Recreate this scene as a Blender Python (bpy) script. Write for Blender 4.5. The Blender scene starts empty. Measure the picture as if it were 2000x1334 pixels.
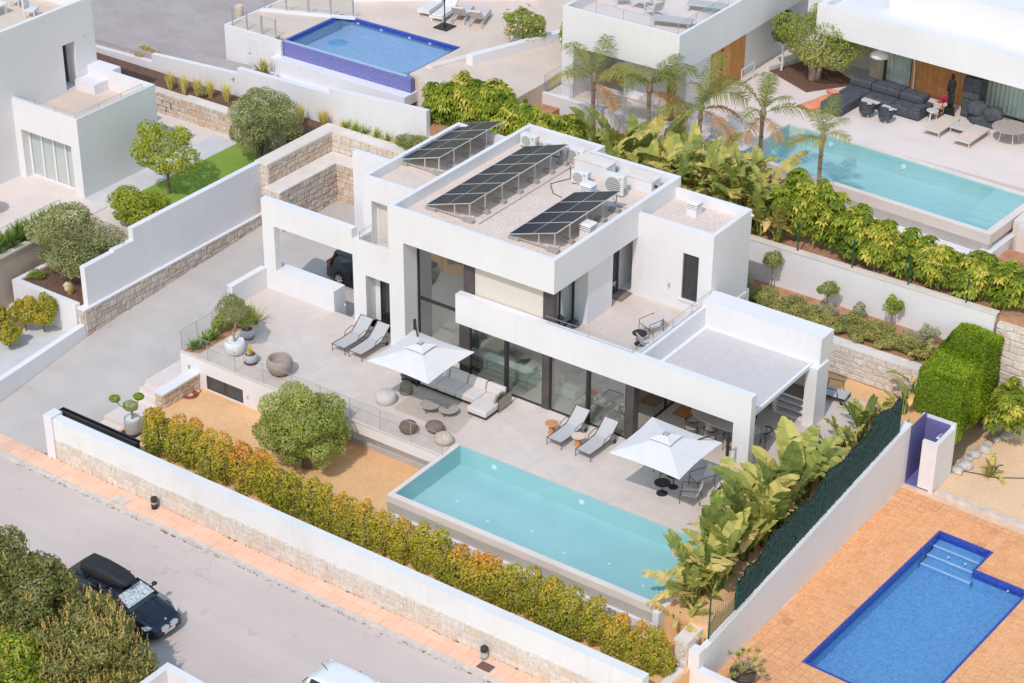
import bpy, math, random
import numpy as np
from mathutils import Matrix, Vector
SC = bpy.context.scene
COL = SC.collection
random.seed(7)
RNG = np.random.default_rng(7)
PI = math.pi

# ---------------------------------------------------------------- camera
cam = bpy.data.cameras.new('camera')
cam.sensor_width = 36.0
cam.lens = 36.0 * 4076.48 / 2000.0
cam.clip_start = 1.0
cam.clip_end = 2000.0
camo = bpy.data.objects.new('camera', cam)
COL.objects.link(camo)
_th, _ro, _ya = 0.5235238, 0.00683821, 0.6141374
_fw = Vector((-math.sin(_ya)*math.cos(_th), math.cos(_ya)*math.cos(_th), -math.sin(_th)))
_r = Vector((math.cos(_ya), math.sin(_ya), 0))
_u = _r.cross(_fw)
_r2 = math.cos(_ro)*_r + math.sin(_ro)*_u
_u2 = -math.sin(_ro)*_r + math.cos(_ro)*_u
_m = Matrix((_r2, _u2, -_fw)).transposed().to_4x4()
_m.translation = Vector((40.37, -53.88, 43.44))
camo.matrix_world = _m
SC.camera = camo

# ---------------------------------------------------------------- sky, sun, exposure
SUN = Vector((-0.17, 0.80, -1.0)).normalized()      # direction the light travels
world = bpy.data.worlds.new('World')
SC.world = world
world.use_nodes = True
wn = world.node_tree
bg = wn.nodes['Background']
sky = wn.nodes.new('ShaderNodeTexSky')
sky.sky_type = 'NISHITA'
sky.sun_disc = False
sky.sun_elevation = math.asin(-SUN.z)
sky.sun_rotation = math.atan2(-SUN.x, -SUN.y)
sky.air_density = 2.1
sky.dust_density = 0.8
sky.ozone_density = 2.0
wn.links.new(sky.outputs['Color'], bg.inputs['Color'])
bg.inputs['Strength'].default_value = 0.15
sl = bpy.data.lights.new('sun', 'SUN')
sl.energy = 2.0
sl.angle = math.radians(0.6)
sl.color = (1.0, 0.93, 0.89)
slo = bpy.data.objects.new('sun', sl)
COL.objects.link(slo)
slo.rotation_euler = SUN.to_track_quat('-Z', 'Y').to_euler()
vs = SC.view_settings
vs.view_transform = 'Standard'
vs.look = 'None'
vs.gamma = 1.0
vs.use_curve_mapping = False
vs.exposure = 0.15

# ---------------------------------------------------------------- materials
MAT = {}
def _new(name):
    m = bpy.data.materials.new(name)
    m.use_nodes = True
    nt = m.node_tree
    b = nt.nodes['Principled BSDF']
    MAT[name] = m
    return m, nt, b
def _noise(nt, scale, detail=4, rough=.6, coord='pos', dist=0.0):
    g = nt.nodes.new('ShaderNodeNewGeometry') if coord == 'pos' else nt.nodes.new('ShaderNodeTexCoord')
    n = nt.nodes.new('ShaderNodeTexNoise')
    n.inputs['Scale'].default_value = scale
    n.inputs['Detail'].default_value = detail
    n.inputs['Roughness'].default_value = rough
    n.inputs['Distortion'].default_value = dist
    nt.links.new(g.outputs['Position' if coord == 'pos' else 'Object'], n.inputs['Vector'])
    return n
def _ramp(nt, src, stops):
    r = nt.nodes.new('ShaderNodeValToRGB')
    el = r.color_ramp.elements
    while len(el) > 1: el.remove(el[-1])
    el[0].position = stops[0][0]; el[0].color = (*stops[0][1], 1)
    for p, c in stops[1:]:
        e = el.new(p); e.color = (*c, 1)
    nt.links.new(src, r.inputs['Fac'])
    return r
def _mix(nt, fac, a, b, mode='MIX'):
    n = nt.nodes.new('ShaderNodeMix'); n.data_type = 'RGBA'; n.blend_type = mode
    for s, v in ((n.inputs[0], fac), (n.inputs[6], a), (n.inputs[7], b)):
        if hasattr(v, 'is_linked') or hasattr(v, 'node'): nt.links.new(v, s)
        elif isinstance(v, (int, float)): s.default_value = v
        else: s.default_value = (*v, 1)
    return n.outputs[2]
def sc(c, k): return tuple(min(1, x*k) for x in c)
def M(name, col, rough=.8, var=.08, scale=1.5, bump=0.0, bscale=40, metal=0.0, spec=.3, col2=None, fine=0.0, fscale=60, objvar=0.0, lo=.35, hi=.65, detail=5, streak=0.0, cracks=0.0):
    m, nt, b = _new(name)
    n = _noise(nt, scale, detail)
    c2 = col2 if col2 else sc(col, 1-2*var)
    c1 = col if col2 else sc(col, 1+var)
    out = _ramp(nt, n.outputs['Fac'], [(lo, c2), (hi, c1)]).outputs['Color']
    if fine:
        f = _noise(nt, fscale, 3)
        r = _ramp(nt, f.outputs['Fac'], [(.3, (1-fine,)*3), (.7, (1+fine,)*3)])
        out = _mix(nt, 1.0, out, r.outputs['Color'], 'MULTIPLY')
    if streak:                                   # rain streaks running down the render
        g = nt.nodes.new('ShaderNodeNewGeometry')
        mpn = nt.nodes.new('ShaderNodeMapping'); mpn.inputs['Scale'].default_value = (2.6, 2.6, .16)
        nt.links.new(g.outputs['Position'], mpn.inputs['Vector'])
        sn = nt.nodes.new('ShaderNodeTexNoise'); sn.inputs['Scale'].default_value = 1.6; sn.inputs['Detail'].default_value = 5
        nt.links.new(mpn.outputs['Vector'], sn.inputs['Vector'])
        r = _ramp(nt, sn.outputs['Fac'], [(.28, (1-streak*1.6, 1-streak*1.7, 1-streak*1.9)), (.5, (1, 1, 1))])
        out = _mix(nt, 1.0, out, r.outputs['Color'], 'MULTIPLY')
    if cracks:                                   # hairline cracks, tyre tracks and patches
        vo = nt.nodes.new('ShaderNodeTexVoronoi'); vo.feature = 'DISTANCE_TO_EDGE'; vo.inputs['Scale'].default_value = .16
        g = nt.nodes.new('ShaderNodeNewGeometry')
        wob = _noise(nt, .8, 5)
        ad = nt.nodes.new('ShaderNodeVectorMath'); ad.operation = 'MULTIPLY_ADD'; ad.inputs[1].default_value = (1.6, 1.6, 1.6)
        nt.links.new(wob.outputs['Color'], ad.inputs[0]); nt.links.new(g.outputs['Position'], ad.inputs[2])
        nt.links.new(ad.outputs[0], vo.inputs['Vector'])
        r = _ramp(nt, vo.outputs['Distance'], [(.0, (1-cracks*2,)*3), (.006, (1, 1, 1))])
        msk = _ramp(nt, _noise(nt, .12, 2).outputs['Fac'], [(.45, (0, 0, 0)), (.6, (1, 1, 1))])
        out = _mix(nt, msk.outputs['Color'], out, _mix(nt, 1.0, out, r.outputs['Color'], 'MULTIPLY'))
        mpn = nt.nodes.new('ShaderNodeMapping'); mpn.inputs['Scale'].default_value = (.05, .9, .5)
        g2 = nt.nodes.new('ShaderNodeNewGeometry'); nt.links.new(g2.outputs['Position'], mpn.inputs['Vector'])
        tn = nt.nodes.new('ShaderNodeTexNoise'); tn.inputs['Scale'].default_value = 1.0; tn.inputs['Detail'].default_value = 4
        nt.links.new(mpn.outputs['Vector'], tn.inputs['Vector'])
        r = _ramp(nt, tn.outputs['Fac'], [(.35, (1-cracks*.6,)*3), (.6, (1+cracks*.2,)*3)])
        out = _mix(nt, 1.0, out, r.outputs['Color'], 'MULTIPLY')
        pn = _noise(nt, 1.1, 3)
        r = _ramp(nt, pn.outputs['Fac'], [(.30, (1-cracks*1.2,)*3), (.36, (1, 1, 1))])
        out = _mix(nt, 1.0, out, r.outputs['Color'], 'MULTIPLY')
    if objvar:
        oi = nt.nodes.new('ShaderNodeObjectInfo')
        r = _ramp(nt, oi.outputs['Random'], [(0, (1-objvar,)*3), (1, (1+objvar,)*3)])
        out = _mix(nt, 1.0, out, r.outputs['Color'], 'MULTIPLY')
    nt.links.new(out, b.inputs['Base Color'])
    b.inputs['Roughness'].default_value = rough
    b.inputs['Metallic'].default_value = metal
    b.inputs['Specular IOR Level'].default_value = spec
    if bump:
        bn = _noise(nt, bscale, 4)
        bp = nt.nodes.new('ShaderNodeBump')
        bp.inputs['Strength'].default_value = bump
        bp.inputs['Distance'].default_value = .03
        nt.links.new(bn.outputs['Fac'], bp.inputs['Height'])
        nt.links.new(bp.outputs['Normal'], b.inputs['Normal'])
    return m
WHITE = (.80, .80, .80)
M('stucco', (.785, .755, .765), .9, .02, .35, .12, 30, fine=.015, fscale=8, streak=.014)
M('stucco_worn', (.785, .765, .765), .9, col2=(.72, .70, .685), scale=.6, lo=.25, hi=.5, bump=.15, fine=.02, fscale=9, streak=.022)
M('cap_stone', (.78, .69, .62), .85, .05, 1.2, .1, fine=.03)
M('beige_render', (.52, .43, .36), .9, .05, .8, .1)
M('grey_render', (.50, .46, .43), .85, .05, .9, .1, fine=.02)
M('mortar', (.72, .63, .55), .95, .08, 6, .3)
M('concrete_drive', (.56, .505, .465), .85, col2=(.50, .45, .415), scale=.45, bump=.1, fine=.04, fscale=35, cracks=.06)
M('asphalt', (.65, .545, .49), .9, col2=(.61, .505, .455), scale=.25, bump=.15, bscale=80, fine=.05, fscale=70, cracks=.09)
M('kerb_stone', (.66, .59, .54), .9, .08, 3, .15)
M('pave_slab', (.88, .55, .39), .9, .04, 1.0, .1, fine=.04, fscale=25, objvar=.03)
M('pave_joint', (.76, .47, .33), .95, .06, 3)
M('sand', (.83, .50, .255), .95, col2=(.77, .455, .225), scale=.7, bump=.5, bscale=20, fine=.09, fscale=9)
M('grout', (.80, .55, .38), .95, .06, 3)
M('sand_pale', (.83, .58, .37), .95, col2=(.77, .53, .33), scale=.6, bump=.5, bscale=20, fine=.08, fscale=9)
M('red_soil', (.40, .19, .10), .95, col2=(.52, .30, .19), scale=2.5, bump=.5, bscale=30, fine=.2, fscale=20)
M('mulch', (.22, .12, .085), .95, col2=(.13, .07, .05), scale=9, bump=.8, bscale=30, fine=.35, fscale=26)
M('roof_gravel', (.78, .64, .55), .95, col2=(.72, .59, .505), scale=.8, bump=.6, bscale=20, fine=.13, fscale=10)
M('dark_metal', (.035, .033, .034), .5, .1, 2, spec=.4)
M('bronze_frame', (.085, .073, .072), .5, .1, 2, spec=.4)
M('white_metal', (.80, .80, .80), .4, .02, 2)
M('grey_metal', (.42, .42, .43), .45, .05, 3)
M('panel_frame', (.70, .70, .70), .35, .02, 3, metal=.6)
M('steel', (.6, .6, .6), .25, .03, 3, metal=.9)
M('fabric_white', (.72, .69, .68), .95, .02, 2, .05, 20)
M('fabric_light', (.61, .56, .55), .95, .03, 4, .05, 60)
M('fabric_sofa', (.65, .59, .57), .95, .03, 6, .1, 60)
M('fabric_taupe', (.34, .29, .25), .95, .05, 6, .1, 60)
M('fabric_olive', (.25, .23, .17), .95, .05, 6, .1, 60)
M('fabric_green', (.36, .35, .25), .95, .05, 6, .1, 60)
M('sling', (.50, .48, .48), .9, .03, 20)
M('rug', (.53, .45, .38), .98, .03, 5, .2, 80)
M('mat_brown', (.29, .215, .17), .98, .05, 8, .3, 80)
M('pouf_brown', (.20, .145, .115), .9, .05, 8, .1)
M('pouf_taupe', (.215, .16, .13), .9, .05, 8, .1)
M('pouf_sand', (.60, .50, .40), .9, .05, 8, .1)
M('clay_taupe', (.38, .31, .27), .85, .05, 4, .1)
M('pot_white', (.74, .74, .73), .7, .03, 5)
M('pot_lilac', (.52, .50, .54), .7, .03, 5)
M('pot_grey', (.55, .54, .54), .7, .03, 5)
M('table_stone', (.40, .345, .30), .7, .08, 10)
M('table_pale', (.62, .56, .53), .5, .04, 4)
M('black_top', (.035, .034, .036), .6, .1, 5)
M('terracotta_tab', (.60, .27, .12), .7, .08, 6)
M('travertine', (.72, .55, .45), .7, .06, 8)
M('wood', (.66, .31, .11), .6, col2=(.54, .24, .075), scale=3, objvar=.12)
M('wood_dark', (.34, .15, .05), .6, .1, 3, objvar=.1)
M('teak', (.58, .28, .12), .7, .08, 4)
M('bark', (.26, .20, .155), .95, col2=(.16, .12, .09), scale=8, bump=.6, bscale=20)
M('bark_pale', (.45, .36, .29), .95, col2=(.33, .25, .19), scale=10, bump=.5, bscale=22)
M('palm_trunk', (.44, .31, .21), .95, col2=(.28, .19, .13), scale=7, bump=.7, bscale=25)
M('tyre', (.02, .02, .02), .8, .1, 10)
M('car_navy', (.016, .02, .036), .22, .05, 2, spec=.6)
M('car_grey', (.028, .029, .032), .3, .05, 2, spec=.6)
M('car_white', (.80, .80, .81), .25, .01, 2, spec=.6)
M('box_black', (.03, .03, .033), .55, .1, 4)
M('car_glass', (.025, .03, .035), .08, .1, 2, spec=.8)
M('car_trim', (.015, .015, .015), .6, .1, 5)
M('chrome', (.75, .75, .76), .2, .02, 3, metal=.95)
M('lamp_red', (.45, .02, .015), .3, .1, 4)
M('lamp_clear', (.62, .62, .62), .2, .05, 6)
M('sunshade', (.60, .66, .68), .35, .25, 9)
M('plate', (.75, .75, .76), .5, .02, 4)
M('interior_wall', (.84, .81, .78), .9, .02, 1)
M('interior_floor', (.66, .60, .55), .5, .05, 1.2)
M('blind', (.68, .62, .55), .95, .015, 3)
M('curtain', (.86, .90, .88), .95, .04, 2)
M('sofa_mint', (.60, .66, .62), .95, .03, 5)
M('orange_fabric', (.80, .30, .17), .9, .05, 4)
M('cover_grey', (.085, .09, .105), .85, .15, 5, .3, 25)
M('statue_dark', (.03, .025, .025), .6, .1, 9)
M('pink_flower', (.62, .04, .10), .8, .2, 20)
M('orange_flower', (.75, .16, .03), .8, .2, 20)
M('lawn', (.27, .38, .06), .95, col2=(.22, .32, .05), scale=.8, bump=.5, bscale=60, fine=.15, fscale=40)
M('screen_green', (.03, .065, .06), .95, col2=(.055, .10, .09), scale=14, bump=.9, bscale=45, fine=.4, fscale=30)
M('fence_green', (.02, .10, .075), .6, .1, 5)
M('brown_paver', (.40, .335, .315), .9, col2=(.47, .40, .38), scale=.5, bump=.3, bscale=20, fine=.07, fscale=6)
M('dark_paver', (.13, .135, .145), .8, .06, 1, .1)
M('deck_tile', (.70, .565, .47), .8, .04, .6, fine=.02)
M('paver_grey', (.64, .62, .62), .85, .04, .8, fine=.03)
M('purple_mosaic', (.17, .16, .36), .5, .1, 30, fine=.25, fscale=20)
M('blue_mosaic', (.035, .085, .36), .35, col2=(.05, .12, .42), scale=9, fine=.28, fscale=14)
M('blue_band', (.045, .085, .40), .3, .15, 14, fine=.2, fscale=14)
M('blue_liner', (.16, .335, .56), .4, col2=(.20, .39, .63), scale=6, fine=.22, fscale=13)
M('violet_mosaic', (.20, .20, .46), .4, .12, 14, fine=.25, fscale=14)
M('blue_liner_pale', (.34, .44, .60), .4, col2=(.40, .50, .66), scale=5, fine=.14, fscale=13)
M('teal_liner', (.39, .57, .575), .6, col2=(.43, .61, .61), scale=.5, fine=.015, fscale=10)
M('step_blue', (.50, .62, .80), .6, .05, 6)
M('iron', (.20, .11, .08), .8, .15, 20, .4, 40)
M('hose', (.30, .10, .06), .6, .1, 9)
M('ac_white', (.74, .73, .71), .5, .03, 4)
M('ac_dark', (.30, .29, .28), .6, .1, 20)
M('block_grey', (.42, .39, .36), .95, .08, 8, .3)
M('cable', (.05, .05, .05), .6, .1, 9)
M('pale_metal', (.62, .60, .58), .5, .03, 3)
M('slate_wall', (.40, .34, .28), .95, col2=(.52, .46, .40), scale=7, bump=.5, bscale=12)
M('bin_black', (.03, .03, .035), .7, .1, 6)
M('bin_grey', (.30, .31, .33), .5, .1, 6)
M('tile_grey', (.76, .655, .60), .8, .03, .6)
M('pebble', (.78, .77, .75), .9, .06, 20, .5, 30)
M('rock', (.60, .56, .52), .95, .12, 5, .4, 12)
M('rock_cream', (.70, .56, .42), .95, .1, 5, .4, 12)
M('debris', (.20, .11, .06), .95, .3, 20)

def stone_mat(name, stops):
    m, nt, b = _new(name)
    oi = nt.nodes.new('ShaderNodeObjectInfo')
    at = nt.nodes.new('ShaderNodeAttribute'); at.attribute_name = 'tint'
    mx = nt.nodes.new('ShaderNodeMath'); mx.operation = 'ADD'
    nt.links.new(oi.outputs['Random'], mx.inputs[0]); nt.links.new(at.outputs['Fac'], mx.inputs[1])
    fr = nt.nodes.new('ShaderNodeMath'); fr.operation = 'FRACT'
    nt.links.new(mx.outputs[0], fr.inputs[0])
    c = _ramp(nt, fr.outputs[0], stops).outputs['Color']
    n = _noise(nt, 9, 5)
    r = _ramp(nt, n.outputs['Fac'], [(.3, (.80, .78, .76)), (.7, (1.08, 1.08, 1.08))])
    nt.links.new(_mix(nt, 1.0, c, r.outputs['Color'], 'MULTIPLY'), b.inputs['Base Color'])
    b.inputs['Roughness'].default_value = .95
    b.inputs['Specular IOR Level'].default_value = .2
    bp = nt.nodes.new('ShaderNodeBump'); bp.inputs['Strength'].default_value = .5; bp.inputs['Distance'].default_value = .03
    bn = _noise(nt, 22, 5)
    nt.links.new(bn.outputs['Fac'], bp.inputs['Height']); nt.links.new(bp.outputs['Normal'], b.inputs['Normal'])
stone_mat('stone_pale', [(0, (.66, .56, .49)), (.3, (.72, .65, .59)), (.55, (.75, .68, .62)), (.75, (.70, .59, .49)), (.92, (.74, .69, .64)), (1, (.68, .53, .41))])
stone_mat('stone_warm', [(0, (.62, .48, .37)), (.25, (.68, .56, .46)), (.5, (.72, .62, .53)), (.7, (.66, .47, .33)), (.9, (.70, .58, .48)), (1, (.60, .44, .33))])
stone_mat('stone_rubble', [(0, (.55, .45, .38)), (.25, (.63, .55, .48)), (.5, (.67, .59, .53)), (.7, (.60, .46, .36)), (.9, (.65, .57, .51)), (1, (.54, .42, .34))])
stone_mat('terracotta', [(0, (.84, .41, .19)), (.3, (.87, .44, .21)), (.6, (.88, .46, .225)), (.9, (.85, .42, .195)), (.97, (.82, .39, .18)), (1, (.74, .33, .15))])

def terrace_mat():
    m, nt, b = _new('terrace_tile')
    g = nt.nodes.new('ShaderNodeNewGeometry')
    br = nt.nodes.new('ShaderNodeTexBrick')
    br.offset = .5
    br.inputs['Scale'].default_value = 1.0
    br.inputs['Brick Width'].default_value = 1.2
    br.inputs['Row Height'].default_value = 1.2
    br.inputs['Mortar Size'].default_value = .006
    br.inputs['Mortar Smooth'].default_value = 0
    br.inputs['Color1'].default_value = (.67, .58, .52, 1)
    br.inputs['Color2'].default_value = (.65, .56, .50, 1)
    br.inputs['Mortar'].default_value = (.59, .505, .45, 1)
    nt.links.new(g.outputs['Position'], br.inputs['Vector'])
    n = _noise(nt, 1.6, 6, .65, dist=.6)
    r = _ramp(nt, n.outputs['Fac'], [(.3, (.92, .915, .91)), (.7, (1.06, 1.06, 1.06))])
    nt.links.new(_mix(nt, 1.0, br.outputs['Color'], r.outputs['Color'], 'MULTIPLY'), b.inputs['Base Color'])
    b.inputs['Roughness'].default_value = .7
    b.inputs['Specular IOR Level'].default_value = .3
terrace_mat()

def glass_mat(name, tint, ior=1.5, boost=1.0, rough=0.0):
    m, nt, b = _new(name)
    nt.nodes.remove(b)
    out = nt.nodes['Material Output']
    tr = nt.nodes.new('ShaderNodeBsdfTransparent'); tr.inputs['Color'].default_value = (*tint, 1)
    gl = nt.nodes.new('ShaderNodeBsdfGlossy'); gl.inputs['Roughness'].default_value = rough
    fr = nt.nodes.new('ShaderNodeFresnel'); fr.inputs['IOR'].default_value = ior
    ge = nt.nodes.new('ShaderNodeNewGeometry')
    mp = nt.nodes.new('ShaderNodeMapRange'); mp.inputs['To Min'].default_value = ior; mp.inputs['To Max'].default_value = 1.0/ior
    nt.links.new(ge.outputs['Backfacing'], mp.inputs['Value']); nt.links.new(mp.outputs['Result'], fr.inputs['IOR'])
    mu = nt.nodes.new('ShaderNodeMath'); mu.operation = 'MULTIPLY'; mu.inputs[1].default_value = boost; mu.use_clamp = True
    nt.links.new(fr.outputs[0], mu.inputs[0])
    mx = nt.nodes.new('ShaderNodeMixShader')
    nt.links.new(mu.outputs[0], mx.inputs[0]); nt.links.new(tr.outputs[0], mx.inputs[1]); nt.links.new(gl.outputs[0], mx.inputs[2])
    nt.links.new(mx.outputs[0], out.inputs['Surface'])
    return m, nt, gl, fr
glass_mat('window_glass', (.88, .93, .91), 1.55, 4.0)
glass_mat('rail_glass', (.975, .98, .975), 1.5, .4)
glass_mat('screen_glass', (.93, .96, .95), 1.5, 1.6)
def water_mat(name, tint, bump=.06, scale=3.0):
    m, nt, gl, fr = glass_mat(name, tint, 1.33, 1.0, .02)
    n = _noise(nt, scale, 3)
    bp = nt.nodes.new('ShaderNodeBump'); bp.inputs['Strength'].default_value = bump; bp.inputs['Distance'].default_value = .05
    nt.links.new(n.outputs['Fac'], bp.inputs['Height'])
    nt.links.new(bp.outputs['Normal'], gl.inputs['Normal']); nt.links.new(bp.outputs['Normal'], fr.inputs['Normal'])
water_mat('water_teal', (.86, .97, .97), .22, 2.2)
water_mat('water_blue', (.82, .92, .98), .25, 3.2)

def leaf_mat(name, stops, trans=.35, rough=.55, spec=.25):
    m, nt, b = _new(name)
    at = nt.nodes.new('ShaderNodeAttribute'); at.attribute_name = 'tint'
    oi = nt.nodes.new('ShaderNodeObjectInfo')
    ad = nt.nodes.new('ShaderNodeMath'); ad.operation = 'MULTIPLY_ADD'; ad.inputs[1].default_value = .16; ad.use_clamp = True
    nt.links.new(oi.outputs['Random'], ad.inputs[0]); nt.links.new(at.outputs['Fac'], ad.inputs[2])
    c = _ramp(nt, ad.outputs[0], [(p, (min(.9, a*2.05), min(.9, g*2.02), b_*1.4)) for p, (a, g, b_) in stops]).outputs['Color']
    nt.links.new(c, b.inputs['Base Color'])
    b.inputs['Roughness'].default_value = rough
    b.inputs['Specular IOR Level'].default_value = spec
    tl = nt.nodes.new('ShaderNodeBsdfTranslucent')
    nt.links.new(c, tl.inputs['Color'])
    mx = nt.nodes.new('ShaderNodeMixShader'); mx.inputs[0].default_value = trans
    nt.links.new(b.outputs[0], mx.inputs[1]); nt.links.new(tl.outputs[0], mx.inputs[2])
    nt.links.new(mx.outputs[0], nt.nodes['Material Output'].inputs['Surface'])
leaf_mat('leaf_olive', [(0, (.07, .085, .045)), (.4, (.145, .155, .085)), (.75, (.215, .22, .135)), (1, (.30, .30, .21))])
leaf_mat('leaf_round', [(0, (.075, .10, .025)), (.4, (.15, .18, .05)), (.75, (.22, .24, .085)), (1, (.30, .29, .14))])
leaf_mat('leaf_hedge', [(0, (.065, .085, .012)), (.3, (.145, .155, .022)), (.6, (.25, .23, .04)), (.84, (.36, .25, .045)), (1, (.42, .18, .055))])
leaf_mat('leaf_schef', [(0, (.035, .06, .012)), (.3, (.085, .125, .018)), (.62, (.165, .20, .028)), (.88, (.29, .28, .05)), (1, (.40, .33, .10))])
leaf_mat('leaf_banana', [(0, (.05, .075, .025)), (.3, (.11, .14, .045)), (.6, (.20, .21, .075)), (.82, (.32, .29, .115)), (1, (.42, .31, .17))], .3)
leaf_mat('leaf_palm', [(0, (.05, .065, .022)), (.4, (.11, .125, .042)), (.75, (.20, .18, .065)), (.92, (.29, .21, .085)), (1, (.25, .135, .07))], .25)
leaf_mat('leaf_cypress', [(0, (.05, .085, .006)), (.4, (.12, .175, .012)), (.75, (.20, .26, .022)), (1, (.29, .32, .04))])
leaf_mat('leaf_citrus', [(0, (.07, .10, .015)), (.4, (.16, .19, .03)), (.75, (.27, .27, .05)), (1, (.38, .34, .09))])
leaf_mat('leaf_bush', [(0, (.055, .085, .012)), (.4, (.12, .17, .025)), (.75, (.21, .25, .04)), (1, (.32, .33, .07))])
leaf_mat('leaf_pitto', [(0, (.055, .06, .022)), (.4, (.115, .12, .05)), (.75, (.185, .175, .08)), (1, (.26, .22, .11))])
leaf_mat('leaf_tip', [(0, (.30, .19, .09)), (.5, (.38, .25, .12)), (1, (.40, .33, .16))])
leaf_mat('leaf_sage', [(0, (.08, .10, .045)), (.4, (.16, .175, .08)), (.75, (.24, .23, .11)), (1, (.33, .26, .13))])
leaf_mat('leaf_succulent', [(0, (.06, .10, .03)), (.4, (.12, .18, .05)), (.75, (.19, .25, .09)), (1, (.27, .31, .13))])
leaf_mat('leaf_straw', [(0, (.26, .20, .07)), (.4, (.42, .32, .13)), (.75, (.55, .41, .20)), (1, (.64, .50, .30))])
leaf_mat('leaf_lavender', [(0, (.14, .15, .12)), (.5, (.24, .24, .20)), (1, (.33, .31, .30))])
leaf_mat('leaf_dark', [(0, (.03, .05, .02)), (.5, (.06, .09, .035)), (1, (.10, .13, .06))])
leaf_mat('leaf_white', [(0, (.55, .48, .42)), (1, (.75, .68, .60))])
leaf_mat('petal', [(0, (.60, .16, .12)), (.5, (.72, .34, .28)), (1, (.80, .66, .60))])

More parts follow.
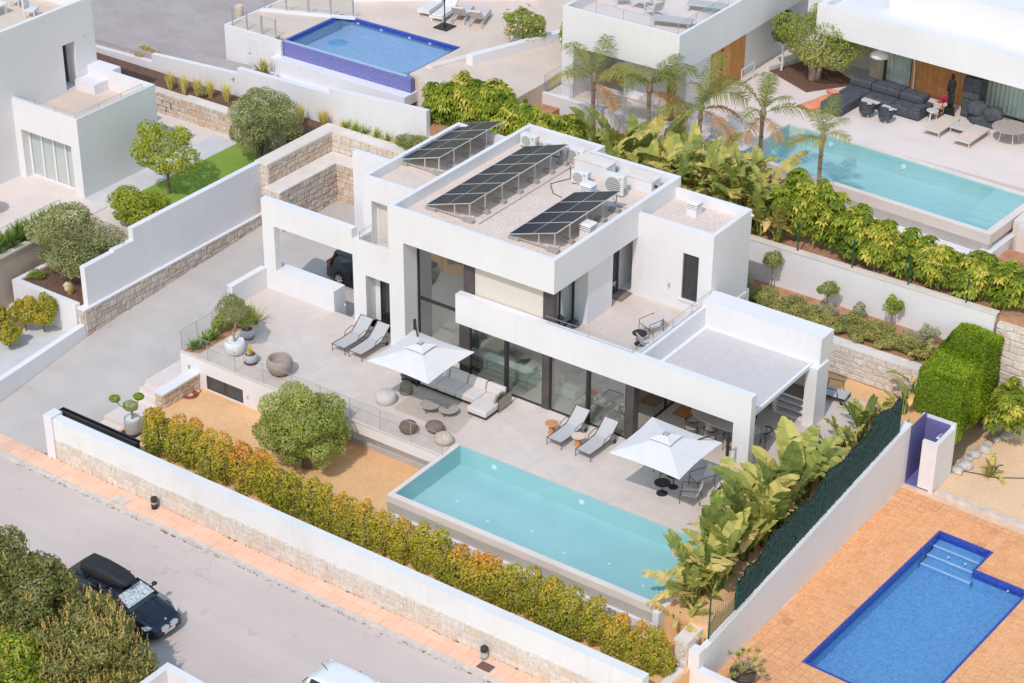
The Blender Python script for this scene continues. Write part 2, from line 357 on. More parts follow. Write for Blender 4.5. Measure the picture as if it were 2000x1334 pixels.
# ---------------------------------------------------------------- mesh helpers
class MB:
    def __init__(s): s.v = []; s.f = []
    def add(s, vs, fs):
        o = len(s.v); s.v += [tuple(v) for v in vs]; s.f += [tuple(i+o for i in f) for f in fs]; return s
    def box(s, x0, x1, y0, y1, z0, z1):
        return s.add([(x0,y0,z0),(x1,y0,z0),(x1,y1,z0),(x0,y1,z0),(x0,y0,z1),(x1,y0,z1),(x1,y1,z1),(x0,y1,z1)],
                     [(3,2,1,0),(4,5,6,7),(0,1,5,4),(1,2,6,5),(2,3,7,6),(3,0,4,7)])
    def hexa(s, lo, hi):
        return s.add(list(lo)+list(hi), [(3,2,1,0),(4,5,6,7),(0,1,5,4),(1,2,6,5),(2,3,7,6),(3,0,4,7)])
    def prism(s, poly, z0, z1):
        n = len(poly)
        a = sum(poly[i][0]*poly[(i+1)%n][1]-poly[(i+1)%n][0]*poly[i][1] for i in range(n))
        if a < 0: poly = poly[::-1]
        z0 = z0 if callable(z0) else (lambda x, y, k=z0: k)
        z1 = z1 if callable(z1) else (lambda x, y, k=z1: k)
        vs = [(x, y, z0(x, y)) for x, y in poly]+[(x, y, z1(x, y)) for x, y in poly]
        return s.add(vs, [tuple(range(n-1, -1, -1)), tuple(range(n, 2*n))]+[(i, (i+1)%n, n+(i+1)%n, n+i) for i in range(n)])
    def sweep(s, pts, w, d, caps=True):
        """rectangular bar w x d along a polyline"""
        return s.tube(pts, max(w, d)/2, 4, caps)
    def tube(s, pts, r, n=6, caps=True):
        pts = [Vector(p) for p in pts]; m = len(pts); rs = r if isinstance(r, (list, tuple)) else [r]*m
        o = len(s.v); up = Vector((0, 0, 1)); prev = None
        for i, p in enumerate(pts):
            t = (pts[min(i+1, m-1)]-pts[max(i-1, 0)]).normalized()
            a = prev if prev is not None else (up.cross(t) if abs(t.z) < .95 else Vector((1, 0, 0)).cross(t))
            a = (a-t*a.dot(t)).normalized(); b = t.cross(a); prev = a
            for k in range(n):
                q = 2*PI*(k+.5)/n
                s.v.append(tuple(p+(a*math.cos(q)+b*math.sin(q))*rs[i]))
        for i in range(m-1):
            for k in range(n):
                s.f.append((o+i*n+k, o+i*n+(k+1)%n, o+(i+1)*n+(k+1)%n, o+(i+1)*n+k))
        if caps:
            s.f.append(tuple(o+k for k in range(n-1, -1, -1))); s.f.append(tuple(o+(m-1)*n+k for k in range(n)))
        return s
    def lathe(s, prof, n=24, c=(0, 0, 0), ax=1.0, ay=1.0):
        o = len(s.v)
        for r, z in prof:
            for k in range(n):
                q = 2*PI*k/n
                s.v.append((c[0]+r*ax*math.cos(q), c[1]+r*ay*math.sin(q), c[2]+z))
        for i in range(len(prof)-1):
            for k in range(n):
                s.f.append((o+i*n+k, o+i*n+(k+1)%n, o+(i+1)*n+(k+1)%n, o+(i+1)*n+k))
        if prof[0][0] > 0: s.f.append(tuple(o+k for k in range(n-1, -1, -1)))
        if prof[-1][0] > 0: s.f.append(tuple(o+(len(prof)-1)*n+k for k in range(n)))
        return s
    def grid(s, fn, nu, nv, flip=False):
        o = len(s.v)
        for i in range(nu+1):
            for j in range(nv+1): s.v.append(tuple(fn(i/nu, j/nv)))
        for i in range(nu):
            for j in range(nv):
                a = o+i*(nv+1)+j
                q = (a, a+nv+1, a+nv+2, a+1)
                s.f.append(q[::-1] if flip else q)
        return s
    def csg(s, adds, subs=()):
        """union of axis-aligned boxes minus other boxes, only the outer skin"""
        alls = list(adds)+list(subs)
        ax = [sorted({round(b[2*k+e], 4) for b in alls for e in (0, 1)}) for k in range(3)]
        idx = [{v: i for i, v in enumerate(a)} for a in ax]
        g = np.zeros([len(a)+1 for a in ax], bool)
        for lst, val in ((adds, True), (subs, False)):
            for b in lst:
                i = [idx[k][round(b[2*k+e], 4)]+1 for k in range(3) for e in (0, 1)]
                g[i[0]:i[1], i[2]:i[3], i[4]:i[5]] = val
        vid = {}
        def V(i, j, k):
            key = (i, j, k)
            if key not in vid:
                vid[key] = len(s.v); s.v.append((ax[0][i], ax[1][j], ax[2][k]))
            return vid[key]
        nx, ny, nz = g.shape
        for d in range(3):
            sl0 = [slice(None)]*3; sl1 = [slice(None)]*3
            sl0[d] = slice(0, -1); sl1[d] = slice(1, None)
            a, b = g[tuple(sl0)], g[tuple(sl1)]
            for c in np.argwhere(a != b):
                i, j, k = (int(q) for q in c); pos = a[i, j, k]
                p = [i-1, j-1, k-1]; p[d] += 1
                e1, e2 = [(1, 2), (2, 0), (0, 1)][d]
                q = []
                for u, v in ((0, 0), (1, 0), (1, 1), (0, 1)):
                    r = list(p); r[e1] += u; r[e2] += v; q.append(V(*r))
                s.f.append(tuple(q if pos else q[::-1]))
        return s
    def xform(s, mat):
        s.v = [tuple(mat @ Vector(v)) for v in s.v]; return s
    def mesh(s, name, mat=None, smooth=False):
        me = bpy.data.meshes.new(name)
        me.from_pydata(s.v, [], s.f)
        if mat: me.materials.append(MAT[mat])
        if smooth: me.shade_smooth()
        me.update()
        return me
def tag(o, label=None, cat=None, group=None, kind=None):
    if label: o['label'] = label
    if cat: o['category'] = cat
    if group: o['group'] = group
    if kind: o['kind'] = kind
    return o
def link(name, me, parent=None, loc=(0, 0, 0), rot=(0, 0, 0), scale=(1, 1, 1)):
    o = bpy.data.objects.new(name, me); COL.objects.link(o)
    o.parent = parent; o.location = loc; o.rotation_euler = rot; o.scale = scale
    return o
def thing(name, label, cat, loc=(0, 0, 0), rz=0.0, group=None, kind=None):
    o = link(name, None, None, loc, (0, 0, rz))
    return tag(o, label, cat, group, kind)
def part(name, mb, mat, parent, smooth=False, w=False, bevel=0, label=None, kind=None):
    """w=True: the mesh is given in world coordinates and the root is unrotated"""
    me = mb.mesh(name, mat, smooth)
    loc = (0, 0, 0)
    if w:
        p, q = parent, Vector((0, 0, 0))
        while p is not None: q += Vector(p.location); p = p.parent
        loc = -q
    o = link(name, me, parent, loc)
    if bevel: bev(o, bevel)
    return tag(o, label, None, None, kind)
def bev(o, w, seg=2):
    m = o.modifiers.new('bevel', 'BEVEL'); m.width = w; m.segments = seg; m.limit_method = 'ANGLE'; m.angle_limit = math.radians(40)
    for p in o.data.polygons: p.use_smooth = False
def solo(name, mb, mat, label, cat, group=None, loc=(0, 0, 0), rz=0, smooth=False, bevel=0):
    o = link(name, mb.mesh(name, mat, smooth), None, loc, (0, 0, rz))
    if bevel: bev(o, bevel)
    return tag(o, label, cat, group)
def struct(name, mb, mat, smooth=False):
    return tag(link(name, mb.mesh(name, mat, smooth)), kind='structure')
def dup(root, loc=None, rz=None, label=None, scale=None, parent=None):
    r = root.copy(); COL.objects.link(r); r.parent = parent
    if loc is not None: r.location = loc
    if rz is not None: r.rotation_euler = (0, 0, rz)
    if scale is not None: r.scale = (scale,)*3 if isinstance(scale, (int, float)) else scale
    if label: r['label'] = label
    for ch in list(root.children): dup(ch, parent=r)
    return r
def setmat(o, mat):
    o.data = o.data.copy(); o.data.materials.clear(); o.data.materials.append(MAT[mat])
# ---------------------------------------------------------------- the setting
struct('ground', MB().box(-300, 300, -300, 300, -4.0, -3.2), 'sand_pale')
struct('street', MB().box(-80, 60, -60, -8.42, -3.2, -2.42), 'asphalt')
struct('kerb', MB().box(-80, 60, -8.42, -8.27, -3.2, -2.30), 'kerb_stone')
pav = struct('pavement', MB().box(-80, 60, -8.27, -7.395, -3.2, -2.315), 'pave_joint')
slab = MB().box(-.49, .49, -.205, .205, 0, .012).mesh('slab', 'pave_slab')
for i in range(58):
    for j in range(2):
        if -26+i*1.0 > 16: continue
        link('slab', slab, pav, (-26.0+i*1.0+(j*.5), -8.05+j*.433, -2.315))
def zdrive(y):
    return float(np.interp(y, [-7.4, -5, -.7, 4.2, 10.3, 15.5], [-2.31, -1.95, -1.25, -.92, -.57, -.45]))
d = MB()
ys = list(np.linspace(-7.395, 15.5, 40))
for a, b in zip(ys[:-1], ys[1:]):
    xr = -14.5 if b < 5.2 else -6.5
    d.hexa([(-19.3, a, -3.2), (xr, a, -3.2), (xr, b, -3.2), (-19.3, b, -3.2)],
           [(-19.3, a, zdrive(a)), (xr, a, zdrive(a)), (xr, b, zdrive(b)), (-19.3, b, zdrive(b))])
struct('driveway', d, 'concrete_drive')
struct('sand_garden', MB().csg([(-13.0, 13.3, -6.95, -.5, -3.2, -1.4), (-14.6, 0, -7, -1, -3.2, -2.35)]), 'sand')
struct('side_sand', MB().box(11.3, 13.4, -4.0, 13.4, -3.19, -.14).box(4.9, 11.3, 11.5, 13.4, -3.18, -.16), 'sand')
tp = MB().csg([(-13.63, -.2, -1.05, 5.3, -.07, 0), (-.2, 11.45, 0, 5.3, -.07, 0), (-9.5, 11.8, 5.2, 11.95, -.07, 0), (11.3, 11.8, 2.5, 11.95, -.07, 0)])
tp.prism([(-13.63, .9), (-13.63, 5.2), (-14.6, 5.2), (-14.6, 3.0)], -.07, -.002)
struct('terrace', tp, 'terrace_tile')

# terrace retaining wall
t = thing('terrace_wall', 'white retaining wall of the main terrace with dark louvred doors', 'wall', (-7, -1, -1.4))
w = MB().csg([(-13.63, -.2, -1.05, 5.3, -2.4, -.071), (-14.5, -.2, 2.9, 5.3, -1.4, -.071)],
             [(-5.6, -.2, -1.05, -.45, -2.4, -.5), (-12.24, -10.24, -1.05, -.98, -1.33, -.68)])
part('wall', w, 'stucco', t, w=True)
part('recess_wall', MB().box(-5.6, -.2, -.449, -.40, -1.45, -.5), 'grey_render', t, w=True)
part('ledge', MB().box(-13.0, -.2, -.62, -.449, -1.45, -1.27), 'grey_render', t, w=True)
for i in range(2):
    x0 = -12.22+i*1.0
    dr = part('louvre_door', MB().csg([(x0, x0+.97, -1.045, -1.0, -1.32, -.69)], [(x0+.07, x0+.90, -1.045, -1.02, -1.25, -.76)]), 'bronze_frame', t, w=True)
    for k in range(7):
        z = -1.235+k*.07
        part('slat', MB().hexa([(x0+.07, -1.04, z), (x0+.90, -1.04, z), (x0+.90, -1.018, z+.03), (x0+.07, -1.018, z+.03)],
                               [(x0+.07, -1.04, z+.018), (x0+.90, -1.04, z+.018), (x0+.90, -1.018, z+.05), (x0+.07, -1.018, z+.05)]), 'bronze_frame', dr, w=True)
part('tap', MB().tube([(-9.95, -1.05, -.85), (-9.95, -1.13, -.85), (-9.95, -1.13, -.95)], .02, 6), 'steel', t, w=True)
part('wall_lamp', MB().box(-13.2, -13.1, -1.1, -1.05, -.65, -.5), 'grey_metal', t, w=True)

# entrance stairs
st = thing('entrance_stairs', 'pale stone steps climbing from the gate to the terrace', 'stairs', (-14, -3, -2.3))
ysT = [(-.0, -2.28, -1.15), (-2.28, -2.63, -1.32), (-2.63, -2.97, -1.48), (-2.97, -4.72, -1.65), (-4.72, -5.05, -1.82), (-5.05, -6.3, -1.98)]
for a, b, z in ysT:
    part('step', MB().box(-14.55, -13.1, b, a if a != 0 else 1.0, -3.1, z), 'tile_grey', st, w=True)
part('side_kerb', MB().prism([(-13.1, -3.2), (-12.95, -3.2), (-12.95, -5.8), (-13.1, -5.8)], -3.1, lambda x, y: -1.33+(y+3.2)*.17), 'cap_stone', st, w=True)

# ---------------------------------------------------------------- stone facing
STONES = []
for k in range(14):
    rr = random.Random(k)
    j = lambda s: rr.uniform(-s, s)
    f = [(-.5+j(.09)+.02, -.5+j(.09)+.02), (.5+j(.09)-.02, -.5+j(.09)+.02), (.5+j(.09)-.02, .5+j(.09)-.02), (-.5+j(.09)+.02, .5+j(.09)-.02)]
    e = [(f[0][0]*.5+f[1][0]*.5, min(f[0][1], f[1][1])+j(.05)), (max(f[1][0], f[2][0])+j(.04), 0), (f[2][0]*.5+f[3][0]*.5, max(f[2][1], f[3][1])+j(.05)), (min(f[3][0], f[0][0])+j(.04), 0)]
    ring = [f[0], e[0], f[1], e[1], f[2], e[2], f[3], e[3]]
    ring = [(max(-.495, min(.495, a)), max(-.495, min(.495, b))) for a, b in ring]
    # local x along the wall, z up, -y outwards
    vs_ = [(a, 0, b) for a, b in ring]+[(a, -.6, b) for a, b in ring]+[(a*.82, -1+j(.2), b*.80) for a, b in ring]
    fs_ = [(i, (i+1) % 8, 8+(i+1) % 8, 8+i) for i in range(8)]+[(8+i, 8+(i+1) % 8, 16+(i+1) % 8, 16+i) for i in range(8)]+[tuple(range(16, 24))]
    STONES.append((vs_, fs_))
STONE_ME = {}
def stone_me(mat, k):
    if (mat, k) not in STONE_ME:
        STONE_ME[mat, k] = MB().add(*STONES[k]).mesh('stone', mat)
    return STONE_ME[mat, k]
def stone_face(parent, origin, ang, length, zlo, zhi, mat, sw=.42, sh=.26, depth=.06, cap=300, seed=1, skew=.25):
    """stones laid in uneven courses on a face that starts at origin and runs along ang; zlo may depend on the run"""
    rr = random.Random(seed)
    zl = zlo if callable(zlo) else (lambda u: zlo)
    lo = min(zl(0), zl(length)); z = lo; cells = []
    while z < zhi-.05:
        h = min(sh*rr.uniform(.75, 1.3), zhi-z)
        if zhi-(z+h) < sh*.45: h = zhi-z
        u = 0
        while u < length-.02:
            wd = sw*rr.uniform(.55, 1.5)
            if length-(u+wd) < sw*.4: wd = length-u
            z0 = max(z, zl(u+wd/2)-.02)
            if z+h-z0 > .06: cells.append((u, z0, wd, z+h-z0))
            u += wd
        z += h
    rest = []
    cells.sort(key=lambda c: -c[2]*c[3])
    base = Vector(parent.location)
    for i, (u, z0, wd, h) in enumerate(cells):
        p = Vector(origin)+Vector((math.cos(ang)*(u+wd/2), math.sin(ang)*(u+wd/2), 0)); p.z = z0+h/2
        if i < cap:
            o = link('stone', stone_me(mat, rr.randrange(14)), parent, p-base, (0, rr.uniform(-.04, .04), ang), (wd*.985, depth*rr.uniform(.7, 1.25), h*.97))
        else: rest.append((p-base, wd, h))
    if rest:
        mb = MB()
        for p, wd, h in rest:
            vs_, fs_ = STONES[rr.randrange(14)]
            ca, sa = math.cos(ang), math.sin(ang)
            mb.add([(p.x+ca*a*wd-sa*b*depth, p.y+sa*a*wd+ca*b*depth, p.z+c*h) for a, b, c in vs_], fs_)
        o = link('small_stones', mb.mesh('small_stones', mat), parent); tag(o, kind='stuff')

# street wall
t = thing('street_wall', 'long white street wall with a pale stone base along the pavement', 'wall', (-1, -7.2, -2.3))
part('wall', MB().csg([(-14.55, 12.9, -7.36, -6.95, -3.1, -.45)]), 'stucco_worn', t, w=True)
part('mortar_bed', MB().box(-14.5, 12.9, -7.385, -7.36, -3.1, -1.37), 'mortar', t, w=True)
stone_face(t, (-14.5, -7.382, 0), 0, 27.4, -2.33, -1.37, 'stone_pale', .40, .31, .028, seed=3)
part('gate_post', MB().box(-15.0, -14.55, -7.45, -6.85, -3.1, -.36), 'stucco', t, w=True)
g = thing('sliding_gate', 'dark metal sliding gate parked behind the white wall by the gate post', 'gate', (-12.7, -6.6, -2.2))
part('frame', MB().csg([(-14.85, -10.6, -6.66, -6.58, -2.1, -.42)], [(-14.7, -10.75, -6.66, -6.58, -1.95, -.56)]), 'dark_metal', g, w=True)
for k in range(8):
    part('board', MB().box(-14.7, -10.75, -6.64, -6.60, -1.93+k*.172, -1.93+k*.172+.15), 'bronze_frame', g, w=True)
part('top_rail', MB().box(-14.85, -10.6, -6.78, -6.50, -.46, -.42), 'dark_metal', g, w=True)

# low stone wall beside the stairs
t = thing('low_stone_wall', 'short stone garden wall with a white coping beside the entrance steps', 'wall', (-12.85, -2.2, -1.4))
part('core', MB().box(-13.08, -12.66, -3.18, -1.06, -2.0, -.76), 'mortar', t, w=True)
part('coping', MB().box(-13.12, -12.58, -3.24, -1.055, -.76, -.68), 'stucco', t, w=True)
stone_face(t, (-13.08, -3.18, 0), 0, .42, -1.65, -.76, 'stone_warm', .3, .25, .06, seed=5)
stone_face(t, (-12.66, -3.18, 0), PI/2, 2.1, -1.45, -.76, 'stone_warm', .36, .24, .06, seed=6)

# driveway boundary wall on the left
t = thing('driveway_wall', 'tall white boundary wall on a stone base along the left of the driveway', 'wall', (-19.5, 5, -1))
part('wall', MB().csg([(-19.7, -19.42, -.55, 2.4, -2.5, 1.85), (-19.7, -19.42, 2.4, 10.75, -2.5, 2.5), (-19.7, -19.42, 1.2, 2.4, 1.8, 1.92)]), 'stucco', t, w=True)
part('ledge', MB().box(-19.72, -19.26, -.95, 10.75, -.06, 0.0), 'stucco', t, w=True)
part('mortar_bed', MB().box(-19.42, -19.31, -.9, 10.75, -2.5, -.06), 'mortar', t, w=True)
part('end_block', MB().box(-19.72, -19.42, -.9, -.55, -2.5, -.06), 'mortar', t, w=True)
stone_face(t, (-19.31, -.9, 0), PI/2, 11.6, lambda u: zdrive(-.9+u), -.06, 'stone_rubble', .34, .26, .05, seed=8)
stone_face(t, (-19.72, -.9, 0), 0, .4, -1.35, -.06, 'stone_rubble', .3, .26, .05, seed=9)
# planter and lower walls in front of the left plot
t = thing('planter_wall', 'white wall holding the bark mulch bed under the olive tree', 'wall', (-21.5, -.8, -1))
part('wall', MB().csg([(-23.6, -19.72, -1.02, -.74, -2.6, .16), (-23.6, -23.35, -.74, 3.0, -2.6, .16)]), 'stucco', t, w=True)
struct('planter_soil', MB().box(-23.35, -19.7, -.74, 4.2, -2.0, .06), 'mulch')
t = thing('lower_drive_wall', 'low white garden wall sloping down to the street left of the driveway', 'wall', (-19.6, -4, -2))
part('wall', MB().prism([(-19.32, -.95), (-19.6, -.95), (-19.6, -12), (-19.32, -12)], -3.1, lambda x, y: -.72+(y+.95)*.085), 'stucco', t, w=True)
struct('lower_garden', MB().box(-60, -19.6, -7.4, -1.02, -3.19, -1.35), 'paver_grey')
struct('passage', MB().box(-40, -23.6, -1.02, 3.0, -3.18, -1.2), 'tile_grey')

# ---------------------------------------------------------------- car court: stepped stone walls
t = thing('court_wall', 'stepped warm stone retaining walls around the car court', 'wall', (-18, 13, -.5))
part('core', MB().csg([(-19.68, -19.02, 10.75, 15.9, -1, 2.42), (-19.68, -6.6, 15.35, 15.9, -1, 2.42), (-19.02, -18.05, 10.4, 15.35, -1, 1.42), (-18.05, -6.6, 14.45, 15.35, -1, 1.42)]), 'mortar', t, w=True)
part('coping', MB().csg([(-19.74, -18.96, 10.69, 15.96, 2.42, 2.52), (-19.74, -6.6, 15.29, 15.96, 2.42, 2.52)]), 'cap_stone', t, w=True)
part('ledge', MB().csg([(-18.98, -17.98, 10.34, 15.31, 1.42, 1.50), (-18.98, -6.6, 14.38, 15.31, 1.42, 1.50)]), 'cap_stone', t, w=True)
stone_face(t, (-18.05, 10.4, 0), PI/2, 4.05, lambda u: zdrive(10.4+u), 1.42, 'stone_rubble', .40, .30, .07, seed=11)
stone_face(t, (-19.02, 10.75, 0), PI/2, 4.6, 1.5, 2.42, 'stone_warm', .42, .28, .06, seed=12)
stone_face(t, (-19.68, 10.75, 0), 0, .66, .0, 2.42, 'stone_pale', .36, .28, .05, seed=13)
stone_face(t, (-19.02, 10.4, 0), 0, .97, -.6, 1.42, 'stone_pale', .36, .28, .05, seed=14)
stone_face(t, (-18.05, 14.45, 0), 0, 8.4, -.5, 1.42, 'stone_warm', .42, .28, .06, seed=15, cap=120)
stone_face(t, (-19.02, 15.35, 0), 0, 6.0, 1.5, 2.42, 'stone_pale', .42, .28, .06, seed=16)
struct('plant_strip', MB().box(-19.7, 3.0, 15.9, 16.45, -1, 2.35), 'sand_pale')

# ---------------------------------------------------------------- the villa
V = thing('villa', 'white two-storey villa with flat gravel roofs and wide glazing by the teal pool', 'house', (-2, 8, 0))
body = MB().csg([
    (-6.56, 1.48, 4.03, 13.2, 5.25, 6.7), (-6.56, -2.66, 13.2, 13.86, 2.3, 6.7),          # upper roof and fascia
    (-6.56, -5.8, 4.03, 5.0, 0, 5.25), (-6.56, -6.2, 5.0, 13.2, 0, 5.25),                  # left pier and flank
    (-6.56, 1.48, 12.8, 13.2, 0, 5.25), (.62, 1.25, 6.76, 8.55, 2.45, 5.25), (.45, .62, 8.55, 13.2, 2.45, 5.25),
    (-3.2, 5.0, 4.25, 12.9, 2.42, 2.6), (.45, 4.95, 10.0, 13.2, 0, 2.6),
    (-3.2, 10.25, 4.0, 4.37, 2.5, 3.8), (9.55, 10.25, 4.0, 4.37, 0, 2.5),                  # long beam and its pier
    (4.86, 5.16, 4.37, 10.0, 2.42, 3.55),
    (1.25, 4.95, 10.0, 13.0, 2.42, 6.3),
    (4.95, 10.28, 9.3, 10.3, 2.62, 3.8), (9.87, 10.36, 9.0, 9.95, 0, 2.62), (4.95, 9.87, 10.02, 10.3, 0, 2.62),
    (-9.66, -6.56, 6.25, 12.9, 0, 6.3), (-9.44, -6.56, 5.2, 6.25, -1.2, 3.85),             # left wing
    (-14.42, -9.44, 5.2, 5.55, -1.4, 4.3), (-14.42, -10.55, 5.55, 5.95, -1.4, 1.0), (-14.62, -14.32, 3.0, 5.2, -1.4, 1.0),
    (-11.6, -9.66, 8.0, 8.33, -1, 6.2)],
    [(-6.36, 1.28, 4.23, 13.0, 6.2, 6.7), (-6.36, -2.86, 13.0, 13.66, 6.2, 6.7),
     (1.48, 4.75, 10.2, 12.8, 5.86, 6.3), (-9.46, -6.56, 6.45, 12.7, 5.86, 6.3),
     (3.6, 4.33, 10.0, 10.14, 3.14, 5.19), (-9.2, -8.0, 6.25, 6.75, 3.0, 5.26), (-8.77, -7.2, 5.2, 5.9, 0, 2.36),
     (-9.24, -6.56, 5.4, 6.25, 3.0, 3.85), (-13.76, -9.44, 5.2, 5.55, 1.0, 3.14), (-10.55, -9.44, 5.2, 5.55, -1.4, 1.0),
     (-6.2, .45, 5.2, 12.8, 2.6, 5.25)])
part('wall', body, 'stucco', V, w=True)
part('upper_gravel', MB().csg([(-6.36, 1.28, 4.23, 13.0, 6.19, 6.215), (-6.36, -2.86, 13.0, 13.66, 6.19, 6.215)]), 'roof_gravel', V, w=True)
part('wing_gravel', MB().box(-9.46, -6.56, 6.45, 12.7, 5.85, 5.875), 'roof_gravel', V, w=True, )
part('annex_gravel', MB().box(1.481, 4.75, 10.2, 12.8, 5.85, 5.875), 'roof_gravel', V, w=True)
part('balcony_floor', MB().box(.62, 4.86, 4.37, 10.0, 2.6, 2.606), 'terrace_tile', V, w=True)
part('ceiling', MB().box(-3.15, 4.9, 4.4, 12.8, 2.40, 2.419), 'interior_wall', V, w=True)
part('inner_floor', MB().box(-6.19, 4.9, 4.2, 12.79, .001, .006), 'interior_floor', V, w=True)
part('inner_wall', MB().box(-6.19, 4.9, 9.3, 9.4, .006, 2.4).box(-3.2, -3.05, 7.2, 9.3, .006, 2.4).box(-6.19, -3.2, 10.4, 10.5, .006, 5.24), 'interior_wall', V, w=True)
part('stair_screen', MB().box(-5.2, -3.9, 6.6, 6.66, .006, 2.2), 'slate_wall', V, w=True)
# ground floor glazing
def pane(nm, b, mat='window_glass', parent=V): return part(nm, MB().box(*b), mat, parent, w=True)
for a, b in ((-2.55, -.83), (-.73, .98), (1.33, 3.05), (3.15, 4.84)):
    f = part('window_frame', MB().csg([(a, b, 4.09, 4.16, .0, 2.5)], [(a+.045, b-.045, 4.09, 4.16, .06, 2.46)]), 'dark_metal', V, w=True)
    pane('pane', (a+.045, b-.045, 4.118, 4.128, .06, 2.46), parent=f)
for a in (-.83, 3.05): part('mullion', MB().box(a, a+.1, 4.06, 4.18, 0, 2.5), 'dark_metal', V, w=True)
for a, b, zt in ((-3.08, -2.57, 5.25), (.97, 1.31, 2.5), (4.84, 5.2, 2.5)):
    part('column', MB().box(a, b, 4.40 if zt > 3 else 4.05, 4.75 if zt > 3 else 4.45, 0, zt), 'bronze_frame', V, w=True)
part('column', MB().box(-3.06, -2.55, 4.05, 4.399, 0, 2.5), 'bronze_frame', V, w=True)
f = part('window_frame', MB().csg([(4.95, 5.02, 4.45, 9.2, 0, 2.5)], [(4.95, 5.02, 4.52, 6.78, .06, 2.46), (4.95, 5.02, 6.86, 9.13, .06, 2.46)]), 'dark_metal', V, w=True)
pane('pane', (4.98, 4.99, 4.52, 6.78, .06, 2.46), parent=f); pane('pane', (4.98, 4.99, 6.86, 9.13, .06, 2.46), parent=f)
# two-storey glazing beside the left pier
f = part('window_frame', MB().csg([(-5.8, -3.0, 4.9, 4.98, 0, 5.25)], [(-5.72, -3.06, 4.9, 4.98, .06, 2.36), (-5.72, -3.06, 4.9, 4.98, 2.48, 5.22)]), 'dark_metal', V, w=True)
pane('pane', (-5.72, -3.06, 4.935, 4.945, .06, 2.36), parent=f); pane('pane', (-5.72, -3.06, 4.935, 4.945, 2.48, 5.22), parent=f)
# upper floor: blind, corner post, side doors
part('roller_blind', MB().box(-2.56, .72, 4.45, 4.48, 2.6, 5.25), 'blind', V, w=True)
part('column', MB().box(.72, 1.2, 4.42, 4.72, 2.6, 5.25), 'bronze_frame', V, w=True)
f = part('balcony_door', MB().csg([(.55, .62, 4.75, 6.75, 2.6, 5.25)], [(.55, .62, 4.80, 5.72, 2.68, 5.2), (.55, .62, 5.80, 6.68, 2.68, 5.2)]), 'dark_metal', V, w=True)
pane('pane', (.58, .59, 4.80, 5.72, 2.68, 5.2), parent=f); pane('pane', (.58, .59, 5.80, 6.68, 2.68, 5.2), parent=f)
f = part('balcony_door', MB().csg([(.621, .69, 8.56, 9.9, 2.6, 5.25)], [(.64, .69, 8.64, 9.82, 2.68, 5.2)]), 'bronze_frame', V, w=True)
pane('pane', (.65, .66, 8.64, 9.82, 2.68, 5.2), parent=f)
part('curtain', MB().grid(lambda u, v: (.40+.05*math.sin(u*60), 4.9+u*1.8, 2.62+v*2.6), 60, 1), 'curtain', V, w=True)
f = part('window', MB().csg([(3.6, 4.33, 10.06, 10.13, 3.14, 5.19)], [(3.66, 4.27, 10.06, 10.10, 3.20, 5.13)]), 'bronze_frame', V, w=True)
part('pane', MB().box(3.66, 4.27, 10.08, 10.09, 3.20, 5.13), 'car_glass', f, w=True)
part('sill', MB().box(3.5, 4.42, 9.94, 10.0, 3.06, 3.139), 'stucco', f, w=True)
f = part('window', MB().csg([(-9.2, -8.0, 6.62, 6.7, 3.0, 5.26)], [(-9.14, -8.06, 6.62, 6.66, 3.06, 5.2)]), 'white_metal', V, w=True)
part('blind', MB().box(-9.14, -8.06, 6.645, 6.655, 3.06, 5.2), 'blind', f, w=True)
f = part('side_door', MB().csg([(-8.77, -7.2, 5.82, 5.9, 0, 2.36)], [(-8.45, -7.28, 5.82, 5.87, .07, 2.3)]), 'dark_metal', V, w=True)
part('pane', MB().box(-8.45, -7.28, 5.85, 5.86, .07, 2.3), 'car_glass', f, w=True)
part('door_jamb', MB().box(-8.76, -8.5, 5.80, 5.819, 0, 2.36), 'white_metal', f, w=True)
# glass guards
def guard(parent, pts, z0, h, n, th=.012, mat='rail_glass', gap=.015):
    """panes along a segment; a thin darker top edge on each"""
    (xa, ya), (xb, yb) = pts; L = math.hypot(xb-xa, yb-ya); ux, uy = (xb-xa)/L, (yb-ya)/L
    for i in range(n):
        a, b = L*i/n+gap/2, L*(i+1)/n-gap/2
        P = lambda s, o: (xa+ux*s-uy*o, ya+uy*s+ux*o)
        poly = [P(a, -th/2), P(b, -th/2), P(b, th/2), P(a, th/2)]
        o = part('glass_pane', MB().prism(poly, z0, z0+h), mat, parent, w=True)
        q = [P(a, -th*.7), P(b, -th*.7), P(b, th*.7), P(a, th*.7)]
        part('edge', MB().prism(q, z0+h, z0+h+.012).prism([P(b-.02, -th*.7), P(b, -th*.7), P(b, th*.7), P(b-.02, th*.7)], z0, z0+h-.002), 'grey_metal', o, w=True)
gb = part('balcony_rail', MB().box(1.0, 5.0, 4.19, 4.21, 3.8, 3.815).box(4.99, 5.01, 4.2, 9.95, 3.55, 3.565), 'grey_metal', V, w=True)
guard(gb, ((1.0, 4.2), (5.0, 4.2)), 3.815, .28, 2)
guard(gb, ((5.0, 4.25), (5.0, 9.9)), 3.565, .40, 4)
guard(gb, ((-9.15, 5.3), (-6.6, 5.3)), 3.85, .36, 1)
guard(gb, ((-9.15, 6.2), (-9.15, 5.33)), 3.85, .36, 1)
# pergola
part('shade_fabric', MB().box(5.34, 9.92, 4.5, 9.22, 2.64, 2.66), 'fabric_light', V, w=True)
part('pergola_frame', MB().csg([(5.17, 10.02, 4.375, 9.298, 2.56, 2.72)], [(5.34, 9.92, 4.5, 9.22, 2.56, 2.72)]), 'white_metal', V, w=True)
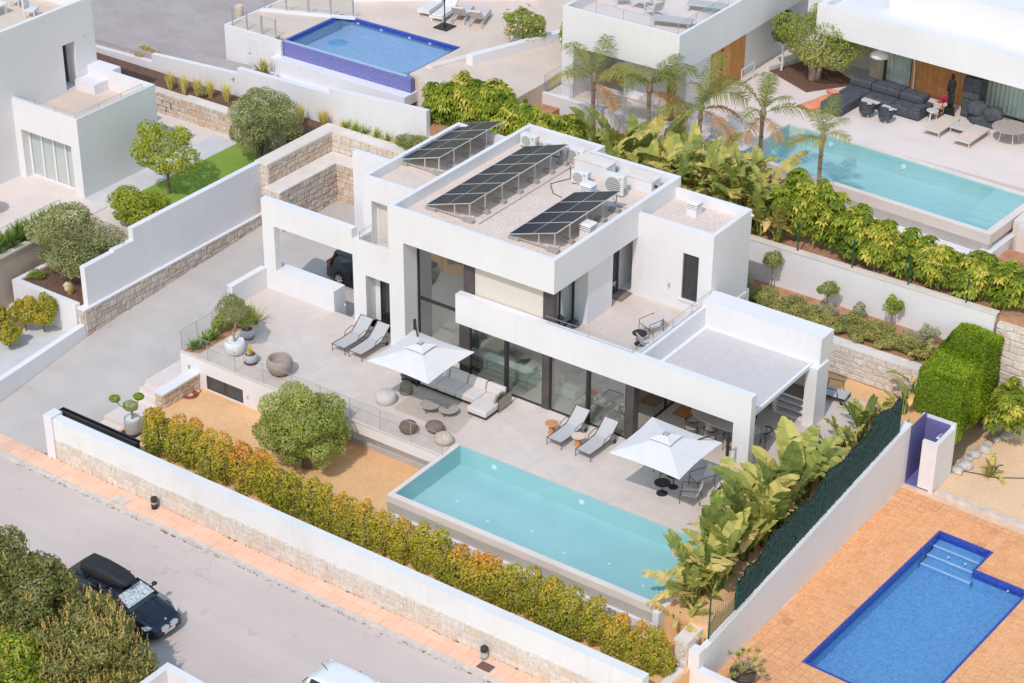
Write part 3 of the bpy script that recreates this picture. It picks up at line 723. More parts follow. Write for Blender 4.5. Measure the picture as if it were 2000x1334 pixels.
# small fittings
part('wall_lamp', MB().tube([(3.05, 10.0, 3.62), (3.05, 9.9, 3.66), (3.05, 9.88, 3.55)], .035, 6), 'grey_metal', V, w=True)
part('camera_dome', MB().lathe([(.0, -.09), (.06, -.06), (.07, 0), (0, .01)], 10, (5.02, 12.9, 6.1)), 'white_metal', V, w=True)
part('switch', MB().box(-9.95, -9.9, 5.16, 5.2, .55, .63), 'white_metal', V, w=True)

# terrace guards
t = thing('terrace_guard', 'frameless glass balustrade along the edge of the main terrace', 'balustrade', (-7, -1, 0))
part('base_channel', MB().box(-13.6, -.1, -1.045, -.985, .0, .02).box(-13.6, -13.55, -.98, .9, 0, .02), 'cap_stone', t, w=True)
guard(t, ((-13.58, -1.015), (-.1, -1.015)), .02, .93, 9)
guard(t, ((-13.575, .9), (-13.575, -1.0)), .02, .93, 2)
guard(t, ((-14.55, 3.0), (-13.6, .92)), .02, .93, 2)

# ---------------------------------------------------------------- main pool
p = thing('swimming_pool', 'long teal infinity pool with pale coping in front of the villa', 'pool', (5.6, -2, -1.4))
part('liner', MB().add([(0, -4.05, -.02), (11.25, -4.05, -.02), (11.25, -.012, -.02), (0, -.012, -.02), (0, -4.05, -.86), (11.25, -4.05, -.86), (11.25, -.012, -.86), (0, -.012, -.86)],
     [(4, 5, 6, 7), (4, 0, 1, 5)[::-1], (5, 1, 2, 6)[::-1], (6, 2, 3, 7)[::-1], (7, 3, 0, 4)[::-1]]), 'teal_liner', p, w=True)
part('coping', MB().csg([(-.2, 11.45, -4.32, -.002, -.3, .004)], [(-.006, 11.256, -4.056, -.002, -.3, .004)]), 'tile_grey', p, w=True)
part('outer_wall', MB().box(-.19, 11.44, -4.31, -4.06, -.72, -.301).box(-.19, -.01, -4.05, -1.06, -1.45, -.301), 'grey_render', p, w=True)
part('base_wall', MB().box(-.3, 11.44, -4.42, -4.07, -1.5, -.721), 'stucco', p, w=True)
part('water', MB().add([(0, -4.05, -.045), (11.25, -4.05, -.045), (11.25, -.012, -.045), (0, -.012, -.045)], [(0, 1, 2, 3)]), 'water_teal', p, w=True)
for i in range(3): part('step', MB().box(10.95-.3*(2-i)*0+(-.3*i), 11.249, -4.04, -2.9, -.859, -.25-.2*i), 'teal_liner', p, w=True)
for x, z in ((1.6, -.4), (5.6, -.4), (9.6, -.4)):
    part('pool_lamp', MB().lathe([(.12, 0), (.12, .015), (.09, .03), (0, .03)], 14).xform(Matrix.Translation((x, -.014, z)) @ Matrix.Rotation(PI/2, 4, 'X')), 'white_metal', p, w=True)
for i in range(6):
    part('inlet', MB().lathe([(.07, 0), (.06, .012), (0, .012)], 10, (1.4+1.7*i, -2.1-.4*(i % 2), -.858)), 'pot_white', p, w=True)
t = thing('pool_end_wall', 'white wall block with stone edge at the right end of the teal pool', 'wall', (11.6, -2, -1.4))
part('wall', MB().csg([(11.46, 11.95, -3.35, 1.4, -1.5, .32), (11.46, 11.7, -4.45, -3.35, -1.5, -.1)]), 'stucco', t, w=True)
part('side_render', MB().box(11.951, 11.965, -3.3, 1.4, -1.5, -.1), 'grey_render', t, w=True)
stone_face(t, (11.46, -3.35, 0), 0, .3, -.3, .32, 'stone_pale', .28, .2, .03, seed=21)
# ---------------------------------------------------------------- left neighbour
struct('left_plot', MB().box(-60, -23.95, 3.0, 16.4, -3.17, 1.1).box(-23.95, -19.7, 4.2, 16.4, -3.16, 1.06).box(-60, -24.15, -12, 3.0, -3.1, 1.08), 'tile_grey')
struct('side_path', MB().box(-25.4, -23.8, 5.3, 14.0, 1.06, 1.106), 'paver_grey')
struct('lawn', MB().box(-23.8, -19.71, 5.3, 14.4, 1.0, 1.12), 'lawn')
grass = MB()
t = thing('terrace_edge_wall', 'beige rendered wall under the succulent border of the left villa', 'wall', (-24.1, 0, -1.2))
part('wall', MB().box(-24.2, -24.0, -12, 3.6, -2, 1.12), 'beige_render', t, w=True)
part('coping', MB().box(-24.3, -23.95, -12, 3.65, 1.12, 1.2), 'cap_stone', t, w=True)
for y in (-.6, 1.6): part('step_lamp', MB().box(-23.999, -23.985, y, y+.22, -.65, -.57), 'dark_metal', t, w=True)
t = thing('glass_screen', 'glass guard behind the succulent border on the left terrace', 'balustrade', (-25, 0, 1.1))
guard(t, ((-24.95, -6), (-24.95, 3.4)), 1.1, .8, 6)
t = thing('lawn_glass_rail', 'green edged glass guard along the lawn behind the driveway wall', 'balustrade', (-20, 8, 1.2))
guard(t, ((-20.05, 6.4), (-20.05, 10.4)), 1.12, .9, 3)
part('clamp', MB().tube([(-20.05, 6.35, 1.12), (-20.05, 6.35, 2.1)], .04, 6), 'white_metal', t, w=True)

L = thing('left_villa', 'white villa with a walled roof terrace at the top left', 'house', (-27, 8, 1.1))
part('wall', MB().csg([(-29.8, -25.4, 5.27, 10.3, 1.06, 5.02), (-50, -29.6, -8, 10.75, 1.06, 8.27), (-29.8, -28.2, 10.3, 10.9, 1.06, 5.02)],
     [(-29.6, -25.62, 5.47, 10.1, 4.1, 5.02), (-29.2, -25.95, 5.27, 5.75, 1.06, 3.55), (-29.66-.6, -29.6, 8.66, 9.45, 4.2, 6.46), (-49, -29.82, -7, 10.5, 7.5, 8.27)]), 'stucco', L, w=True)
part('roof_floor', MB().box(-29.59, -25.62, 5.47, 10.1, 4.1, 4.112), 'deck_tile', L, w=True)
part('top_floor', MB().box(-49, -29.82, -7, 10.5, 7.5, 7.512), 'deck_tile', L, w=True)
part('plinth', MB().box(-29.58, -28.3, 9.2, 10.09, 4.112, 4.6), 'stucco', L, w=True)
f = part('window', MB().csg([(-30.25, -30.18, 8.66, 9.45, 4.2, 6.46)], [(-30.22, -30.18, 8.72, 9.39, 4.3, 6.4)]), 'grey_metal', L, w=True)
part('pane', MB().box(-30.21, -30.20, 8.72, 9.39, 4.3, 6.4), 'car_glass', f, w=True)
f = part('sliding_door', MB().csg([(-29.2, -25.95, 5.66, 5.74, 1.1, 3.55)], [(-29.1+i*.78, -29.1+i*.78+.70, 5.66, 5.74, 1.16, 3.5) for i in range(4)]), 'white_metal', L, w=True)
for i in range(4):
    part('pane', MB().box(-29.1+i*.78, -29.1+i*.78+.70, 5.695, 5.705, 1.16, 3.5), 'screen_glass', f, w=True)
part('curtain', MB().grid(lambda u, v: (-29.2+u*3.3, 5.95+.04*math.sin(u*90), 1.12+v*2.4), 80, 1), 'curtain', L, w=True)
part('inner_back', MB().box(-29.2, -25.95, 6.2, 6.25, 1.1, 3.55), 'interior_wall', L, w=True)
g = part('roof_guard', MB().box(-29.55, -25.5, 5.36, 5.38, 5.02, 5.03).box(-25.52, -25.5, 5.38, 10.1, 5.02, 5.03), 'grey_metal', L, w=True)
guard(g, ((-29.5, 5.37), (-25.52, 5.37)), 5.03, .22, 3)
guard(g, ((-25.51, 5.4), (-25.51, 9.6)), 5.03, .22, 3)
part('wall_spout', MB().tube([(-29.6, 10.0, 6.6), (-29.5, 10.0, 6.55)], .03, 6), 'grey_metal', L, w=True)
# roof furniture on the left villa
ch = thing('roof_chair', 'white roof chair nearest the parapet on the left villa', 'chair', (-31.4, 8.6, 7.512), group='white chairs on the left villa roof')
def roof_chair(t):
    part('seat', MB().box(-.28, .28, -.28, .28, .36, .44), 'fabric_white', t)
    part('backrest', MB().box(-.30, -.22, -.28, .28, .44, .95), 'fabric_white', t)
    for a in (-1, 1):
        for b in (-1, 1): part('leg', MB().box(a*.25-.02, a*.25+.02, b*.25-.02, b*.25+.02, 0, .36), 'white_metal', t)
roof_chair(ch); ch.rotation_euler = (0, 0, .4)
dup(ch, (-33.0, 9.2, 7.512), .2, 'white roof chair in the middle of the left villa roof')
dup(ch, (-34.4, 9.5, 7.512), -.2, 'white roof chair farthest left on the villa roof')
t = thing('roof_table', 'low white table between the roof chairs of the left villa', 'table', (-33.2, 7.9, 7.512))
part('table_top', MB().box(-.6, .6, -.4, .4, .45, .52), 'white_metal', t)
for a in (-.5, .5):
    for b in (-.3, .3): part('leg', MB().box(a-.04, a+.04, b-.04, b+.04, 0, .45), 'white_metal', t)
# table on the left terrace
t = thing('teak_table', 'round teak table cut by the left edge of the picture', 'table', (-27.9, 1.6, 1.1))
part('table_top', MB().lathe([(0, .70), (.62, .70), (.66, .73), (.62, .76), (0, .76)], 28), 'teak', t)
part('pedestal', MB().lathe([(.30, 0), (.26, .06), (.08, .12), (.07, .6), (.2, .70)], 16), 'teak', t)
t = thing('teak_bench', 'curved teak bench below the round table on the left terrace', 'bench', (-27.6, .9, 1.1))
part('seat', MB().csg([(-.5, .5, -.18, .18, .40, .46)]), 'teak', t, bevel=.02)
for a in (-.42, .42): part('leg', MB().box(a-.03, a+.03, -.15, .15, 0, .40), 'teak', t)

# stone planter wall behind the lawn
t = thing('lawn_stone_wall', 'warm stone planter wall with grasses behind the lawn', 'wall', (-26, 14.3, 1.1))
part('core', MB().box(-40, -21.5, 14.42, 14.9, 0, 2.2).box(-40, -27.8, 14.42, 14.9, 0, 2.0), 'mortar', t, w=True)
part('coping', MB().box(-27.8, -21.5, 14.36, 14.95, 2.2, 2.27), 'cap_stone', t, w=True)
stone_face(t, (-31, 14.42, 0), 0, 9.5, 1.08, 2.2, 'stone_warm', .42, .26, .06, seed=31)
struct('planter_bed', MB().box(-40, -19.7, 14.9, 16.4, 0, 2.15), 'mulch')

# ---------------------------------------------------------------- rear boundary wall, stepped
t = thing('rear_wall', 'stepped white boundary wall below the blue pool plot', 'wall', (-24, 16.6, 1))
segs = [(-45, -31.8, 2.1, 2.5), (-31.8, -25.95, 2.95, 3.3), (-25.95, -20.05, 3.62, 3.72), (-20.05, -14.2, 4.0, 4.35)]
for a, b, z0, z1 in segs:
    part('wall_section', MB().prism([(a, 16.5), (b, 16.5), (b, 16.78), (a, 16.78)], -1, lambda x, y, a=a, b=b, z0=z0, z1=z1: z0+(z1-z0)*(x-a)/(b-a)), 'stucco', t, w=True)
part('spout', MB().tube([(-26.2, 16.5, 3.05), (-26.2, 16.36, 3.0)], .05, 6), 'grey_metal', t, w=True)
struct('upper_drive', MB().prism([(-70, 16.78), (-14.2, 16.78), (-14.2, 19.0), (-27.6, 19.0), (-27.6, 60), (-70, 60)], -3, lambda x, y: 1.9+max(0, (x+35))*.06), 'brown_paver')
# ---------------------------------------------------------------- blue infinity pool plot
struct('pool_deck', MB().csg([(-28.6, -11.5, 18.9, 70, 1.0, 4.5)], [(-25.03, -17.37, 18.9, 23.43, 3.5, 4.5), (-25.6, -16.5, 18.9, 19.3, 1, 4.5)]), 'deck_tile')
struct('dark_drive', MB().prism([(-34.2, 60), (-28.4, 60), (-28.4, 18.2), (-29.0, 17.9)], 1.0, lambda x, y: 1.96+max(0, (x+35))*.06), 'dark_paver')
t = thing('pool_plot_wall', 'white basement wall under the blue pool deck', 'wall', (-22, 18.8, 2.5))
part('wall', MB().csg([(-28.7, -25.0, 18.75, 18.89, 1, 4.52), (-25.4, -16.9, 18.3, 18.75, 1.5, 3.72), (-25.0, -16.9, 18.75, 19.3, 3.2, 3.70), (-28.75, -28.6, 18.75, 50, 1, 4.55)]), 'stucco', t, w=True)
part('door', MB().box(-27.25, -26.6, 18.735, 18.749, 2.6, 4.2), 'ac_white', t, w=True)
part('door_handle', MB().tube([(-27.15, 18.72, 3.4), (-27.05, 18.72, 3.4)], .02, 6), 'dark_metal', t, w=True)
part('ramp_kerb', MB().prism([(-25.4, 18.0), (-16.5, 18.0), (-16.5, 18.29), (-25.4, 18.29)], 1, lambda x, y: 3.0-(x+25.4)*.0), 'stucco', t, w=True)
for x, y in ((-29.3, 20.5), (-30.0, 24.5)):
    part('column', MB().lathe([(.22, 0), (.22, 2.6)], 16, (x, y, 2.3)), 'pave_slab' if 0 else 'travertine', t, w=True)
p = thing('blue_pool', 'blue mosaic infinity pool with a violet spill wall at the top', 'pool', (-21, 21, 3.5))
part('liner', MB().csg([(-25.05, -17.35, 19.0, 23.45, 3.4, 4.46)], [(-25.0, -17.4, 19.2, 23.4, 3.72, 4.46)]), 'blue_liner_pale', p, w=True)
part('edge_band', MB().csg([(-25.02, -17.38, 19.19, 23.42, 4.28, 4.52)], [(-24.86, -17.39, 19.19, 23.27, 4.28, 4.52)]), 'blue_band', p, w=True)
part('spill_wall', MB().box(-25.35, -17.0, 18.93, 19.19, 3.7, 4.44), 'violet_mosaic', p, w=True)
part('water', MB().add([(-24.87, 19.19, 4.445), (-17.4, 19.19, 4.445), (-17.4, 23.28, 4.445), (-24.87, 23.28, 4.445)], [(0, 1, 2, 3)]), 'water_blue', p, w=True)
for i in range(4): part('step', MB().box(-17.42-.35*(i+1), -17.41-.35*i, 20.2, 22.6, 3.73, 4.3-.13*i), 'blue_liner_pale', p, w=True)
part('spring_pad', MB().lathe([(.5, 0), (.45, .02), (0, .02)], 24, (-23.9, 21.8, 3.721)), 'blue_liner', p, w=True)
for x in (-23.8, -22.3, -20.5, -19.2): part('jet', MB().box(x, x+.14, 23.24, 23.268, 4.3, 4.38), 'white_metal', p, w=True)
t = thing('deck_glass_guard', 'glass guard with dark posts beside the blue pool', 'balustrade', (-27, 18.9, 4.5))
for i, x in enumerate((-28.4, -27.4, -26.4, -25.5)): part('post', MB().box(x-.025, x+.025, 18.95, 19.0, 4.5, 5.5), 'grey_metal', t, w=True)
guard(t, ((-28.4, 18.975), (-25.5, 18.975)), 4.56, .9, 3)
t = thing('ramp_guard', 'glass guard with steel posts along the ramp behind the blue pool', 'balustrade', (-28, 22, 4.5))
for i in range(5): part('post', MB().box(-28.5+i*1.1, -28.45+i*1.1, 21.5+i*.45, 21.55+i*.45, 4.5, 5.5), 'grey_metal', t, w=True)
guard(t, ((-28.5, 21.5), (-24.1, 23.3)), 4.56, .9, 4)
part('kerb', MB().prism([(-28.6, 21.3), (-23.9, 23.2), (-23.9, 23.45), (-28.6, 21.6)], 4.5, 4.62), 'stucco', t, w=True)
t = thing('rear_garden_wall', 'white garden wall across the back of the blue pool deck', 'wall', (-24, 26.5, 4.5))
part('wall', MB().prism([(-25.6, 25.2), (-18.0, 31.0), (-18.2, 31.3), (-25.8, 25.5)], 4.5, 5.4), 'stucco', t, w=True)
# concrete planter with spiky plants
t = thing('concrete_planter', 'square white concrete planter with spiky yellow plants', 'planter', (-25.2, 17.55, 2.5))
part('planter_box', MB().csg([(-.75, .75, -.35, .35, 0, .72)], [(-.65, .65, -.25, .25, .6, .72)]), 'pot_white', t)
part('soil', MB().box(-.65, .65, -.25, .25, .58, .61), 'mulch', t)
CONC_PLANTER = t
t = thing('small_flower_bed', 'low stone flower bed by the basement wall', 'planter', (-27.5, 17.9, 2.35))
part('bed', MB().csg([(-1.1, 1.3, -.3, .3, -.5, .35)], [(-.9, 1.2, -.2, .25, .2, .35)]), 'stone_warm', t)
part('soil', MB().box(-.9, 1.2, -.2, .25, .18, .22), 'mulch', t)
# sun beds and parasol base by the blue pool
def terrace_bed(name, label, loc, rz, mat, frame, up, grp):
    t = thing(name, label, 'sun lounger', loc, rz, group=grp)
    part('seat', MB().box(-.33, .33, -1.0, .35, .30, .40), mat, t, bevel=.03)
    part('backrest', MB().hexa([(-.33, .33, .30), (.33, .33, .30), (.33, .95, .30+up*.5), (-.33, .95, .30+up*.5)], [(-.33, .36, .40), (.33, .36, .40), (.33, .98, .40+up*.5+.05), (-.33, .98, .40+up*.5+.05)]) if 0 else
         MB().hexa([(-.33, .36, .30), (.33, .36, .30), (.33, .96, .30+up), (-.33, .96, .30+up)], [(-.33, .30, .40), (.33, .30, .40), (.33, .88, .38+up), (-.33, .88, .38+up)]), mat, t, bevel=.02)
    part('frame', MB().box(-.36, -.30, -1.02, .98, .22, .29).box(.30, .36, -1.02, .98, .22, .29).box(-.30, .30, -1.02, -.96, .22, .29), frame, t)
    for a in (-.33, .33):
        for b in (-.9, .85): part('leg', MB().box(a-.03, a+.03, b-.03, b+.03, 0, .22), frame, t)
    return t
gA = 'sun beds beside the blue infinity pool'
terrace_bed('white_sunbed', 'white cushioned sunbed farthest left beside the blue pool', (-21.5, 26.6, 4.5), .15, 'fabric_white', 'white_metal', .45, gA)
terrace_bed('white_sunbed', 'white cushioned sunbed second from the left beside the blue pool', (-20.5, 26.4, 4.5), .15, 'fabric_white', 'white_metal', .45, gA)
terrace_bed('white_sunbed', 'white sunbed with its back to the camera, behind the parasol foot', (-19.6, 26.6, 4.5), PI+.35, 'fabric_light', 'pale_metal', .6, gA)
terrace_bed('white_sunbed', 'white sunbed with its back to the camera, farthest right by the blue pool', (-18.6, 26.7, 4.5), PI+.35, 'fabric_light', 'pale_metal', .6, gA)
t = thing('parasol_foot', 'dark parasol foot with a bare pole beside the blue pool', 'parasol base', (-19.6, 25.1, 4.5))
part('plate', MB().box(-.42, .42, -.42, .42, 0, .06), 'dark_metal', t)
part('pole', MB().lathe([(.03, .06), (.03, 1.5)], 10), 'dark_metal', t)
part('socket', MB().lathe([(.06, .06), (.06, .35), (.03, .4)], 10), 'dark_metal', t)
# ramp walls down to the middle garden
t = thing('ramp_walls', 'pale sloping double wall between the blue pool plot and the garden', 'wall', (-14, 23.5, 4))
part('upper_wall', MB().prism([(-15.9, 21.9), (-15.5, 21.9), (-13.6, 27.5), (-14.0, 27.5)], 2.0, lambda x, y: 5.0), 'stucco', t, w=True)
part('lower_wall', MB().prism([(-14.9, 21.6), (-14.6, 21.6), (-12.4, 27.0), (-12.7, 27.0)], 2.0, lambda x, y: 4.2), 'stucco', t, w=True)
part('channel', MB().prism([(-15.5, 21.9), (-14.9, 21.6), (-12.7, 27.0), (-13.6, 27.5)], 2.0, 3.9), 'stucco', t, w=True)
part('outer_kerb', MB().prism([(-17.2, 20.4), (-16.8, 20.4), (-15.1, 25.4), (-15.5, 25.4)], 4.5, 4.62), 'tile_grey', t, w=True)
struct('middle_garden', MB().prism([(-14.6, 16.8), (-14.6, 21.5), (-12.0, 28), (-10.5, 28), (-10.5, 16.8)], 0, 3.5), 'red_soil')
t = thing('garden_steps', 'white stone garden steps at the corner of the glazed terrace', 'stairs', (-12.3, 22.4, 3.5))
for i in range(3): part('step', MB().box(-.2-.55*i, .75-.55*i, -.6, .2, 0, .25+.0*i).xform(Matrix.Translation((0, -.5*i, 0))), 'cap_stone', t)

# ---------------------------------------------------------------- box house at the top
struct('upper_terrace', MB().csg([(-11.4, 26, 22.3, 60, 0, 4.0)], [(-.35, 12.2, 22.3, 25.9, 2.8, 4.0), (-.6, 12.6, 22.3, 22.75, 0, 4.0)]), 'tile_grey')
struct('rear_bed', MB().box(-14.2, 26, 16.78, 22.3, 0, 2.85), 'red_soil')
B = thing('box_house', 'white box shaped house with roof terrace and timber door at the top', 'house', (-7.5, 26, 4))
part('wall', MB().csg([(-10.65, -4.3, 22.4, 36, 6.62, 8.5), (-10.65, -10.0, 22.4, 36, 4.0, 6.62), (-10.0, -4.9, 26.0, 36, 4.0, 6.62), (-8.3, -4.9, 24.2, 26.0, 4.0, 6.62)],
     [(-10.5, -4.45, 22.55, 36, 7.95, 8.5)]), 'stucco', B, w=True)
part('roof_floor', MB().box(-10.5, -4.45, 22.55, 36, 7.95, 7.962), 'tile_grey', B, w=True)
part('post', MB().box(-5.15, -4.85, 22.9, 23.2, 4.0, 6.62), 'wood_dark', B, w=True)
f = part('timber_door', MB().box(-4.899, -4.86, 26.45, 29.6, 4.0, 6.61), 'wood_dark', B, w=True)
for i in range(9):
    if i == 2: continue
    part('plank', MB().box(-4.859, -4.83, 26.48+i*.345, 26.48+i*.345+.335, 4.02, 6.6), 'wood', f, w=True)
part('handrail', MB().tube([(-4.3, 28.4, 4.0), (-4.3, 28.4, 4.85), (-4.3, 29.6, 4.85), (-4.3, 29.6, 4.0)], .035, 6).tube([(-4.3, 28.4, 4.45), (-4.3, 29.6, 4.45)], .03, 6), 'pale_metal', B, w=True)
part('speaker', MB().box(-4.86, -4.4, 32.6, 33.3, 5.6, 6.3), 'cover_grey', B, w=True)
g = part('roof_guard', MB().box(-10.45, -4.5, 22.58, 22.6, 8.5, 8.51), 'grey_metal', B, w=True)
guard(g, ((-10.4, 22.63), (-4.5, 22.63)), 7.97, 1.0, 4)
guard(g, ((-4.52, 22.7), (-4.52, 33)), 7.97, 1.0, 7)
# ledge wall of the upper terrace with glass guard
t = thing('terrace_ledge', 'low white ledge wall with glass guard below the box house', 'wall', (-6, 22.2, 3.5))
part('wall', MB().box(-11.6, -.6, 22.05, 22.299, 1, 4.05), 'stucco', t, w=True)
guard(t, ((-11.5, 22.18), (-.7, 22.18)), 4.05, .85, 7)
guard(t, ((-11.5, 25.2), (-11.5, 22.2)), 4.05, .85, 2)
# roof furniture of the box house
def lounge_chair(name, label, loc, rz, frame, seatm, grp=None):
    t = thing(name, label, 'armchair', loc, rz, group=grp)
    part('seat', MB().hexa([(-.28, -.30, .36), (.28, -.30, .36), (.28, .26, .30), (-.28, .26, .30)], [(-.28, -.30, .39), (.28, -.30, .39), (.28, .26, .33), (-.28, .26, .33)]), seatm, t)
    part('backrest', MB().hexa([(-.28, .24, .32), (.28, .24, .32), (.28, .28, .32), (-.28, .28, .32)], [(-.28, .44, .80), (.28, .44, .80), (.28, .47, .80), (-.28, .47, .80)]), seatm, t)
    for s in (-1, 1):
        x = s*.32
        part('arm_frame', MB().tube([(x, -.34, 0), (x, -.32, .55), (x, .38, .60), (x, .36, .30), (x, .42, 0)], .014, 6), frame, t)
    part('stretcher', MB().tube([(-.32, -.31, .36), (.32, -.31, .36)], .012, 5).tube([(-.32, .30, .33), (.32, .30, .33)], .012, 5), frame, t)
    return t
gB = 'pale armchairs on the box house roof'
for i, (x, y, r) in enumerate(((-9.3, 25.4, 2.2), (-8.2, 26.9, .2), (-7.3, 25.0, -1.9))):
    lounge_chair('roof_armchair', ['pale armchair at the left of the box house roof', 'pale armchair behind the low table on the box house roof', 'pale armchair with high back right of the low roof table'][i], (x, y, 7.962), r, 'pale_metal', 'fabric_light', gB)
t = thing('roof_low_table', 'small pale table between the armchairs on the box house roof', 'table', (-8.3, 25.6, 7.962))
part('table_top', MB().box(-.4, .4, -.4, .4, .38, .42), 'table_pale', t)
for a in (-.33, .33):
    for b in (-.33, .33): part('leg', MB().box(a-.02, a+.02, b-.02, b+.02, 0, .38), 'pale_metal', t)
def bench_bed(name, label, loc, rz, grp):
    t = thing(name, label, 'sun lounger', loc, rz, group=grp)
    part('seat', MB().box(-.36, .36, -.95, .95, .30, .37), 'sling', t, bevel=.03)
    for a in (-.3, .3):
        for b in (-.8, .8): part('leg', MB().tube([(a, b, .3), (a*1.08, b*1.05, 0)], .025, 6), 'pale_metal', t)
    return t
bench_bed('roof_sunbed', 'flat grey sunbed nearer the glass corner of the box house roof', (-5.9, 24.4, 7.962), PI/2+.3, 'flat sunbeds on the box house roof')
bench_bed('roof_sunbed', 'flat grey sunbed farther from the corner of the box house roof', (-5.6, 27.0, 7.962), PI/2+.3, 'flat sunbeds on the box house roof')
t = thing('roof_side_table', 'small glass topped table beside the roof sunbeds', 'table', (-5.0, 26.2, 7.962))
part('table_top', MB().box(-.35, .35, -.35, .35, .40, .43), 'screen_glass', t)
part('pedestal', MB().lathe([(.2, 0), (.2, .02), (.03, .04), (.03, .40)], 10), 'pale_metal', t)

# ---------------------------------------------------------------- pavilion at the top right (turned a little)
RA = math.radians(-3.4)
Vt = thing('pavilion', 'white pavilion with deep flat roof, timber panel and curtained glass', 'house', (-1.75, 30.75, 4.0), RA)
part('roof', MB().csg([(0, 26, 0, 14, 2.62, 4.05)], [(.3, 26, .3, 14, 3.75, 4.05)]), 'stucco', Vt)
part('roof_step', MB().csg([(2.6, 26, 2.2, 14, 3.75, 5.2)], [(4.5, 26, 4.4, 14, 4.7, 5.2)]), 'stucco', Vt)
part('roof_deck', MB().box(4.5, 26, 4.4, 14, 4.7, 4.712), 'beige_render', Vt)
part('side_wall', MB().csg([(.0, .3, 3.0, 14, 0, 2.62)]), 'slate_wall', Vt)
part('pier', MB().box(1.9, 2.6, 2.15, 2.9, 0, 2.62), 'slate_wall', Vt)
part('timber_panel', MB().box(4.1, 7.3, 2.25, 2.4, 0, 2.62), 'wood_dark', Vt)
for i in range(11): part('plank', MB().box(4.12+i*.29, 4.12+i*.29+.28, 2.2, 2.249, .02, 2.6), 'wood', Vt)
for a, b in ((2.62, 4.08), (7.35, 10.2), (10.28, 13.4), (13.5, 17)):
    f = part('window_frame', MB().csg([(a, b, 2.3, 2.38, 0, 2.62)], [(a+.06, b-.06, 2.3, 2.38, .06, 2.58)]), 'dark_metal', Vt)
    part('pane', MB().box(a+.06, b-.06, 2.335, 2.345, .06, 2.58), 'screen_glass', f)
    part('curtain', MB().grid(lambda u, v, a=a, b=b: (a+u*(b-a), 2.6+.05*math.sin(u*(b-a)*28), .02+v*2.58), int((b-a)*30), 1), 'curtain', f)
part('inner_back', MB().box(.3, 20, 3.2, 3.3, 0, 2.62), 'interior_wall', Vt)
part('chimney', MB().box(-1.2, -.1, 3.2, 4.2, 0, 5.5), 'slate_wall', Vt)
part('timber_fins', MB().box(-.7, -.45, 3.1, 3.19, 3.2, 5.5).box(-.35, -.1, 3.1, 3.19, 3.2, 5.5), 'wood_dark', Vt)
struct('olive_bed', MB().prism([(-4.2, 30.9), (-1.4, 29.6), (.2, 32.0), (-3.2, 33.8)], 3.9, 4.01), 'mulch')
struct('bed_kerb', MB().prism([(-4.3, 30.9), (-4.15, 30.9), (-3.1, 33.8), (-3.3, 33.9)], 3.9, 4.2), 'paver_grey')
# upper right pool
p = thing('upper_pool', 'pale turquoise pool in front of the pavilion at the top right', 'pool', (6, 23.6, 3))
RP = Matrix.Translation((-.25, 25.95, 0)) @ Matrix.Rotation(math.radians(-3.6), 4, 'Z')
def rp(mb): return mb.xform(RP)
part('liner', rp(MB().add([(0, -4.05, 3.97), (12.2, -4.05, 3.97), (12.2, 0, 3.97), (0, 0, 3.97), (0, -4.05, 3.15), (12.2, -4.05, 3.15), (12.2, 0, 3.15), (0, 0, 3.15)],
     [(4, 5, 6, 7), (5, 1, 0, 4), (6, 2, 1, 5), (7, 3, 2, 6), (4, 0, 3, 7)])), 'teal_liner', p, w=True)
part('coping', rp(MB().csg([(-.35, 12.55, -4.35, .25, 3.55, 4.02)], [(-.006, 12.206, -4.056, .006, 3.55, 4.02)])), 'tile_grey', p, w=True)
part('outer_wall', rp(MB().box(-.34, 12.54, -4.34, -4.07, 3.1, 3.549)), 'grey_render', p, w=True)
part('base_wall', rp(MB().box(-.5, 12.75, -4.9, -4.05, 1, 3.099).box(12.21, 12.75, -4.9, 6, 1, 3.3)), 'stucco', p, w=True)
part('channel', rp(MB().box(3, 12.7, -5.0, -4.901, 2.5, 2.6)), 'grey_metal', p, w=True)
part('water', rp(MB().add([(0, -4.05, 3.93), (12.2, -4.05, 3.93), (12.2, 0, 3.93), (0, 0, 3.93)], [(0, 1, 2, 3)])), 'water_teal', p, w=True)
for i in range(6): part('step', rp(MB().box(10.35-.0*i, 12.19, -4.04+.0, -.15-.45*i if i else -.01, 3.16, 3.80-.1*i)) if 0 else rp(MB().box(10.5, 12.19, -1.6-.42*(i), -1.2-.42*(i-1) if i else -.01, 3.16, 3.84-.11*i)), 'teal_liner', p, w=True)
for x in (2.2, 6.0): part('pool_lamp', rp(MB().lathe([(.13, 0), (.11, .03), (0, .03)], 14).xform(Matrix.Translation((x, -.01, 3.6)) @ Matrix.Rotation(PI/2, 4, 'X'))), 'white_metal', p, w=True)

# pavilion terrace furniture
t = thing('corner_sofa', 'charcoal covered corner sofa on the pavilion terrace', 'sofa', (1.2, 30.2, 4.0), RA)
def sofa_mod(nm, x0, x1, y0, y1, z0, z1, mat='cover_grey', b=.08): return part(nm, MB().box(x0, x1, y0, y1, z0, z1), mat, t, bevel=b)
sofa_mod('chaise', -.9, .25, -2.3, 1.0, .06, .52); sofa_mod('chaise_back', -.9, .25, .35, 1.15, .52, .86)
sofa_mod('seat', .27, 1.75, -.35, 1.0, .06, .50); sofa_mod('seat', 1.77, 3.3, -.45, 1.0, .06, .50)
sofa_mod('backrest', .27, 1.75, .35, 1.15, .50, .86); sofa_mod('backrest', 1.77, 3.0, .35, 1.15, .50, .84); sofa_mod('armrest', 2.9, 3.3, -.45, .35, .50, .62, b=.05)
t = thing('orange_beanbag', 'orange beanbag lounger at the end of the charcoal sofa', 'beanbag', (-.1, 28.7, 4.0), -.35)
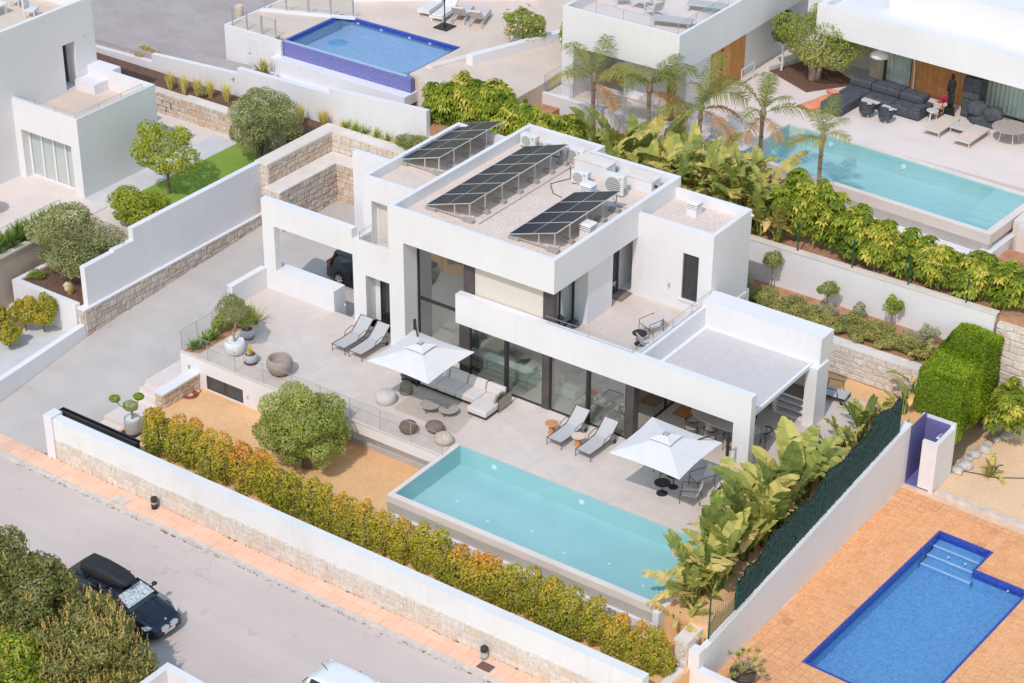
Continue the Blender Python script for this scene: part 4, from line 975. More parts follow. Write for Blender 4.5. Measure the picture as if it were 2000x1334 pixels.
def bag(u, v):
    a = -1+2*u; b = -1+2*v
    h = (1-abs(a)**4)*(1-abs(b)**4)
    return (a*.62, b*1.0, .03+h*(.16+.24*max(0, b)))
part('cushion', MB().grid(bag, 16, 16).grid(lambda u, v: (-.62+1.24*u, -1+2*v, .02), 2, 2, True), 'orange_fabric', t, smooth=True)
part('head_roll', MB().tube([(-.45, .78, .38), (0, .82, .42), (.45, .78, .38)], [.12, .15, .12], 10), 'orange_fabric', t, smooth=True)
t = thing('folded_board', 'small white folded board beside the orange beanbag', 'board', (.55, 29.7, 4.0), .4)
part('board', MB().box(-.3, .3, -.25, .25, .42, .46), 'fabric_white', t, bevel=.01)
part('support', MB().box(-.25, .25, -.2, .2, 0, .42), 'pale_metal', t)
def tub(label, loc, rz):
    t = thing('tub_chair', label, 'armchair', loc, rz, group='charcoal tub chairs on the pavilion terrace')
    part('shell', MB().grid(lambda u, v: ((.30+.12*v)*math.cos(PI*.92*(u-.5)*2-PI/2+PI), (.30+.12*v)*math.sin(PI*.92*(u-.5)*2-PI/2+PI), .22+.42*v*(1-.25*abs(2*u-1)**3)), 18, 3), 'cover_grey', t, smooth=True)
    part('seat', MB().lathe([(.22, .18), (.33, .24), (.36, .38), (.30, .42), (0, .42)], 20), 'cover_grey', t, smooth=True)
    for a in (.6, 2.2, 3.8, 5.4): part('leg', MB().tube([(.2*math.cos(a), .2*math.sin(a), .22), (.28*math.cos(a), .28*math.sin(a), 0)], .02, 6), 'pale_metal', t)
tub('charcoal tub chair nearer the chaise on the pavilion terrace', (2.2, 28.75, 4.0), 3.3)
tub('charcoal tub chair farther right on the pavilion terrace', (3.2, 28.7, 4.0), 3.0)
def rtable(label, loc, r, h, mat, leg, grp=None):
    t = thing('round_table', label, 'table', loc, group=grp)
    part('table_top', MB().lathe([(0, h-.04), (r, h-.04), (r+.02, h-.02), (r, h), (0, h)], 24), mat, t)
    for a in (.5, 2.6, 4.7): part('leg', MB().tube([(r*.55*math.cos(a), r*.55*math.sin(a), h-.04), (r*.8*math.cos(a), r*.8*math.sin(a), 0)], .025, 6), leg, t)
    return t
rtable('larger pale round coffee table between the tub chairs and the charcoal sofa', (1.95, 29.7, 4.0), .45, .42, 'table_pale', 'white_metal')
rtable('smaller pale coffee table right behind the second tub chair', (2.95, 29.65, 4.0), .38, .36, 'table_pale', 'white_metal')
rtable('small pale side table at the right end of the charcoal sofa', (4.85, 30.2, 4.0), .27, .5, 'table_pale', 'white_metal')
t = thing('arc_lamp', 'white arc floor lamp with dome shade over the charcoal sofa', 'lamp', (2.7, 32.6, 4.0), RA)
part('base', MB().lathe([(.28, 0), (.28, .03), (0, .05)], 20), 'white_metal', t)
part('stem', MB().tube([(0, 0, .04), (0, -.05, 1.4), (-.1, -.15, 2.0), (-.5, -.55, 2.42), (-1.0, -1.0, 2.45), (-1.25, -1.25, 2.25)], .035, 8), 'white_metal', t)
part('shade', MB().lathe([(.03, .36), (.14, .33), (.38, .18), (.50, .0), (.47, .0), (.0, .26)], 24, (-1.25, -1.25, 1.92)), 'white_metal', t, smooth=True)
t = thing('statue', 'dark standing figure sculpture in front of the timber panel', 'statue', (5.35, 30.95, 4.0), -.5)
part('plinth', MB().box(-.17, .17, -.17, .17, 0, .5), 'statue_dark', t)
sm = MB()
for prof, c in (([(.0, 0), (.09, .02), (.10, .3), (.13, .62), (.10, .7)], (-.08, 0, .5)), ([(0, 0), (.09, .02), (.10, .3), (.13, .62), (.10, .7)], (.08, .03, .5)), ([(.10, 0), (.19, .1), (.17, .3), (.23, .55), (.2, .66), (.07, .74), (.06, .8)], (0, 0, 1.15)), ([(0, 0), (.09, .05), (.11, .14), (.08, .24), (0, .27)], (.04, -.04, 1.92))):
    sm.lathe(prof, 12, c, 1.0, .75)
sm.tube([(-.2, 0, 1.78), (-.28, .04, 1.5), (-.2, -.08, 1.25)], [.06, .055, .05], 8).tube([(.2, 0, 1.78), (.30, -.02, 1.6), (.12, -.14, 1.85)], [.06, .055, .05], 8)
part('figure', sm, 'statue_dark', t, smooth=True)
t = thing('dark_stool', 'small black stool leaning beside the dark sculpture', 'stool', (5.05, 30.4, 4.0))
part('seat', MB().box(-.16, .16, -.16, .16, .42, .47), 'statue_dark', t)
for a in (-.14, .14):
    for b in (-.14, .14): part('leg', MB().tube([(a, b, .42), (a*1.5, b*1.5, 0)], .02, 5), 'statue_dark', t)
t = thing('flower_vase', 'brass vase with crimson flowers beside the dark sculpture', 'vase', (4.95, 31.0, 4.0))
part('vase', MB().lathe([(.08, 0), (.17, .12), (.14, .26), (.06, .34), (.08, .40)], 16), 'teak', t, smooth=True)
FLOWER_VASE = t
t = thing('covered_cabinet', 'tall grey covered cabinet at the right of the timber panel', 'cabinet', (6.15, 31.75, 4.0), RA)
part('lower_body', MB().box(-.42, .42, -.4, .4, 0, .92), 'cover_grey', t, bevel=.05)
part('upper_body', MB().box(-.43, .43, -.41, .41, .94, 2.0), 'cover_grey', t, bevel=.06)
t = thing('covered_grill', 'lumpy barbecue grill under black covers beside the tall cabinet', 'grill', (6.95, 31.2, 4.0), RA)
def lump(cx, cy, z0, rx, ry, h, k):
    def fn(u, v):
        a = 2*PI*u; q = (1-v**3)
        rr = 1+.07*math.sin(a*5+k)+.05*math.sin(a*9+v*6+k)
        return (cx+rx*rr*math.cos(a)*(q**.4 if v < 1 else 0), cy+ry*rr*math.sin(a)*(q**.4 if v < 1 else 0), z0+h*v)
    return MB().grid(fn, 28, 7)
part('left_hood', lump(-.35, 0, .5, .48, .42, .55, 1), 'cover_grey', t, smooth=True)
part('right_hood', lump(.5, -.02, .45, .46, .42, .52, 3), 'cover_grey', t, smooth=True)
part('cart', lump(.05, 0, .05, .8, .42, .5, 5), 'cover_grey', t, smooth=True)
gC = 'low sling loungers on the pavilion terrace'
def sling_bed(label, loc, rz):
    t = thing('sling_lounger', label, 'sun lounger', loc, rz, group=gC)
    part('sling', MB().box(-.36, .36, -1.0, .95, .28, .32), 'deck_tile', t)
    part('rail', MB().box(-.40, -.36, -1.02, 1.0, .26, .33).box(.36, .40, -1.02, 1.0, .26, .33).box(-.36, .36, -1.02, -.98, .26, .33).box(-.36, .36, .96, 1.0, .26, .33), 'pale_metal', t)
    for a in (-.38, .38):
        for b in (-.98, .94): part('leg', MB().box(a-.02, a+.02, b-.02, b+.02, 0, .26), 'pale_metal', t)
sling_bed('low sling lounger on the left of the pair by the pavilion', (5.7, 29.45, 4.0), RA)
sling_bed('low sling lounger on the right of the pair by the pavilion', (7.3, 29.2, 4.0), RA)
t = thing('lounger_table', 'small pale square table between the two sling loungers', 'table', (6.5, 29.75, 4.0), RA)
part('table_top', MB().box(-.38, .38, -.38, .38, .24, .28), 'table_pale', t)
for a in (-.33, .33):
    for b in (-.33, .33): part('leg', MB().box(a-.02, a+.02, b-.02, b+.02, 0, .24), 'pale_metal', t)
t = thing('glass_dining_table', 'round dining table at the right edge of the pavilion terrace', 'table', (8.75, 30.0, 4.0))
part('table_top', MB().lathe([(0, .72), (.80, .72), (.82, .735), (.80, .75), (0, .75)], 32), 'table_stone', t)
for a in (.8, 2.4, 3.9, 5.5): part('leg', MB().tube([(.35*math.cos(a), .35*math.sin(a), .72), (.5*math.cos(a), .5*math.sin(a), 0)], .03, 6), 'pale_metal', t)

# ---------------------------------------------------------------- right rear: garden strip behind the villa
t = thing('garden_stone_wall', 'pale stone retaining wall behind the sand strip at the right', 'wall', (9, 13.6, 0))
part('core', MB().box(4.9, 13.3, 13.46, 13.9, -1, 1.18), 'mortar', t, w=True)
part('coping', MB().box(4.9, 13.35, 13.40, 13.95, 1.18, 1.26), 'cap_stone', t, w=True)
stone_face(t, (4.95, 13.46, 0), 0, 8.35, -.16, 1.18, 'stone_pale', .44, .27, .05, seed=41)
struct('garden_bed', MB().box(1.5, 13.6, 13.9, 16.45, -1, 1.15), 'red_soil')
t = thing('rear_white_wall', 'white boundary wall behind the shrub border at the right', 'wall', (7, 16.6, 1))
part('wall', MB().box(-14.2, 14.3, 16.45, 16.7, -1, 2.96), 'stucco', t, w=True)
part('coping', MB().box(-14.2, 14.35, 16.42, 16.77, 2.96, 3.02), 'cap_stone', t, w=True)
t = thing('mesh_fence', 'green mesh fence posts on the rear white wall', 'fence', (7, 16.6, 3))
for i in range(10): part('post', MB().tube([(-10+i*2.55, 16.6, 3.0), (-10+i*2.55, 16.6, 4.3)], .035, 6), 'fence_green', t, w=True)
part('wire', MB().tube([(-10, 16.6, 4.25), (13, 16.6, 4.25)], .008, 4).tube([(-10, 16.6, 3.6), (13, 16.6, 3.6)], .008, 4), 'fence_green', t, w=True)
t = thing('block_wall', 'rough stone block wall behind the clipped hedge at the right edge', 'wall', (16, 17, 0))
part('core', MB().box(14.4, 24, 16.5, 17, -3, 2.6), 'mortar', t, w=True)
stone_face(t, (14.4, 16.5, 0), 0, 6.0, 0, 2.6, 'stone_pale', .5, .3, .06, seed=43)

# ---------------------------------------------------------------- right neighbour
RB = math.radians(-2.6)
RBm = Matrix.Translation((13.6, -4.4, 0)) @ Matrix.Rotation(RB, 4, 'Z')
def rb(x, y, z=0): return RBm @ Vector((x, y, z))
struct('right_plot', MB().csg([(13.4, 40, -12, 30, -3.19, -2.36)], [(14.6, 20.8, -2.4, 9.8, -3.19, -2.36)]), 'sand_pale')
deck = struct('tile_deck', MB().csg([(-.9, 9.5, -.2, 15.4, -3, -2.33)], [(1.97, 6.38, 3.17, 11.78, -3.5, -2.2), (1.97, 4.205, 11.75, 13.204, -3.5, -2.2)]).xform(RBm), 'grout')
TS = .3625; TY = .35625
tiles = [MB().hexa([(-.47, -.47, 0), (.47, -.47, 0), (.47, .47, 0), (-.47, .47, 0)], [(-.44+random.uniform(-.02, .02), -.45, 1), (.45, -.44, 1+random.uniform(-.2, .2)), (.44, .45, 1), (-.45, .44, 1)]).mesh('tile', 'terracotta') for _ in range(5)]
cells = []
for i in range(-4, 25):
    for j in range(42):
        x, y = 2.0+TS*(i-5+.5), 3.2+TY*(j-9+.5)
        if 2.0 < x < 6.35 and 3.2 < y < 11.75: continue
        if 2.0 < x < 4.175 and 11.7 < y < 13.17: continue
        p_ = rb(x, y)
        if p_.x > 22.3 or p_.x < 13.64-TS*.3 or (p_.y > 10.85 and p_.x < 14.9): continue
        cells.append((i, j, p_))
cells.sort(key=lambda c: (c[2].x-17.0)**2+(c[2].y-5.0)**2)
mbt = MB()
for k, (i, j, p_) in enumerate(cells):
    if k < 300: link('tile', tiles[k % 5], deck, (p_.x, p_.y, -2.33), (0, 0, RB), (TS, TY, .022+random.uniform(-.003, .004)))
    else:
        c_, s_ = math.cos(RB)*TS*.465, math.sin(RB)*TS*.465
        mbt.add([(p_.x-c_+s_, p_.y-s_-c_, -2.308), (p_.x+c_+s_, p_.y+s_-c_, -2.308), (p_.x+c_-s_, p_.y+s_+c_, -2.308), (p_.x-c_-s_, p_.y-s_+c_, -2.308)], [(0, 1, 2, 3)])
if mbt.v:
    o = link('far_tiles', mbt.mesh('far_tiles', 'terracotta'), deck); tag(o, kind='stuff')
    at = o.data.attributes.new('tint', 'FLOAT', 'FACE'); at.data.foreach_set('value', RNG.random(len(o.data.polygons)).astype(np.float32))
p = thing('mosaic_pool', 'deep blue mosaic pool in the terracotta tile deck', 'pool', (17.5, 4, -3), 0)
def pb(nm, mb, mat): return part(nm, mb.xform(RBm), mat, p, w=True)
pb('liner', MB().csg([(1.9, 6.45, 3.1, 11.85, -3.19, -2.40), (1.9, 4.25, 11.75, 13.25, -3.19, -2.40)], [(2.0, 6.35, 3.2, 11.75, -3.12, -2.3), (2.0, 4.175, 11.75, 13.174, -3.12, -2.3)]), 'blue_liner')
pb('edge_band', MB().csg([(1.96, 6.39, 3.16, 11.79, -2.62, -2.292), (1.96, 4.215, 11.7, 13.214, -2.62, -2.292)], [(2.05, 6.30, 3.25, 11.70, -2.62, -2.292), (2.05, 4.125, 11.6, 13.124, -2.62, -2.292)]), 'blue_band')
for i in range(3):
    pb('step', MB().box(2.06, 4.12, 12.62-.48*i, 13.12, -3.119, -2.62-.14*i), 'blue_liner')
    pb('step_nosing', MB().box(2.065, 4.115, 12.58-.48*i, 12.68-.48*i, -2.63-.14*i, -2.60-.14*i), 'step_blue')
for x, y in ((2.9, 12.2), (3.6, 12.2), (5.6, 11.66)): pb('jet', MB().lathe([(.05, 0), (.04, .02), (0, .02)], 10, (x, y, -2.55)), 'white_metal')
pb('water', MB().add([(2.05, 3.25, -2.46), (6.30, 3.25, -2.46), (6.30, 11.70, -2.46), (4.125, 11.70, -2.46), (4.125, 13.124, -2.46), (2.05, 13.124, -2.46)], [(0, 1, 2, 3, 4, 5)]), 'water_blue')
struct('deck_kerb', MB().prism([(.6, 15.4), (9.5, 15.4), (9.5, 15.6), (.6, 15.6)], -3, -2.25).xform(RBm), 'kerb_stone')
# party wall with screen
t = thing('party_wall', 'white party wall between the bananas and the terracotta deck', 'wall', (13.5, 3, -2))
part('wall', MB().prism([(13.38, -4.5), (13.62, -4.5), (13.62, 11.0), (13.38, 11.0)], -3, lambda x, y: -.45+.075*y if y > -4 else -.68), 'stucco', t, w=True)
part('footing', MB().prism([(13.28, -4.0), (13.38, -4.0), (13.38, 11.0), (13.28, 11.0)], -3, lambda x, y: -.40+.075*y), 'cap_stone', t, w=True)
t = thing('privacy_screen', 'dark green brushwood screen on posts above the party wall', 'screen', (13.45, 4, 0))
def scr_top(y): return 1.05+.10*y+.12*math.sin(y*1.7)+.10*math.sin(y*3.1+1)-(.35 if y < -1.6 else 0)
def scr_bot(y): return -.42+.076*y+.03
for k in range(6):
    y0, y1 = -2.2+k*2.05, -2.2+(k+1)*2.05-.01
    for side, xx in ((0, 13.40), (1, 13.46)):
        pass
    mb = MB()
    n = 40
    for fx, fl in ((13.47, False), (13.39, True)):
        mb.grid(lambda u, v, fx=fx: (fx+.035*math.sin(u*95+v*9)*(.5+v)+random.uniform(-.018, .018), y0+(y1-y0)*u, scr_bot(y0+(y1-y0)*u)+(scr_top(y0+(y1-y0)*u)+random.uniform(-.05, .05)-scr_bot(y0+(y1-y0)*u))*v), n, 8, fl)
    part('panel', mb, 'screen_green', t, w=True)
for y in (-4.0, -2.2, -.1, 2.0, 4.0, 6.0, 8.0, 10.2):
    part('post', MB().tube([(13.43, y, scr_bot(y)-.05), (13.43, y, scr_top(max(y, -1.5))+(.15 if y < -3 else .05))], .035, 6), 'fence_green', t, w=True)
wm = MB()
for i in range(14): wm.tube([(13.43, -4.0+i*.13, scr_bot(-3)), (13.43, -4.0+i*.13, .75-.0*i)], .006, 3)
for i in range(8): wm.tube([(13.43, -4.0, scr_bot(-3)+.1+i*.13), (13.43, -2.2, scr_bot(-3)+.1+i*.13)], .006, 3)
part('wire_mesh', wm, 'fence_green', t, w=True)
part('bottom_pipe', MB().tube([(13.55, -4.1, scr_bot(-4)+.03), (13.55, -1.2, scr_bot(-1)+.03)], .05, 8), 'pale_metal', t, w=True)
# corner at the street
t = thing('corner_wall', 'white corner wall between the terracotta deck and the street', 'wall', (15, -4.5, -2))
part('pier', MB().box(13.2, 13.62, -4.9, -4.51, -3, -.62), 'stucco', t, w=True)
part('wall', MB().prism([(13.62, -4.92), (24, -5.4), (24, -5.12), (13.62, -4.64)], -3, lambda x, y: -1.32), 'stucco', t, w=True)
part('vent', MB().lathe([(.06, 0), (.05, .02), (0, .02)], 10).xform(Matrix.Translation((14.35, -4.97, -1.75)) @ Matrix.Rotation(PI/2, 4, 'X')), 'grey_metal', t, w=True)
part('lamp', MB().lathe([(.05, 0), (.06, .06), (0, .09)], 10, (13.05, -4.75, -.58)).tube([(13.05, -4.75, -.58), (13.2, -4.75, -.66)], .02, 5), 'white_metal', t, w=True)
part('brick_coping', MB().box(13.66, 14.1, -5.16, -4.94, -2.1, -2.0), 'pave_slab', t, w=True)
t = thing('meter_pillar', 'squat stone meter pillar by the corner of the street wall', 'pillar', (12.95, -4.7, -1.4))
part('core', MB().box(12.72, 13.19, -5.0, -3.8, -1.9, -.38), 'mortar', t, w=True)
part('coping', MB().box(12.68, 13.21, -5.05, -3.75, -.38, -.30), 'cap_stone', t, w=True)
stone_face(t, (12.72, -5.0, 0), 0, .47, -1.5, -.38, 'stone_pale', .3, .22, .04, seed=51)
part('notice', MB().box(13.1, 13.16, -5.06, -5.05, -.9, -.76), 'orange_fabric', t, w=True)
part('low_slab', MB().prism([(12.9, -6.9), (13.2, -6.9), (13.2, -5.1), (12.9, -5.1)], -2.4, lambda x, y: -1.35), 'cap_stone', t, w=True)
part('hinge', MB().box(12.75, 12.9, -5.3, -5.1, -1.45, -1.3), 'dark_metal', t, w=True)
# shower niche
t = thing('outdoor_shower', 'outdoor shower niche lined with violet mosaic behind a white wall', 'shower', (14.2, 11.6, -2.3))
part('floor', MB().box(13.62, 14.7, 10.9, 12.35, -2.34, -2.27), 'purple_mosaic', t, w=True)
part('front_wall', MB().box(14.16, 14.64, 10.9, 11.05, -2.27, -.12), 'stucco', t, w=True)
part('side_wall', MB().box(14.641, 14.82, 10.85, 12.4, -2.34, -.12), 'stucco', t, w=True)
part('mosaic_side', MB().box(14.62, 14.64, 11.051, 12.3, -2.27, -.12), 'purple_mosaic', t, w=True)
part('back_wall', MB().box(13.62, 14.64, 12.3, 12.4, -2.34, -.02), 'purple_mosaic', t, w=True)
part('left_lining', MB().box(13.621, 13.64, 10.9, 12.299, -2.27, .3), 'purple_mosaic', t, w=True)
part('rear_wall', MB().box(13.4, 14.82, 12.401, 12.55, -3, .05), 'stucco', t, w=True)
part('shower_head', MB().tube([(14.5, 12.3, -.45), (14.45, 12.0, -.30), (14.4, 11.85, -.36)], .02, 6).lathe([(.09, 0), (.02, .05)], 12, (14.4, 11.85, -.42)), 'white_metal', t, w=True)
part('shower_hose', MB().tube([(14.55, 12.28, -.5), (14.58, 12.2, -1.0), (14.6, 12.25, -1.3)], .015, 5), 'dark_metal', t, w=True)
# sand garden of the right plot
struct('right_path', MB().prism([(14.85, 17.2), (30, 16), (30, 24), (14.85, 24)], -3, -1.7), 'tile_grey')
# ---------------------------------------------------------------- roof equipment
def solar(label, x0, z0, y0, n, wz=.70, wx=2.22):
    t = thing('solar_array', label, 'solar array', (x0, y0, z0-.2), group='solar arrays on the villa roof')
    L = math.hypot(wx, wz); ang = math.atan2(wz, wx)
    for i in range(n):
        pn = part('solar_panel', MB().box(0, L, .01, 1.13, 0, .035), 'panel_frame', t)
        pn.location = (0, i*1.15, .2); pn.rotation_euler = (0, -ang, 0)
        for h in range(2):
            cm = MB()
            a, b = .03+h*(L/2-.01), L/2-.02+h*(L/2-.01)
            part('cells', MB().box(a, b, .04, 1.10, .036, .039), 'pv_cell', pn)
    for i in range(n+1):
        y = min(max(i*1.15, .12), n*1.15-.12)
        part('ballast', MB().box(-.05, .45, y-.1, y+.1, -.0, .15), 'block_grey', t)
        part('ballast', MB().box(wx-.45, wx+.05, y-.1, y+.1, -.0, .15), 'block_grey', t)
        part('strut', MB().box(.4, wx-.3, y-.02, y+.02, .10, .14).box(wx-.16, wx-.12, y-.02, y+.02, .14, wz+.14).box(wx-.9, wx-.86, y-.02, y+.02, .14, wz-.1), 'panel_frame', t)
    return t
def pv():
    m, nt, b = _new('pv_cell')
    tc = nt.nodes.new('ShaderNodeTexCoord')
    br = nt.nodes.new('ShaderNodeTexBrick'); br.offset = 0
    br.inputs['Scale'].default_value = 1; br.inputs['Brick Width'].default_value = .10; br.inputs['Row Height'].default_value = .18
    br.inputs['Mortar Size'].default_value = .006
    br.inputs['Color1'].default_value = (.014, .015, .026, 1); br.inputs['Color2'].default_value = (.017, .018, .031, 1); br.inputs['Mortar'].default_value = (.11, .11, .125, 1)
    nt.links.new(tc.outputs['Object'], br.inputs['Vector'])
    nt.links.new(br.outputs['Color'], b.inputs['Base Color'])
    b.inputs['Roughness'].default_value = .35; b.inputs['Specular IOR Level'].default_value = .06
pv()
solar('solar array of four panels on the left wing roof', -9.68, 6.0+.075, 8.68, 4)
solar('longest solar array of six panels along the upper roof', -5.68, 6.415, 5.4, 6)
solar('solar array of four panels nearest the front right corner of the roof', -1.51, 6.415, 5.25, 4)
def ac(label, loc, rz, w=.78, h=.54, grp='air conditioning units on the villa roof'):
    t = thing('air_conditioner', label, 'air conditioner', loc, rz, group=grp)
    part('casing', MB().box(-w/2, w/2, -.17, .17, .06, h+.06), 'ac_white', t, bevel=.02)
    part('feet', MB().box(-w/2+.08, -w/2+.14, -.2, .2, 0, .06).box(w/2-.14, w/2-.08, -.2, .2, 0, .06), 'ac_dark', t)
    fx = -w/2+.08+h*.40
    g = part('fan_grille', MB().lathe([(h*.40, 0), (h*.40, .012), (0, .012)], 24).xform(Matrix.Translation((fx, -.171, h*.5+.06)) @ Matrix.Rotation(PI/2, 4, 'X')), 'ac_dark', t)
    for k in range(7):
        z = h*.5+.06+(k-3)*h*.11
        hw = math.sqrt(max(.001, (h*.39)**2-((k-3)*h*.11)**2))
        part('fin', MB().box(fx-hw, fx+hw, -.192, -.184, z-.008, z+.008), 'ac_white', g)
    part('valve_cover', MB().box(w/2, w/2+.04, -.1, .05, .15, .35), 'ac_dark', t)
    part('label', MB().box(w/2-.2, w/2-.1, -.175, -.1705, h-.1, h), 'grey_metal', t)
    return t
ac('air conditioner farthest left in the back row on the roof', (-5.75, 12.75, 6.215), 0)
ac('air conditioner in the middle of the back row on the roof', (-4.5, 12.72, 6.215), 0)
ac('air conditioner at the right end of the back row on the roof', (-3.3, 12.6, 6.215), 0, .85, .62)
ac('air conditioner standing alone in front of the white ducts', (-2.0, 11.05, 6.215), .1, .76, .54)
ac('tall air conditioner with large fan nearest the front array', (-.35, 11.05, 6.215), .15, .88, .84)
t = thing('roof_duct', 'white duct housing behind the lone air conditioner on the roof', 'duct', (-2.1, 12.3, 6.215))
part('housing', MB().box(-.85, .75, -.35, .35, 0, .55), 'stucco', t, bevel=.02)
part('lid', MB().box(-.88, .78, -.38, .38, .551, .58), 'cap_stone', t)
t = thing('roof_duct', 'white duct housing right of the tall air conditioner on the roof', 'duct', (.15, 12.2, 6.215))
part('housing', MB().box(-.85, .75, -.35, .35, 0, .55), 'stucco', t, bevel=.02)
part('lid', MB().box(-.88, .78, -.38, .38, .551, .58), 'cap_stone', t)
part('outlet', MB().tube([(.75, -.1, .3), (.85, -.1, .3)], .06, 8), 'dark_metal', t)
def cowl(label, loc):
    t = thing('chimney_cowl', label, 'chimney', loc, group='white vent chimneys on the roofs')
    part('base', MB().box(-.24, .24, -.24, .24, 0, .3), 'stucco', t)
    for k in range(2): part('louvre', MB().box(-.27, .27, -.27, .27, .34+k*.09, .38+k*.09), 'stucco', t, bevel=.015)
    part('cap', MB().hexa([(-.29, -.29, .53), (.29, -.29, .53), (.29, .29, .53), (-.29, .29, .53)], [(-.2, -.2, .62), (.2, -.2, .62), (.2, .2, .62), (-.2, .2, .62)]), 'stucco', t, bevel=.02)
    part('core', MB().box(-.16, .16, -.16, .16, .3, .53), 'grey_metal', t)
cowl('white vent chimney behind the front solar array', (-1.1, 10.25, 6.215))
cowl('white vent chimney beside the front roof parapet', (.82, 7.3, 6.215))
cowl('white vent chimney on the lower right roof', (2.85, 12.0, 5.875))
solo('roof_cable', MB().tube([(-3.3, 12.2, 6.23), (-2.6, 11.2, 6.23), (-3.0, 10.3, 6.23), (-2.4, 9.6, 6.23), (-1.9, 9.5, 6.23)], .018, 5), 'cable', 'thin black cable lying across the gravel roof', 'cable')

# ---------------------------------------------------------------- parasols
def parasol(label, c, pole, z=2.35, top=2.85, rz=0):
    t = thing('cantilever_parasol', label, 'parasol', (c[0], c[1], 0), group='white cantilever parasols')
    R = 1.5
    def can(u, v):
        # u around, v from rim to apex: a square canopy with sagging rims
        s = u*4; k = int(s) % 4; f = s-int(s)
        cs = [(-R, -R), (R, -R), (R, R), (-R, R)]
        a, b = cs[k], cs[(k+1) % 4]
        x, y = a[0]+(b[0]-a[0])*f, a[1]+(b[1]-a[1])*f
        pull = 1-.05*math.sin(PI*f)*(1-v)
        q = 1-v*.86
        zz = z+(top-z)*v*.86+.03*math.sin(PI*f)*(1-v)*v*2
        return (x*q*pull, y*q*pull, zz)
    part('canopy', MB().grid(can, 48, 6), 'fabric_white', t)
    vt = MB().grid(lambda u, v: tuple(a*b for a, b in zip(can(u, .0), ((.30-.22*v), (.30-.22*v), 0)))[:2]+(top-.04+.12*v,), 32, 2)
    part('vent', vt, 'fabric_white', t)
    part('cap', MB().lathe([(.09, top+.08), (.07, top+.12), (0, top+.125)], 14), 'grey_metal', t)
    for k in range(4):
        a = [(-R, -R), (R, -R), (R, R), (-R, R)][k]
        part('rib', MB().tube([(0, 0, top-.12), (a[0]*.97, a[1]*.97, z-.03)], .018, 5), 'dark_metal', t)
    px, py = pole[0]-c[0], pole[1]-c[1]
    part('pole', MB().box(px-.045, px+.045, py-.045, py+.045, 0, 2.75), 'dark_metal', t)
    part('arm', MB().tube([(px, py, 2.72), (px*.92, py*.92, 2.80), (px*.55, py*.55, z+(top-z)*.42+.03), (px*.42, py*.42, z+.12), (0, 0, top-.15)], .032, 6), 'dark_metal', t)
    part('crank', MB().box(px-.07, px+.07, py-.1, py-.045, 1.15, 1.35), 'dark_metal', t)
    part('foot', MB().box(px-.4, px+.4, py-.4, py+.4, 0, .06), 'dark_metal', t)
    return t
parasol('white square parasol shading the corner sofa', (-2.85, 1.27), (-4.4, 2.9))
parasol('white square parasol beside the right end of the pool', (8.3, 1.3), (9.95, 2.95))

# ---------------------------------------------------------------- sun loungers on the terrace
def lounger(label, loc, rz):
    t = thing('sun_lounger', label, 'sun lounger', loc, rz, group='grey sling loungers on the main terrace')
    W = .31
    part('sling', MB().grid(lambda u, v: (-W+2*W*v, u*1.32, .34-.03*math.sin(PI*u)), 10, 2).grid(lambda u, v: (-W+2*W*v, 1.32+u*.62, .34+u*.50-.03*math.sin(PI*u)), 6, 2), 'sling', t)
    for s in (-1, 1):
        x = s*.335
        part('side_rail', MB().tube([(x, 0, .34), (x, .7, .31), (x, 1.32, .34), (x, 1.95, .85)], .018, 6), 'bronze_frame', t)
        part('leg', MB().tube([(x, .03, .34), (x, .03, 0)], .016, 6), 'bronze_frame', t)
        part('armrest', MB().tube([(x*1.06, .85, .33), (x*1.08, .95, .52), (x*1.08, 1.35, .58), (x*1.05, 1.5, .48)], .014, 6), 'bronze_frame', t)
        part('rear_leg', MB().tube([(x, 1.2, .33), (x, 1.62, .10), (x, 1.78, .32), (x, 1.55, .52)], .015, 6), 'bronze_frame', t)
        part('wheel', MB().lathe([(.08, -.02), (.1, -.015), (.1, .015), (.08, .02)], 14).xform(Matrix.Translation((x*1.05, 1.66, .1)) @ Matrix.Rotation(PI/2, 4, 'Y')), 'dark_metal', t)
    part('foot_bar', MB().tube([(-.335, 0, .34), (.335, 0, .34)], .016, 6).tube([(-.31, 1.95, .85), (.31, 1.95, .85)], .016, 6), 'bronze_frame', t)
    return t
lounger('grey sling lounger left of the pair beside the entrance door', (-8.23, 2.63, 0), 0)
lounger('grey sling lounger right of the pair beside the entrance door', (-7.34, 2.63, 0), 0)
lounger('grey sling lounger by the pool next to the terracotta side table', (3.0, 1.93, 0), -.02)
lounger('grey sling lounger by the pool between side table and parasol', (4.35, 1.89, 0), -.02)
t = thing('side_table', 'terracotta mushroom side table left of the pool loungers', 'side table', (2.35, 2.75, 0))
part('table_top', MB().lathe([(.10, .40), (.26, .43), (.27, .45), (.26, .46), (0, .46)], 28), 'terracotta_tab', t)
part('stem', MB().lathe([(.15, 0), (.15, .02), (.11, .06), (.10, .40)], 20), 'terracotta_tab', t)
t = thing('side_table', 'side table with pale marble top between the pool loungers', 'side table', (3.68, 2.6, 0))
part('table_top', MB().lathe([(.10, .40), (.26, .43), (.27, .45), (.26, .46), (0, .46)], 28), 'travertine', t)
part('stem', MB().lathe([(.15, 0), (.15, .02), (.11, .06), (.10, .40)], 20), 'terracotta_tab', t)
